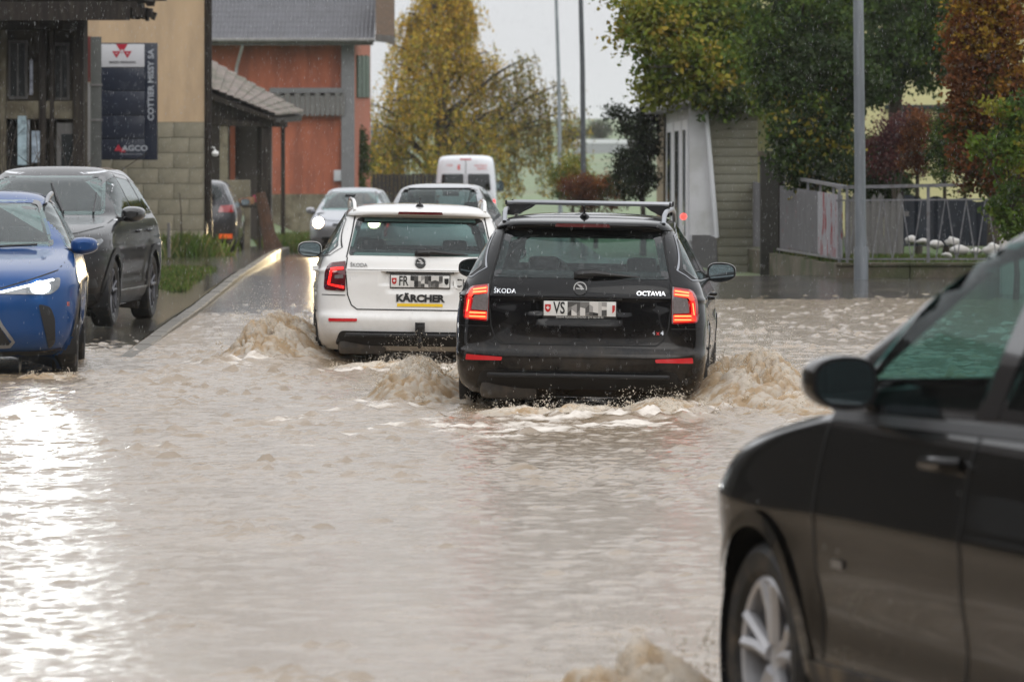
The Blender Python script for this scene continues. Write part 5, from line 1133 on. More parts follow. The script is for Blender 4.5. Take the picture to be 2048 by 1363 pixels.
# ---------------------------------------------------------------- old dark barn on the far left
YN = 88.0; nb = thing('old_barn', 'old dark timber barn with sagging eaves on the far left', 'barn', (PX(168, YN), YN, 0))
ox = PX(168, YN)
def bx(name, a, b, m, y0=0., y1=.12, par=None, **k):
    """box between photo-space corners, placed on the barn front"""
    return MB().b2((PX(a[0], YN) - ox, y0, PZ(a[1], YN)), (PX(b[0], YN) - ox, y1, PZ(b[1], YN)), **k).build(name, m, par or nb)
bx('back_wall', (-600, 520), (168, -40), OLDPL, .55, .8)
for a, b in ((-60, -40), (0, 12), (78, 92), (100, 108), (146, 168)): bx('post', (a, 520), (b, 20), DARKW if a != 0 else CONC, -.02, .22, bev=.015)
bx('lintel', (-300, 238), (165, 202), CONC, .02, .35, bev=.02); bx('upper_beam', (-300, 60), (168, 30), DARKW, -.05, .3, bev=.015)
bx('upper_wall', (-300, 204), (168, 40), OLDPL, .30, .5); bx('lower_wall', (100, 520), (160, 236), OLDPL, .22, .4)
for (a, b, c_, d) in ((14, 198, 52, 80), (104, 200, 136, 85)):
    f_ = bx('window', (a, b), (c_, d), GREYW, .24, .30); bx('pane', (a + 5, b - 6), (c_ - 5, d + 6), WIN, .22, .245, None)
    bx('glazing_bar', ((a + c_) / 2 - 1.5, b - 6), ((a + c_) / 2 + 1.5, d + 6), GREYW, .20, .225)
f_ = bx('door', (112, 520), (156, 246), GREYW, .10, .16); bx('door_panel', (122, 500), (150, 268), WIN, .08, .11)
bx('doorway_shade_panel', (-200, 520), (34, 240), mat('painted_hollow_shade', (.006, .006, .006), .9), .2, .28)  # solid panel; the opening's shade is put into its near-black colour
for q, (a, b, c_, d, col) in enumerate(((36, 330, 54, 232, (.36, .47, .52)), (56, 330, 60, 240, (.30, .33, .36)), (64, 325, 80, 262, (.33, .40, .47)), (60, 190, 66, 120, (.28, .30, .36)))):
    bx('hanging_sheet', (a, b), (c_, d), mat('faded_sheet_%d' % q, col, .6, var=.4, vscale=5, col2=tuple(k * .5 for k in col), mscale=6), -.06, -.03)
# eaves: boards and rafters under a tiled, crumbling edge
rr_ = random.Random(8); zt = PZ(18, YN)
MB().b2((-9, -1.42, zt - .24), (PX(272, YN) - ox, -1.36, zt + .08)).build('eave_board', DARKW, nb)
MB().b2((-9, -1.2, zt - .02), (PX(285, YN) - ox, .6, zt + .10)).build('eave_deck', DARKW, nb)
for k in range(26):
    x = PX(-250 + k * 21.5, YN) - ox; MB().box((x, -.5, zt - .10), (.09, 1.7, .15)).build('rafter', DARKW, nb)
TILE = mat('dark_old_tile', (.06, .05, .045), .65, var=.4, vscale=6, bump=.4, bscale=20); tp = None
for r_ in range(3):
    for k in range(40):
        x = PX(-330, YN) - ox + k * .152 + rr_.uniform(-.01, .01); drop = -.05 - .06 * r_
        if x > PX(313, YN) - ox: break
        if tp is None: tp = MB().box((0, 0, 0), (.145, .34, .022), bev=.006).build('roof_tile', TILE, nb); o = tp
        else: o = tp.copy(); COL.objects.link(o); o.parent = nb
        e = max(0, k - 35) * .03
        o.location = (x, -1.12 + r_ * .26, zt + .13 + .055 * r_ + rr_.uniform(-.012, .012) - e); o.rotation_euler = (R(-14) + rr_.uniform(-.07, .07), rr_.uniform(-.06, .06), rr_.uniform(-.05, .05))
for k in range(9):
    x = PX(278 + k * 4.6, YN) - ox; MB().box((x, -.9 + rr_.uniform(-.2, .2), zt - .06 - rr_.random() * .10), (.055, .3, .12 + .14 * rr_.random()), Matrix.Rotation(rr_.uniform(-.4, .4), 3, 'Y')).build('broken_batten', DARKW, nb)
MB().prism([(-9, zt + .2), (PX(318, YN) - ox, zt + .2), (PX(318, YN) - ox, zt + .45), (-9, zt + 2.6)], 'y', -1.1, 2.0).build('roof_slope', TILE, nb)

# ---------------------------------------------------------------- terracotta house
YO = 150.0; th = thing('terracotta_house', 'terracotta rendered house with dark tiled roof beyond the yard', 'house', (PX(695, YO), YO, 0)); ox2 = PX(695, YO)
TERR = mat('terracotta_render', (.33, .10, .055), .85, var=.2, vscale=.7, bump=.15, bscale=30, col2=(.22, .072, .044), mscale=.9, stretch=(2, 2, .5))
TERR2 = mat('terracotta_side_render', (.36, .12, .07), .85, var=.12, vscale=.7, bump=.15, bscale=30)
def hx(name, a, b, m, y0=0., y1=.2, par=None, **k): return MB().b2((PX(a[0], YO) - ox2, y0, PZ(a[1], YO)), (PX(b[0], YO) - ox2, y1, PZ(b[1], YO)), **k).build(name, m, par or th)
hx('front_wall', (380, 470), (690, 60), TERR, 0, .3)
hx('corner_pillar', (683, 470), (709, 84), mat('grey_pillar', (.16, .16, .165), .8, var=.15), -.25, .1, bev=.02)
# side wall turned towards the road
sx0, sx1 = PX(709, YO) - ox2, PX(741, YO + 9) - ox2
mb = MB(); mb.add([(sx0, .08, -1.2), (sx1, 9, -1.2), (sx1, 9, 6.3), (sx0, .08, 5.4)], [(0, 1, 2, 3)]); mb.add([(sx0 - .3, .08, -1.2), (sx1 - .3, 9, -1.2), (sx1 - .3, 9, 6.3), (sx0 - .3, .08, 5.4)], [(3, 2, 1, 0)]); mb.build('side_wall', TERR2, th)
def side(name, t0, t1, p0, p1, m, out):
    a = Vector((sx0, .08, 0)).lerp(Vector((sx1, 9, 0)), t0); b = Vector((sx0, .08, 0)).lerp(Vector((sx1, 9, 0)), t1); ya = YO + (a.y + b.y) / 2; nrm = Vector((1, 0, 0)) * out
    z0_, z1_ = PZ(p0, ya), PZ(p1, ya); q = [a, b]
    mb = MB(); mb.add([v + n_ + Vector((0, 0, h)) for n_ in (Vector(), nrm) for v in q for h in (z0_, z1_)], [(0, 1, 3, 2), (4, 6, 7, 5), (0, 4, 5, 1), (2, 3, 7, 6), (1, 5, 7, 3), (0, 2, 6, 4)]); return mb.build(name, m, th)
GRNS = mat('green_shutter', (.05, .085, .06), .6, var=.2)
for t0, t1 in ((.1, .32), (.36, .58), (.62, .84)): side('shutter', t0, t1, 195, 112, GRNS, .06)
hx('plinth', (380, 470), (684, 388), CONC, -.06, .0)
hx('floor_band', (540, 186), (686, 176), mat('grey_band', (.15, .15, .155), .8), -.30, .0)
# scalloped boards of the balcony skirt
sb = None; k = 0; bwid = .15; x = PX(541, YO) - ox2
while x < PX(683, YO) - ox2:
    if sb is None:
        zt_, zl = PZ(187, YO), PZ(231, YO); pl = [(0, zt_ - zl), (0, .05), (.02, .015), (.05, -.02), (.07, -.03), (.09, -.02), (.12, .015), (.14, .05), (.14, zt_ - zl)]
        mb = MB(); mb.prism(pl, 'y', 0, .03); sb = mb.build('skirt_board', GREYW, th, smooth=False); o = sb
    else: o = sb.copy(); COL.objects.link(o); o.parent = th
    o.location = (x, -.30 + .008 * (k % 2), zl); x += bwid; k += 1
hx('balcony_floor', (541, 192), (684, 187), GREYW, -.3, .0)
# eaves fascia and tile roof
hx('fascia', (380, 92), (748, 80), GREYW, -.85, -.80)
hx('soffit', (380, 84), (748, 81), GREYW, -.80, .3)
roofm = mat('slate_tile', (.085, .085, .095), .45, var=.3, vscale=3, bump=.2, bscale=20, spec=.5)
mb = MB(); zr = PZ(78, YO); xr0, xr1 = PX(380, YO) - ox2, PX(751, YO) - ox2; nw = 46
for r_ in range(16):   # tile courses with a waved profile
    y0, z0_ = -.95 + r_ * .30, zr + r_ * .165; vs = []; fs = []
    for k in range(nw * 4 + 1):
        x = xr0 + (xr1 - xr0) * k / (nw * 4); wv = .022 * math.cos(2 * math.pi * k / 4)
        vs += [(x, y0, z0_ + wv - .03), (x, y0, z0_ + wv + .012), (x, y0 + .36, z0_ + .198 + wv)]
    fs = []
    for k in range(nw * 4): fs += [(3 * k, 3 * k + 3, 3 * k + 4, 3 * k + 1), (3 * k + 1, 3 * k + 4, 3 * k + 5, 3 * k + 2)]
    mb.add(vs, fs)
mb.build('roof_tiles', roofm, th, angle=60, kind='stuff')
MB().add([(xr0, -.9, zr - .05), (xr1, -.9, zr - .05), (xr1, 4.0, zr + 2.64), (xr0, 4.0, zr + 2.64)], [(0, 1, 2, 3)]).build('roof_deck', GREYW, th)
# gable overhang seen on the right
gx0, gx1 = PX(753, YO) - ox2, PX(787, YO) - ox2
mb = MB(); mb.add([(gx0, -.95, zr - .02), (gx1, 1.5, PZ(92, YO + 1.5)), (gx1, 1.5, zr + 2.2), (gx0, -.95, zr + 2.2)], [(0, 1, 2, 3)]); mb.add([(gx0, -.9, zr - .02), (gx1, 1.56, PZ(92, YO + 1.5)), (gx1, 1.56, zr + 2.2), (gx0, -.9, zr + 2.2)], [(3, 2, 1, 0)])
mb.build('gable_boarding', mat('brown_boarding', (.15, .09, .06), .7, var=.35, stretch=(.6, .6, 5), vscale=3), th)
mb = MB(); 
for k in range(9): mb.tube([(gx0 + (gx1 - gx0) * (k + .5) / 9, -.95 + 2.45 * (k + .5) / 9, zr - .10), (gx0 + (gx1 - gx0) * (k + .5) / 9, -.95 + 2.45 * (k + .5) / 9, zr + .12)], .045, 8)
mb.build('scalloped_edge', GREYW, th, kind='stuff')
MB().tube([(PX(488, YO) - ox2, -.8, PZ(92, YO)), (PX(474, YO) - ox2, -.15, PZ(134, YO)), (PX(472, YO) - ox2, -.12, PZ(150, YO))], .05, 8).build('downpipe', mat('pale_pipe', (.35, .35, .36), .4), th)
MB().tube([(xr0, -.98, zr - .06), (xr1, -.98, zr - .06)], .07, 8).build('gutter', PIPE, th)
hx('meter_box', (668, 362), (686, 340), mat('pale_box', (.40, .41, .43), .5), -.2, .0, bev=.02)
for (a, b, c_, d) in ((437, 330, 462, 232), (470, 325, 500, 258)):
    f_ = hx('window', (a, b), (c_, d), GREYW, -.08, .0); hx('pane', (a + 3, b - 5), (c_ - 3, d + 5), WIN, -.10, -.08)
# tiled lean-to in front of it
YT = 122.0; lt = thing('tiled_lean_to', 'open tiled lean-to on dark posts beside the terracotta house', 'shelter', (PX(430, YT), YT, 0)); ox3 = PX(430, YT)
def q3(px, py, y): return (PX(px, YT + y) - ox3, y, PZ(py, YT + y))
LT = mat('lean_to_tile', (.17, .135, .115), .6, var=.35, vscale=5, bump=.4, bscale=15, col2=(.085, .08, .05), mscale=1.5)
A, B_, C_, D_ = Vector(q3(395, 168, 0)), Vector(q3(548, 230, 0)), Vector(q3(604, 224, 5)), Vector(q3(395, 108, 5))
MB().prism([(A.x, A.z - .12), (B_.x, B_.z - .12), (B_.x, PZ(252, YT)), (A.x, PZ(252, YT))], 'y', .35, .42).build('gable_infill', DARKW, lt)
mb = MB()
for r_ in range(11):
    a0, a1 = r_ / 11, (r_ + 1.15) / 11; nseg = 40; vs = []
    for k in range(nseg + 1):
        t = k / nseg; wv = .02 * math.cos(math.pi * k)
        p = A.lerp(D_, t).lerp(B_.lerp(C_, t), a0); p2 = A.lerp(D_, t).lerp(B_.lerp(C_, t), min(1.03, a1)); vs += [p + Vector((0, 0, .0 + wv)), p2 + Vector((0, 0, .05 + wv)), p2 + Vector((0, 0, .0 + wv))]
    mb.add(vs, sum([[(3 * k, 3 * k + 3, 3 * k + 4, 3 * k + 1), (3 * k + 1, 3 * k + 4, 3 * k + 5, 3 * k + 2)] for k in range(nseg)], []))
mb.build('roof_tiles', LT, lt, angle=50, kind='stuff')
mb = MB(); dz = Vector((0, 0, -.10)); mb.add([v + dz for v in (A, B_, C_, D_)] + [v + dz * 2.2 for v in (A, B_, C_, D_)], [(3, 2, 1, 0), (4, 5, 6, 7), (0, 1, 5, 4), (1, 2, 6, 5), (2, 3, 7, 6), (3, 0, 4, 7)]); mb.build('roof_boarding', DARKW, lt)
MB().bar(Vector(q3(400, 186, .0)), Vector(q3(552, 240, .0)), .10, .16).build('verge_beam', DARKW, lt)
MB().bar(Vector(q3(440, 245, .3)), Vector(q3(575, 250, .3)), .12, .25).build('tie_beam', DARKW, lt)
for (p, w_, y, m) in ((448, .20, .3, CONC), (533, .22, .3, DARKW), (519, .12, 2, DARKW), (566, .10, .5, DARKW), (541, .08, 3.2, GREYW)):
    MB().b2((PX(p, YT + y) - ox3 - w_ / 2, y - .08, -.6), (PX(p, YT + y) - ox3 + w_ / 2, y + .08, PZ(240, YT + y)), bev=.012).build('post', m, lt)
MB().b2((PX(395, YT + 3.5) - ox3, 3.5, -.5), (PX(524, YT + 3.5) - ox3, 3.7, PZ(238, YT + 3.5))).build('back_wall', mat('shed_wall', (.06, .05, .045), .85, var=.3, vscale=2), lt)
MB().b2((PX(460, YT + 3.4) - ox3, 3.38, PZ(400, YT + 3.4)), (PX(470, YT + 3.4) - ox3, 3.5, PZ(245, YT + 3.4))).build('red_jamb', TERR, lt)
wl = tag(MB().b2((PX(430, 116), 116, -.6), (PX(500, 116), 116.25, PZ(360, 116)), bev=.02).build('low_yard_wall', CONC), 'low stained concrete wall in the yard under the lean-to', 'wall')
# leaning brown trunk and odds and ends in the yard
ys_ = 112.0; st = tag(MB().tube([Vector(P(548, 505, ys_)), Vector(P(538, 470, ys_)), Vector(P(528, 420, ys_)), Vector(P(520, 385, ys_))], [.24, .16, .14, .12], 10).build('leaning_trunk', mat('rust_brown_bark', (.085, .045, .028), .8, var=.4, vscale=6, bump=.5, bscale=15)), 'leaning brown trunk at the kerb in front of the lean-to', 'tree trunk')
for k, (px, py, col) in enumerate(((490, 400, (.32, .13, .07)), (503, 398, (.40, .22, .12)), (515, 394, (.45, .05, .13)), (477, 402, (.30, .17, .10)))):
    zz = PZ(py + 10, 114); o = MB().lathe([(.06, 0), (.10, .12), (.105, .16), (.09, .16), (.06, .05), (.0, .04)], 'z', 14, (PX(px, 114), 114, zz)).build('flower_pot', mat('pot_%d' % k, col, .6, var=.2)); tag(o, ('rust flower pot on the crate bench in the yard', 'tan flower pot on the crate bench in the yard', 'pink flower pot on the crate bench in the yard', 'leftmost brown flower pot on the crate bench')[k], 'flower pot', 'pots on the bench')
zt4 = PZ(410, 114); bn_ = thing('crate_bench', 'dark wooden bench carrying flower pots in the yard', 'bench', (PX(497, 114), 114, -.3))
MB().box((0, 0, zt4 + .3 - .03), (.62, .35, .05), bev=.008).build('bench_top', DARKW, bn_)
for sx in (-.26, .26): MB().box((sx, 0, (zt4 + .3) / 2 - .03), (.06, .3, zt4 + .24)).build('leg', DARKW, bn_)

# ---------------------------------------------------------------- far wooden fence and street poles
YF = 172.0; fe = thing('board_fence', 'dark weathered board fence below the weeping tree', 'fence', (PX(748, YF), YF, 0))
bp_ = None
for k in range(17):
    x = PX(748, YF) + k * .135
    if bp_ is None: bp_ = MB().box((0, 0, .35), (.125, .03, 2.3), bev=.006).build('fence_board', DARKW, fe); o = bp_
    else: o = bp_.copy(); COL.objects.link(o); o.parent = fe
    o.location = (x - fe.location.x, 0, PZ(348, YF) - 1.5 + random.uniform(-.03, .03))
MB().box((1.1, .05, .5), (2.4, .06, .1)).build('fence_rail', DARKW, fe)
POLE = mat('galvanised_pole', (.23, .25, .27), .45, metal=.5, var=.25, vscale=4, stretch=(3, 3, .4)); POLD = mat('dark_pole', (.07, .075, .085), .5, metal=.4, var=.25)
def pole(label, pt, pb, Y, r0, r1, m, zt, zbase):
    t = thing('lamp_post', label, 'lamp post', (PX(pb, Y), Y, zbase), 0, 'tall street poles'); dx = PX(pt, Y) - PX(pb, Y)
    MB().tube([(0, 0, 0), (dx * .5, 0, zt * .5), (dx * 2.0, 0, zt)], [r0, (r0 + r1) / 2, r1], 14).build('pole', m, t)
    MB().tube([(0, 0, 0), (0, 0, .5)], r0 * 1.25, 14).build('base_sleeve', m, t)
    MB().tube([(dx * 2, 0, zt - .02), (dx * 2 - .5, 0, zt + .18), (dx * 2 - 1.2, 0, zt + .2)], .04, 8).build('arm', m, t); MB().box((dx * 2 - 1.4, 0, zt + .2), (.6, .25, .12), bev=.03).build('lamp_head', m, t)
pole('thick galvanised lamp post rising in front of the garden railing', 1711, 1722, 73.2, .085, .068, POLE, 8.5, .08)
pole('thinner pale street pole in front of the weeping tree', 1115, 1121, 172, .075, .055, POLE, 9.5, -.4)
pole('dark street pole standing behind the rust-coloured hedge', 1162, 1168, 138, .08, .06, POLD, 9.5, -.35)

# ---------------------------------------------------------------- white annex on the right
YA = 86.0; an = thing('white_annex', 'white annex with glazed doors and grooved grey end wall', 'house', (PX(1440, YA), YA, 0)); ax_ = PX(1440, YA)
WPL = mat('white_plaster', (.62, .62, .63), .7, var=.06, vscale=1.5, col2=(.52, .52, .51), mscale=1.2); WFR = mat('white_frame', (.70, .71, .73), .4); GRV = mat('green_grey_wall', (.20, .195, .15), .85, var=.2, vscale=2, bump=.2, bscale=30, col2=(.15, .14, .10), mscale=1.0)
def wallY(px): # depth along the road-facing wall X = 3.45..3.58
    return None
xa = lambda y: 3.56 - (y - 86) * .004 - ax_
ye = 116 - YA
def ras(name, y0, y1, z0, z1, m, d0, d1, par=None):  # box on the road-facing wall
    mb = MB(); a0, a1 = y0 - YA, y1 - YA
    mb.add([(xa(y0) + d0, a0, z0), (xa(y0) + d1, a0, z0), (xa(y1) + d1, a1, z0), (xa(y1) + d0, a1, z0), (xa(y0) + d0, a0, z1), (xa(y0) + d1, a0, z1), (xa(y1) + d1, a1, z1), (xa(y1) + d0, a1, z1)], [(0, 1, 2, 3), (7, 6, 5, 4), (0, 4, 5, 1), (1, 5, 6, 2), (2, 6, 7, 3), (3, 7, 4, 0)]); return mb.build(name, m, par or an)
ras('road_wall', 86.2, 113, -.3, 2.95, WPL, .02, .3)
ras('corner_post', 113, 118, -.3, 2.9, mat('tan_post', (.26, .20, .12), .8, var=.2), -.02, .3)
for (a, b) in ((98.5, 101.5), (102, 106), (106.5, 110.5)):
    f_ = ras('glazed_door', a, b, .15, 2.65, WFR, -.05, .02); ras('door_pane', a + 1.1, b - 1.1, .35, 2.45, mat('sky_toned_pane', (.16, .18, .19), .1, coat=1.), -.075, -.048)  # the sky's reflection is put into the pale pane colour
ras('plinth', 86.1, 97, -.3, .50, mat('dark_plinth', (.05, .05, .05), .7), -.03, .03)
ras('roof_edge', 92, 119, 2.88, 3.08, mat('grey_roof_edge', (.20, .19, .19), .6, var=.2), -.45, .4); ras('roof', 92, 119, 3.09, 3.5, TILE, -.3, 3)
# grooved end wall with a sloping left edge, facing us
el = [(PX(1416, YA) - ax_, PZ(190, YA)), (PX(1440, YA) - ax_, -.3), (PX(1516, YA) - ax_, -.3), (PX(1516, YA) - ax_, PZ(165, YA)), (PX(1421, YA) - ax_, PZ(165, YA))]
MB().prism(el, 'y', .02, .3).build('end_wall_core', MORT, an)
zc_ = -.1; hc = .155
while zc_ < PZ(190, YA):
    t = np.clip((zc_ + hc / 2 + .3) / (PZ(190, YA) + .3), 0, 1); xl = (PX(1441, YA) - ax_) * (1 - t) + (PX(1417, YA) - ax_) * t
    MB().b2((xl, 0, zc_), (PX(1515, YA) - ax_, .05, zc_ + hc - .012), bev=.006).build('wall_course', GRV, an); zc_ += hc
MB().tube([(PX(1409, YA) - ax_, -.05, PZ(188, YA)), (PX(1434, YA) - ax_, -.05, PZ(475, YA))], .04, 10).build('white_downpipe', WFR, an)
mb = MB(); mb.prism([(PX(1378, YA) - ax_, PZ(190, YA)), (PX(1412, YA) - ax_, PZ(190, YA)), (PX(1436, YA) - ax_, PZ(470, YA)), (PX(1380, YA) - ax_, PZ(470, YA))], 'y', .06, .2); mb.build('splayed_pier', WPL, an, smooth=False)
lr = tag(MB().lathe([(0, -.02), (.05, -.02), (.06, .0), (.05, .04), (0, .05)], 'y', 14, (PX(1367, 97), 97, PZ(433, 97))).build('red_glow_disc', mat('red_disc_glow', (.6, .02, .02), .3, emit=(1, .05, .04), es=3)), 'small glowing red disc by the white annex doors', 'lamp')  # glowing disc added for a red gleam; no lamp is known here

# ---------------------------------------------------------------- yellow house behind the trees
YY = 104.0; yh = thing('yellow_house', 'pale yellow house glimpsed behind the garden trees', 'house', (PX(1500, YY), YY, 0)); ox5 = PX(1500, YY)
YEL = mat('pale_yellow_render', (.60, .56, .30), .85, var=.06, vscale=1, bump=.1)
MB().b2((0, 0, -.2), (8.5, 8, 6.5)).build('wall', YEL, yh)
for (a, b, c_, d) in ((1684, 372, 1698, 255), (1876, 330, 1908, 212), (1780, 330, 1850, 215), (1560, 330, 1600, 210)):
    s_ = MB().b2((PX(a, YY) - ox5, -.06, PZ(b, YY)), (PX(c_, YY) - ox5, .0, PZ(d, YY))).build('shutter', mat('dark_green_shutter', (.012, .03, .025), .5), yh)
MB().b2((PX(1770, YY) - ox5, -.12, PZ(218, YY)), (PX(1912, YY) - ox5, 0, PZ(210, YY))).build('dark_band', mat('dark_green_band', (.01, .022, .022), .5), yh)
MB().prism([(-1, 6.4), (9.5, 6.4), (4.2, 9.4)], 'y', -.8, 8.5).build('roof', TILE, yh)

# ---------------------------------------------------------------- garden wall, railing, gate pillar
MOSS = mat('mossy_concrete', (.115, .095, .07), .8, var=.35, vscale=2.5, bump=.35, bscale=25, col2=(.06, .065, .03), mscale=1.6)
cx0, cy0 = 4.80, 74.0; fx1, fy1 = 3.62, 93.0
gw = thing('garden_wall', 'low mossy concrete garden wall under the metal railing', 'wall', (cx0, cy0, 0))
d_ = Vector((fx1 - cx0, fy1 - cy0, 0)); dn = d_.normalized(); pn = Vector((dn.y, -dn.x, 0))
rw_ = random.Random(12); t = 0.
while t < d_.length - .2:
    l_ = 1.35 + rw_.uniform(-.2, .25); a = dn * t; b = dn * min(d_.length, t + l_ - .012); hh = .31 + rw_.uniform(-.015, .02)
    mb = MB(); q = [a, b, b + pn * .28, a + pn * .28]; mb.add([v + Vector((0, 0, -.2)) for v in q] + [v + Vector((0, 0, hh)) for v in q], [(3, 2, 1, 0), (4, 5, 6, 7), (0, 1, 5, 4), (1, 2, 6, 5), (2, 3, 7, 6), (3, 0, 4, 7)])
    mb.build('wall_block', MOSS, gw); t += l_
x = 0.
while x < 3.6:
    l_ = 1.2 + rw_.uniform(-.15, .2); MB().b2((x + .006, 0, -.2), (x + l_ - .006, .26, .27 + rw_.uniform(-.01, .015)), bev=.012).build('wall_block', MOSS, gw)
    MB().b2((x + .004, -.03, .285), (x + l_ - .004, .29, .335 + rw_.uniform(-.004, .006)), bev=.01).build('coping_stone', MOSS, gw); x += l_
pb_ = Vector((cx0, cy0, 0)) + d_ * .47
gp = thing('gate_pillar', 'dark square gate pillar with a flat cap beside the annex', 'pillar', pb_)
MB().box((.05, 0, .85), (.36, .36, 2.1), bev=.015).build('shaft', mat('dark_pillar', (.035, .033, .028), .8, var=.4, vscale=3, bump=.3), gp); MB().box((.05, 0, 1.95), (.46, .46, .10), bev=.02).build('cap', MOSS, gp)
gb = tag(MB().b2((PX(1570, 82) - .0, 82, .2), (PX(1556, 82), 82.05, PZ(330, 82))).build('gate_jamb', DARKW), 'narrow dark gate post right of the square pillar', 'post')
RAILM = mat('weathered_rail', (.20, .20, .21), .5, metal=.4, var=.35, vscale=8, col2=(.11, .075, .055), mscale=5, mlo=.55, mhi=.75)
ra = thing('garden_railing', 'grey metal railing with zigzag bars in front of the garden', 'railing', (cx0, cy0 + .13, .33))
zt5 = PZ(372, cy0) - .33; zm = PZ(401, cy0) - .33; zl5 = PZ(521, cy0) - .33 + .02
XR = PX(2030, cy0) - cx0
MB().bar((0, 0, zt5 - .02), (XR, 0, zt5 + .03), .05, .05).build('top_rail', RAILM, ra); MB().bar((0, 0, zm), (XR, 0, zm + .02), .025, .03).build('middle_rail', RAILM, ra); MB().bar((0, 0, zl5), (XR, 0, zl5), .025, .03).build('bottom_rail', RAILM, ra)
for px in (1680, 1858, 2028): xx = PX(px, cy0) - cx0; MB().box((xx, 0, zt5 / 2), (.045, .045, zt5 - .01)).build('post', RAILM, ra)
k = 0; xx = .10
while xx < XR - .1:
    lean_ = .085 if k % 2 else -.085
    if abs(xx + cx0 - PX(1858, cy0)) > .06: MB().bar((xx - lean_ * .8, .0, zl5), (xx + lean_ * .8, .0, zm), .016, .02).build('zigzag_bar', RAILM, ra)
    xx += .158 + .02 * math.sin(k); k += 1
# corrugated sheets on the railing that runs back along the road
CORW = mat('worn_white_sheet', (.34, .335, .35), .5, var=.2, vscale=4, stretch=(4, 4, .6), col2=(.26, .03, .03), mscale=2.2, mlo=.55, mhi=.59)
CORG = mat('worn_grey_sheet', (.15, .145, .15), .5, var=.3, vscale=4, stretch=(4, 4, .6), col2=(.22, .03, .03), mscale=2.0, mlo=.64, mhi=.67)
sh = thing('sheeted_railing', 'railing clad in corrugated sheets with flaking red and white paint', 'railing', (cx0, cy0, .33))
for (t0, t1, m) in ((.01, .155, CORW), (.16, .42, CORG), (.50, .72, CORG)):
    n_ = int((t1 - t0) * d_.length / .045); vs = []
    for k in range(n_ + 1):
        t = t0 + (t1 - t0) * k / n_; off_ = .10 + .014 * math.cos(math.pi * k)
        p = d_ * t + pn * off_; hsh = PZ(388, cy0) - .33 - .02 + .03 * t * 8
        vs += [p + Vector((0, 0, .04)), p + Vector((0, 0, hsh)), p + pn * .006 + Vector((0, 0, .04)), p + pn * .006 + Vector((0, 0, hsh))]
    fs = []
    for k in range(n_): a = 4 * k; fs += [(a, a + 4, a + 5, a + 1), (a + 2, a + 3, a + 7, a + 6), (a + 1, a + 5, a + 7, a + 3)]
    mb = MB(); mb.add(vs, fs); mb.build('corrugated_sheet', m, sh)
for t in np.linspace(0, .42, 6):
    p = d_ * t + pn * .16; MB().box(p + Vector((0, 0, zt5 / 2 + .1 * t)), (.035, .035, zt5 + .2 * t)).build('post', RAILM, sh)
MB().bar(pn * .16 + Vector((0, 0, zt5 - .02)), d_ * .42 + pn * .16 + Vector((0, 0, zt5 + .12)), .05, .05).build('top_rail', RAILM, sh); MB().bar(pn * .05 + Vector((0, 0, .06)), d_ * .42 + pn * .05 + Vector((0, 0, .06)), .03, .03).build('bottom_rail', RAILM, sh)
# right-hand gate pier with a white meter box
gq = thing('gate_pier', 'pale concrete gate pier with a white box at the right edge', 'pillar', (PX(2024, 66), 66, .05)); MB().box((0, 0, .5), (.30, .30, 1.1), bev=.015).build('shaft', mat('pale_pier', (.42, .40, .36), .7, var=.15, vscale=4), gq); MB().box((0, 0, 1.06), (.38, .38, .06), bev=.015).build('cap', CONC, gq); MB().box((.02, -.16, .75), (.10, .05, .20), bev=.01).build('letter_box', WFR, gq)
# dark tarpaulin screen and picket fence in the garden
ts = thing('tarpaulin_screen', 'dark blue-black tarpaulin screen at the back of the garden', 'screen', (PX(1805, 80), 80, .3)); zs0, zs1 = PZ(492, 80) - .3, PZ(392, 80) - .3; nsg = 30; vs = []
for k in range(nsg + 1):
    x = (PX(2040, 80) - PX(1805, 80)) * k / nsg; yy = .03 * math.sin(k * 1.1) + .02 * math.sin(k * 2.7); vs += [(x, yy, zs0), (x, yy + .02, zs1 - .1 * (k / nsg) + .03 * math.sin(k * .9))]
mb = MB(); mb.add(vs + [(a, b + .01, c_) for a, b, c_ in vs], [(2 * k, 2 * k + 2, 2 * k + 3, 2 * k + 1) for k in range(nsg)] + [(2 * nsg + 2 + 2 * k, 2 * nsg + 3 + 2 * k, 2 * nsg + 5 + 2 * k, 2 * nsg + 4 + 2 * k) for k in range(nsg)]); mb.build('tarpaulin', mat('tarpaulin', (.012, .016, .024), .45, var=.3), ts)
for x in (0, 1.0): MB().box((x, .05, .4), (.05, .05, 1.3)).build('stake', DARKW, ts)
pf = thing('picket_fence', 'grey picket fence behind the lamp post in the garden', 'fence', (PX(1690, 80), 80, .3)); pk = None
for k in range(9):
    if pk is None: pk = MB().prism([(0, -.1), (.10, -.1), (.10, .90), (.05, .98), (0, .90)], 'y', 0, .025).build('picket', GREYW, pf, smooth=False); o = pk
    else: o = pk.copy(); COL.objects.link(o); o.parent = pf
    o.location = (k * .104, .006 * (k % 2), .06 * math.sin(k * 1.7))
MB().b2((0, .03, .2), (1.06, .06, .28)).build('fence_rail', GREYW, pf); MB().b2((0, .03, .65), (1.06, .06, .73)).build('fence_rail', GREYW, pf)
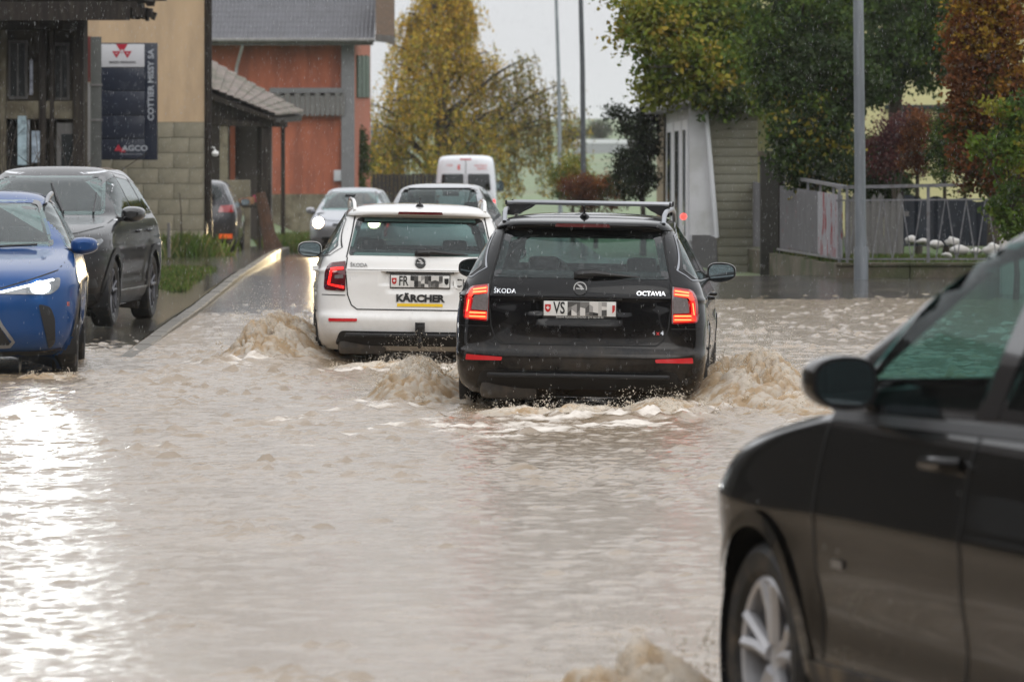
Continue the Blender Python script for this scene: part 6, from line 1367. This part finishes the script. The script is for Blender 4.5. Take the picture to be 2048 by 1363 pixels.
# white garden boulders
ROCK = mat('white_boulder', (.55, .54, .52), .7, var=.2, vscale=5, bump=.4, bscale=12, col2=(.38, .36, .33), mscale=3)
rk = random.Random(21)
for k, (px, py, w_, h_) in enumerate(((1822, 474, 26, 22), (1845, 478, 30, 18), (1872, 484, 36, 20), (1905, 478, 34, 24), (1920, 494, 40, 22), (1952, 498, 30, 16), (1985, 492, 44, 26), (1895, 505, 26, 14))):
    Y = 77.4 - k * .12; s_ = Y / FPX; g = np.random.default_rng(k + 3); D = IV * np.array([w_ * s_ / 2.3, w_ * s_ / 2.6, h_ * s_ / 2.1]); D = D * (1 + .22 * np.sin(IV @ g.normal(0, 2.2, (3, 1)) + g.uniform(0, 6)) + .12 * np.sin(IV @ g.normal(0, 5, (3, 1)))) * np.where(IV[:, 2:] > .35, .75, 1.0)
    o = mesh_obj('boulder', D.tolist(), IF.tolist(), ROCK, angle=180); o.location = (PX(px, Y), Y, max(.31, PZ(py + 4, Y)))
    tag(o, ('leftmost of the white garden boulders', 'second white boulder from the left in the garden', 'third white boulder from the left, below the gap in the screen', 'tall white boulder behind the others, right of the railing post', 'broad white boulder at the front of the rock garden', 'small white boulder between the two broad ones', 'rightmost large white boulder near the gate pier', 'lowest small white boulder in the rock garden')[k], 'boulder', 'white boulders in the garden')
# low block of paving edge on the left corner
# ---------------------------------------------------------------- vegetation
LEAFM = mat('leaf', (.06, .09, .02), .6, attr='tint', spec=.2)
nt = LEAFM.node_tree; b = nt.nodes['Principled BSDF']; tl = N(nt, 'ShaderNodeBsdfTranslucent'); ms = N(nt, 'ShaderNodeMixShader'); ms.inputs[0].default_value = .42
at = [n for n in nt.nodes if n.type == 'ATTRIBUTE'][0]; nt.links.new(at.outputs['Color'], tl.inputs['Color']); nt.links.new(b.outputs[0], ms.inputs[1]); nt.links.new(tl.outputs[0], ms.inputs[2]); nt.links.new(ms.outputs[0], nt.nodes['Material Output'].inputs['Surface'])
BARK = mat('bark', (.05, .04, .03), .85, var=.4, vscale=8, bump=.5, bscale=20)
def leaf_mesh(name, pts, size, cols, parent, seed=0, down=0., kind=None, asp=.62):
    g = np.random.default_rng(seed); n = len(pts); s = size * g.uniform(.6, 1.35, n) if np.isscalar(size) else size
    a = g.normal(size=(n, 3)); a[:, 2] -= down; a /= np.linalg.norm(a, axis=1)[:, None]; c = g.normal(size=(n, 3)); b = np.cross(a, c); b /= np.linalg.norm(b, axis=1)[:, None]; nn = np.cross(a, b)
    s = s[:, None]; bend = nn * s * .12
    V = np.stack([pts - a * s * .5, pts + b * s * asp * .5 + bend, pts + a * s * .5, pts - b * s * asp * .5 + bend], 1).reshape(-1, 3)
    me = bpy.data.meshes.new(name); me.vertices.add(4 * n); me.vertices.foreach_set('co', V.astype(np.float32).ravel())
    me.loops.add(4 * n); me.loops.foreach_set('vertex_index', np.arange(4 * n, dtype=np.int32)); me.polygons.add(n); me.polygons.foreach_set('loop_start', np.arange(n, dtype=np.int32) * 4); me.update(calc_edges=True)
    t = me.attributes.new('tint', 'FLOAT_COLOR', 'POINT'); C = np.concatenate([cols, np.ones((n, 1))], 1); t.data.foreach_set('color', np.repeat(C, 4, 0).astype(np.float32).ravel())
    o = obj(name, me, LEAFM, parent)
    if kind: o['kind'] = kind
    return o
def palette(g, n, cols, wts=None, jit=.25, clump=None):
    cols = np.array(cols); k = g.choice(len(cols), n, p=wts) if clump is None else clump
    return np.clip(cols[k] * g.uniform(1 - jit, 1 + jit, (n, 1)) * g.uniform(.9, 1.1, (n, 3)), 0, 1)
def clumps(g, blobs, per, cr):
    """blobs: (centre xyz, radii xyz, clumps, colour index list)"""
    P_, I = [], []
    for (c, r, nc, ci) in blobs:
        u = g.normal(size=(nc, 3)); u /= np.linalg.norm(u, axis=1)[:, None]; u *= (g.random((nc, 1)) ** .38); cen = np.array(c) + u * np.array(r)
        for q in cen:
            k = int(per * g.uniform(.5, 1.5)); P_.append(q + g.normal(0, 1, (k, 3)) * cr * g.uniform(.6, 1.3) * np.array([1, 1, .75])); I.append(np.full(k, ci[g.integers(len(ci))]))
    return np.concatenate(P_), np.concatenate(I)
def tree(name, label, cat, base, trunk, blobs, per, cr, leaf, cols, seed, limbs=True, group=None, down=.3, jit=.3):
    g = np.random.default_rng(seed); t = thing(name, label, cat, base, 0, group); bs = np.array(base)
    mb = MB(); hgt, r0 = trunk; top = Vector((0, 0, hgt)); mb.tube([(0, 0, -.3), (.03, 0, hgt * .4), (0, .02, hgt)], [r0 * 1.2, r0, r0 * .7], 9)
    if limbs:
        for (c, r, nc, ci) in blobs:
            d = Vector(np.array(c) - bs); m_ = top.lerp(d, .5) + Vector((0, 0, .15 * d.length)) * .4; mb.tube([top * .8, m_, d], [r0 * .55, r0 * .32, r0 * .12], 6)
            for j in range(5):
                e = d + Vector(g.normal(0, .55, 3) * np.array(r)); mb.tube([m_.lerp(d, .6), (d + e) / 2, e], [r0 * .2, r0 * .12, r0 * .05], 5)
    mb.build('trunk', BARK, t)
    pts, ci = clumps(g, blobs, per, cr); leaf_mesh('crown', pts - bs, leaf, palette(g, len(pts), cols, jit=jit, clump=ci), t, seed + 1, down)
    return t
def pb(px, py, Y, wx, wz, dy, n, ci): c = P(px, py, Y); return (tuple(c), (wx * Y / FPX / 2, dy, wz * Y / FPX / 2), n, ci)
GR = [(.085, .13, .022), (.15, .18, .028), (.05, .082, .022), (.27, .22, .035), (.033, .052, .018), (.15, .065, .022)]
# broad tree overhanging the annex
tree('garden_tree', 'broad yellow-green tree overhanging the white annex', 'tree', (PX(1480, 88), 88, .2), (2.6, .14),
     [pb(1300, 55, 86, 130, 150, .7, 60, (1, 1, 0, 3)), pb(1400, 20, 87, 200, 130, .9, 95, (0, 1, 1, 2)), pb(1400, 130, 86, 190, 130, .8, 85, (1, 0, 0, 3)), pb(1320, 165, 86, 90, 90, .5, 26, (1, 1, 0)), pb(1480, 90, 87, 200, 200, .9, 110, (0, 2, 1)), pb(1470, 195, 86, 150, 80, .6, 45, (0, 2, 1)), pb(1290, -40, 87, 150, 110, .8, 50, (1, 3, 0)), pb(1430, -70, 88, 260, 120, 1., 90, (0, 1))],
     52, .16, .115, [(.11, .16, .025), (.19, .21, .03), (.065, .10, .025), (.34, .27, .04)], 31)
# dark ivy-clad tree
tree('ivy_tree', 'dark ivy-clad tree standing behind the gate pillar', 'tree', (PX(1620, 81), 81, .25), (3.0, .22),
     [pb(1600, 60, 81, 220, 180, .8, 120, (2, 4, 0)), pb(1660, 160, 80, 190, 170, .7, 120, (4, 2, 4)), pb(1620, 255, 80, 150, 150, .6, 100, (2, 4, 3, 0)), pb(1630, 335, 80, 130, 90, .5, 70, (2, 4, 4, 3)), pb(1570, 150, 81, 140, 160, .6, 70, (2, 0)), pb(1650, -50, 82, 280, 130, .9, 120, (2, 0, 4)), pb(1590, 300, 80, 60, 120, .4, 35, (4, 2))],
     66, .14, .092, GR, 33, down=.8)
# drooping conifer
tree('drooping_conifer', 'drooping dark conifer in front of the yellow house', 'tree', (PX(1790, 92), 92, .25), (3.2, .16),
     [pb(1780, 20, 92, 180, 150, .8, 110, (4, 2, 2)), pb(1850, 90, 91, 120, 170, .6, 80, (4, 2, 0)), pb(1760, 120, 91, 140, 110, .6, 70, (4, 4, 2)), pb(1840, -60, 92, 200, 120, .8, 80, (2, 4)), pb(1880, 30, 91, 90, 200, .5, 60, (2, 0)), pb(1740, 175, 91, 70, 60, .4, 22, (4, 2))],
     66, .13, .09, GR, 35, down=2.5)
RU = [(.19, .07, .02), (.27, .14, .022), (.12, .048, .02), (.34, .21, .025), (.075, .075, .018), (.09, .03, .018)]
tree('rust_hedge', 'tall rust and gold hedge column at the right edge', 'hedge', (PX(1985, 79), 79, .25), (2.0, .10),
     [pb(1985, 40, 71, 170, 200, .5, 170, (0, 1, 3, 2)), pb(1995, 190, 71, 160, 190, .5, 170, (0, 1, 2, 4)), pb(1960, 320, 71, 120, 140, .4, 90, (2, 4, 0, 4)), pb(2030, 300, 71, 100, 200, .4, 80, (0, 2, 4)), pb(1990, -60, 71, 190, 120, .5, 90, (3, 1, 0)), pb(1925, 130, 71, 50, 240, .3, 60, (0, 2, 0)), pb(1940, 250, 71, 60, 140, .3, 40, (2, 0, 4))],
     64, .10, .07, RU, 37)
PU = [(.10, .035, .035), (.14, .055, .05), (.07, .025, .03), (.10, .06, .03)]
tree('purple_shrub', 'dull purple-leaved shrub at the back of the garden', 'shrub', (PX(1790, 85), 85, .27), (.9, .05), [pb(1770, 310, 85, 90, 90, .4, 50, (0, 1, 2)), pb(1830, 250, 85, 100, 70, .4, 45, (1, 0)), pb(1790, 265, 85, 90, 60, .4, 30, (2, 1))], 40, .11, .06, PU, 41)
tree('brown_cypress', 'narrow brown-tipped cypress between the purple shrub and the hedge', 'shrub', (PX(1835, 82), 82, .27), (.8, .06), [pb(1832, 300, 82, 60, 130, .3, 70, (0, 2, 5)), pb(1838, 250, 82, 36, 60, .2, 20, (0, 2))], 60, .07, .045, RU, 43)
tree('green_cypress', 'narrow dark green cypress left of the rust hedge', 'shrub', (PX(1890, 81), 81, .27), (.8, .06), [pb(1885, 300, 81, 60, 140, .3, 80, (2, 4, 0)), pb(1890, 245, 81, 34, 70, .2, 22, (2, 4))], 60, .07, .045, GR, 45)
tree('dark_shrub', 'dark evergreen shrub behind the picket fence', 'shrub', (PX(1735, 86), 86, .27), (.8, .06), [pb(1730, 330, 86, 110, 120, .4, 90, (4, 2, 4)), pb(1770, 380, 86, 120, 80, .4, 70, (4, 2))], 56, .10, .07, GR, 57)
LG = [(.11, .17, .02), (.07, .12, .02), (.20, .19, .025), (.045, .08, .018)]
tree('bright_shrub', 'bright green leafy shrub beside the pale gate pier', 'shrub', (PX(2030, 64), 64, .1), (.7, .04), [pb(2020, 300, 64, 90, 160, .35, 48, (0, 1, 2, 3)), pb(1965, 290, 64, 60, 60, .25, 12, (0, 0)), pb(2020, 400, 64, 80, 80, .3, 40, (1, 0, 3)), pb(2000, 215, 64, 50, 40, .2, 9, (0, 2)), pb(2045, 230, 64, 60, 120, .3, 24, (3, 1)), pb(2030, 450, 64, 70, 60, .3, 34, (1, 3, 0))], 26, .07, .075, LG, 47)
DK = [(.018, .028, .012), (.028, .042, .016), (.05, .05, .02), (.012, .018, .01)]
tree('ivy_thicket', 'dark straggling ivy thicket left of the white annex', 'shrub', (PX(1285, 113), 113, -.2), (1.2, .07), [pb(1290, 290, 113, 60, 130, .5, 80, (0, 1, 3)), pb(1270, 355, 113, 90, 90, .5, 80, (0, 1, 2)), pb(1255, 250, 113, 40, 60, .3, 14, (0, 1)), pb(1235, 226, 113, 50, 18, .2, 9, (0, 1)), pb(1295, 225, 113, 40, 30, .3, 12, (0, 3)), pb(1248, 320, 113, 40, 60, .3, 16, (1, 0))], 44, .11, .075, DK, 49)
tree('rust_clipped_hedge', 'clipped rust-brown hedge by the dark street pole', 'hedge', (PX(1190, 128), 128, -.3), (.6, .06), [pb(1165, 372, 128, 80, 52, .6, 80, (0, 2, 5)), pb(1215, 374, 128, 70, 52, .6, 70, (2, 0, 4)), pb(1190, 400, 128, 130, 50, .6, 60, (2, 5))], 46, .10, .06, RU, 51)
tree('round_bush', 'rounded olive bush at the edge of the field', 'shrub', (PX(1145, 152), 152, -.4), (.8, .08), [pb(1145, 352, 152, 84, 84, .7, 120, (0, 1, 3)), pb(1150, 385, 152, 70, 50, .6, 50, (0, 2))], 44, .13, .08, GR, 53)
tree('wall_climber', 'dark climber on the side wall of the terracotta house', 'climber', (PX(726, 154), 154, -.3), (1.5, .04), [pb(722, 330, 153, 30, 110, .9, 90, (2, 4, 0)), pb(720, 270, 153, 18, 40, .5, 22, (2, 4))], 40, .10, .08, GR, 55, limbs=False)

# ---- weeping tree
def weeping():
    g = np.random.default_rng(61); Y0 = 190.; base = np.array((PX(878, Y0), Y0, -.6)); t = thing('weeping_tree', 'tall weeping tree in yellow-brown autumn leaf beyond the van', 'tree', tuple(base)); mb = MB()
    top = Vector((0, 0, 5.2)); mb.tube([(0, 0, -.3), (.1, 0, 2.5), (0, 0, 5.0), (-.1, .1, 9.5)], [.34, .28, .2, .05], 9)
    pts = []; col = []; tw = MB()
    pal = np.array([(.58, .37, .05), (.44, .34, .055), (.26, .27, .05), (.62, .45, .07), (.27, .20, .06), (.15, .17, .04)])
    limbs = []
    for k in range(54):     # main limbs rise and arch outwards
        a = g.uniform(0, 2 * math.pi); ht = g.uniform(2.4, 9.6); rd = g.uniform(.35, 1.0) ** .7 * np.interp(ht, [2.4, 4, 6, 8, 9.6], [2.5, 2.75, 2.35, 1.6, .9])
        limbs.append((a, ht, max(.5, rd)))
    limbs += [(-.12, 5.3, 4.6), (.12, 4.3, 5.3), (-.2, 6.3, 3.5), (.0, 5.0, 3.9), (.25, 5.9, 3.4), (-.05, 3.9, 4.6), (math.pi, 4.6, 2.7), (math.pi + .3, 3.8, 2.5), (math.pi - .3, 5.6, 2.0), (math.pi, 3.2, 2.4)]
    for (a, ht, rd) in limbs:
        far = abs(math.sin(a / 2)) < .2 and rd > 3.3
        s0 = Vector((0, 0, max(1.5, ht - rd * .8))); e = Vector((math.cos(a) * rd, math.sin(a) * rd * .8, ht)); mid = s0.lerp(e, .55) + Vector((0, 0, .55 + .1 * rd))
        path = [s0.lerp(mid, q).lerp(mid.lerp(e, q), q) for q in np.linspace(0, 1, 10)]
        mb.tube(path, list(np.linspace(.11, .02, 10)), 6)
        ns = 34 if far else 26
        for j in range(ns):      # hanging strands
            u = g.uniform(.35, 1.0) ** .8; q = path[min(9, int(u * 9.99))]; st = Vector(q) + Vector(g.normal(0, .22, 3)); ln = g.uniform(.5, 1.9) * (1.45 if far else 1.0); ln = min(ln, st.z - .9 + g.uniform(-.3, .6))
            if ln < .3: continue
            dr = Vector((g.normal(0, .10), g.normal(0, .10), 0)); ou = Vector((math.cos(a), math.sin(a), 0)) * g.uniform(.05, .35)
            strand = [st + ou * (1 - (1 - v) ** 2) + dr * v + Vector((0, 0, -ln * v)) for v in np.linspace(0, 1, 6)]
            tw.tube(strand, .006, 3, cap=False)
            nl = int(ln * (24 if far else 25))
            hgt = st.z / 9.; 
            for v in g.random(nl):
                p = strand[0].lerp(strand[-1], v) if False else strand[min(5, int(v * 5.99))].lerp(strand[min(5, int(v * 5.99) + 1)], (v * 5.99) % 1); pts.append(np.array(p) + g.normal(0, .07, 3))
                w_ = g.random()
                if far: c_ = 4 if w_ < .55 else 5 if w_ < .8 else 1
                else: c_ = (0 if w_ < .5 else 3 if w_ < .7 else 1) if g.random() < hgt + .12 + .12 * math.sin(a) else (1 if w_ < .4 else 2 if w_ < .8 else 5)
                col.append(c_)
    mb.build('trunk', BARK, t); tw.build('twigs', BARK, t, kind='stuff')
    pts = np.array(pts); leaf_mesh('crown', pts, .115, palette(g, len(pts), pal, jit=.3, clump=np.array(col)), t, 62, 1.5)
weeping()

# ---- far trees, shed and roof across the field
FARG = [(.07, .075, .04), (.09, .08, .045), (.05, .06, .035)]
for k, (px, py, Y, wx, wz, lab) in enumerate(((1150, 272, 480, 60, 34, 'hazy round tree left of the far white shed'), (1200, 262, 520, 46, 46, 'hazy taller tree above the far white shed'), (1285, 300, 420, 60, 40, 'hazy scrub tree behind the ivy thicket'), (770, 322, 300, 70, 50, 'hazy tree left of the weeping tree trunk'), (1040, 268, 620, 70, 24, 'faint low tree on the far slope behind the poles'))):
    zg = float(ground_z(np.array([PX(px, Y)]), np.array([float(Y)]))[0]); tree('far_tree', lab, 'tree', (PX(px, Y), Y, zg), (1.2, .15), [pb(px, py, Y, wx, wz, 1.3, 60, (0, 1, 2))], 40, .3, .22, FARG, 70 + k, group='hazy trees across the field')
zs_ = PZ(300, 440); fs_ = thing('far_shed', 'long pale shed across the green field', 'shed', (PX(1210, 440), 440, zs_)); MB().box((0, 2, .1), (5.5, 5, .9)).build('wall', mat('shed_grey', (.30, .31, .32), .7), fs_); MB().prism([(-2.9, .5), (2.9, .5), (2.9, .65), (2.4, .95), (-2.4, .95), (-2.9, .65)], 'y', -.5, 4.6).build('roof', mat('shed_roof', (.62, .63, .65), .5), fs_)
fr2 = thing('grey_roofed_barn', 'blue-grey roofed barn behind the left side of the weeping tree', 'barn', (PX(762, 235), 235, .1)); MB().box((0, 3, 1.0), (2.0, 6, 3.0)).build('wall', OLDPL, fr2); MB().prism([(-1.3, 2.1), (1.3, 2.1), (1.0, 3.4), (-1.0, 3.4)], 'y', -.4, 6.4).build('roof', mat('blue_grey_roof', (.20, .22, .25), .6, var=.1), fr2)

# ---- grass, weeds and bare twigs
def tuft(name, label, n, area, hgt, cols, seed, kind='stuff', wd=.010):
    g = np.random.default_rng(seed); V = []; C = []
    xy = np.array([area(g) for _ in range(n)]); h = hgt * g.uniform(.35, 1.2, n); a = g.uniform(0, 6.28, n); ln = g.uniform(.1, .6, n) * h; wv = wd * g.uniform(.6, 1.6, n)
    dx, dy = np.cos(a), np.sin(a); b0 = xy; px_, py_ = -dy * wv, dx * wv
    V = np.stack([b0 + np.stack([px_, py_, 0 * h], 1), b0 - np.stack([px_, py_, 0 * h], 1), b0 + np.stack([dx * ln * .4 - px_ * .7, dy * ln * .4 - py_ * .7, h * .6], 1), b0 + np.stack([dx * ln, dy * ln, h], 1)], 1).reshape(-1, 3)
    me = bpy.data.meshes.new(name); me.vertices.add(4 * n); me.vertices.foreach_set('co', V.astype(np.float32).ravel()); me.loops.add(4 * n); me.loops.foreach_set('vertex_index', np.arange(4 * n, dtype=np.int32)); me.polygons.add(n); me.polygons.foreach_set('loop_start', np.arange(n, dtype=np.int32) * 4); me.update(calc_edges=True)
    t = me.attributes.new('tint', 'FLOAT_COLOR', 'POINT'); C = np.concatenate([palette(g, n, cols, jit=.35), np.ones((n, 1))], 1); t.data.foreach_set('color', np.repeat(C, 4, 0).astype(np.float32).ravel())
    return tag(obj(name, me, LEAFM), label, 'grass', None, kind)
GC = [(.07, .12, .02), (.10, .15, .03), (.05, .08, .02), (.14, .13, .05)]
def a1(g):
    y = g.uniform(66, 80); t = (y - 66) / 14; x = float(KERBX(y)) - .40 - (g.random() + .25 * abs(g.normal())) * (1.1 * t ** .7 + .1); return (x, y, float(PVZ(y)) - .01 - .05 * abs(g.normal()) * (1.1 - t))
tuft('verge_grass', 'wedge of green verge grass beside the kerb', 9000, a1, .10, GC, 81)
def a2(g): c = (325, 352, 378, 392, 345)[g.integers(5)]; x = PX(c, 95) + g.normal(0, .24); return (x, 95.6 + g.normal(0, .9), .0 - .22 * abs(g.normal()))
tuft('wall_foot_weeds', 'tall weeds at the foot of the block wall', 4500, a2, .45, GC, 82, wd=.012)
def a3(g): t = g.random(); p = Vector((cx0, cy0, 0)) + d_ * t * .55 + pn * g.uniform(.08, .4); return (p.x, p.y, .26)
tuft('railing_weeds', 'tufts of weeds along the sheeted railing', 1600, a3, .17, GC, 83)
def a4(g): return (cx0 + g.uniform(.1, 3.4), g.uniform(74.3, 79.8), .27)
tuft('lawn_grass', 'short green lawn behind the railing', 14000, a4, .10, GC, 84)
def a5(g): return (g.uniform(PX(545, 120), PX(615, 120)), g.uniform(114, 126), float(ROADZ(120)) + .0)
tuft('yard_grass', 'rough grass along the yard by the lean-to', 3500, a5, .35, GC, 85, wd=.015)
g_ = np.random.default_rng(90); tk = thing('bare_shrub', 'leafless twiggy shrub in front of the old barn', 'shrub', (PX(30, 74), 74, .1)); mbt = MB()
for k in range(26):
    p = Vector((g_.normal(-.1, .35), g_.normal(0, .2), 0)); d = Vector((g_.normal(0, .35), g_.normal(0, .2), 1)).normalized(); pth = [p]; L_ = g_.uniform(1.6, 2.9)
    for q in range(6): d = (d + Vector(g_.normal(0, .13, 3))).normalized(); p = p + d * L_ / 6; pth.append(p)
    mbt.tube(pth, list(np.linspace(.016, .004, 7)), 5)
    for q in range(3): b0_ = pth[2 + q]; e = b0_ + (d + Vector(g_.normal(0, .6, 3))).normalized() * g_.uniform(.3, .7); mbt.tube([b0_, (b0_ + e) / 2 + Vector((0, 0, .04)), e], [.007, .005, .003], 4)
mbt.build('branches', BARK, tk)
ds = tag(MB().tube([P(363, 470, 95.5), P(362, 420, 95.5), P(359, 385, 95.5)], [.02, .012, .006], 6).build('dead_stalk', BARK), 'dead upright stalk against the block wall', 'plant')
mp_ = tag(MB().box((PX(338, 90), 90, PZ(480, 90)), (.06, .06, .62), bev=.01).build('marker_post', GREYW), 'short grey marker post among the weeds', 'post')

# ---------------------------------------------------------------- unseen houses added to darken the reflections in the cars
HM = mat('added_house_render', (.04, .039, .037), .85, var=.2, vscale=.6)
for k, (x, y, sx_, sy_, h, lab) in enumerate(((-1, -16, 34, 8, 10.5, 'added long house behind the viewpoint that darkens the car reflections'), (-15, 12, 7, 44, 5.2, 'added unseen house row on the left that darkens the car reflections'), (-14.5, 58, 6, 40, 6.0, 'added unseen dark row left of the queueing cars, for their reflections'), (19, 14, 8, 40, 8.5, 'added unseen house row on the right that darkens the car reflections'))):
    t = thing('added_reflection_house', lab, 'house', (x, y, 0), 0, 'added houses outside the view')
    MB().b2((-sx_ / 2, -sy_ / 2, -.3), (sx_ / 2, sy_ / 2, h)).build('wall', HM, t)
    if sx_ > sy_: MB().prism([(-sy_ / 2 - .5, h + .005), (sy_ / 2 + .5, h + .005), (0, h + 3)], 'x', -sx_ / 2 - .5, sx_ / 2 + .5).build('roof', TILE, t)
    else: MB().prism([(-sx_ / 2 - .5, h + .005), (sx_ / 2 + .5, h + .005), (0, h + 3)], 'y', -sy_ / 2 - .5, sy_ / 2 + .5).build('roof', TILE, t)
    for j in range(int(max(sx_, sy_) / 3.2)):
        for st_ in range(3):
            q = -max(sx_, sy_) / 2 + 1.8 + j * 3.2; zc2 = 1.6 + st_ * 2.9
            if zc2 > h - .8: continue
            if sx_ > sy_: MB().b2((q - .5, sy_ / 2, zc2 - .65), (q + .5, sy_ / 2 + .05, zc2 + .65)).build('window', WIN, t)
            else: s2 = -1 if x > 0 else 1; MB().b2((s2 * sx_ / 2, q - .5, zc2 - .65), (s2 * (sx_ / 2 + .05), q + .5, zc2 + .65)).build('window', WIN, t)

# ---------------------------------------------------------------- rain in the air
g_ = np.random.default_rng(99); n = 18000
yy = 12 + g_.random(n) ** .8 * 75; xx = (g_.random(n) - .5) * (yy * .24 + 1.5); zz = g_.uniform(0.1, 1.0, n) * (1.2 + .035 * yy + 1.0); rr2 = g_.uniform(.0006, .0012, n) * (yy / 36) ** .35
dv = np.array([(1, 0, 0), (-.5, .87, 0), (-.5, -.87, 0), (0, 0, 12), (0, 0, -12)], float); tri_ = np.array([(0, 1, 3), (1, 2, 3), (2, 0, 3), (1, 0, 4), (2, 1, 4), (0, 2, 4)])
V = dv[None] * rr2[:, None, None]; V[:, :, 0] += V[:, :, 2] * .07; V = V + np.stack([xx, yy, zz], 1)[:, None]; F = (tri_[None] + (np.arange(n) * 5)[:, None, None]).reshape(-1, 3); V = V.reshape(-1, 3)
me = bpy.data.meshes.new('rain'); me.vertices.add(len(V)); me.vertices.foreach_set('co', V.astype(np.float32).ravel()); me.loops.add(F.size); me.loops.foreach_set('vertex_index', F.astype(np.int32).ravel()); me.polygons.add(len(F)); me.polygons.foreach_set('loop_start', np.arange(len(F), dtype=np.int32) * 3); me.update(calc_edges=True); me.shade_smooth()
ro_ = obj('rain', me, mat('rain_drop', (.5, .52, .54), .1, spec=.6)); tag(ro_, 'raindrops falling through the air over the street', 'rain', None, 'stuff')

# ---------------------------------------------------------------- rain haze
hb = MB().b2((-1600, -80, -3.0), (1600, 2750, 26)).build('haze', None, smooth=False)
hm = bpy.data.materials.new('rain_haze'); hm.use_nodes = True; nt = hm.node_tree; nt.nodes.clear(); o_ = N(nt, 'ShaderNodeOutputMaterial'); v_ = N(nt, 'ShaderNodeVolumePrincipled')
v_.inputs['Color'].default_value = (.97, .98, .99, 1); v_.inputs['Density'].default_value = .00015; v_.inputs['Anisotropy'].default_value = .2; nt.links.new(v_.outputs[0], o_.inputs['Volume'])
hb.data.materials.append(hm); tag(hb, 'pale rain haze over the street and fields', 'haze', None, 'stuff')
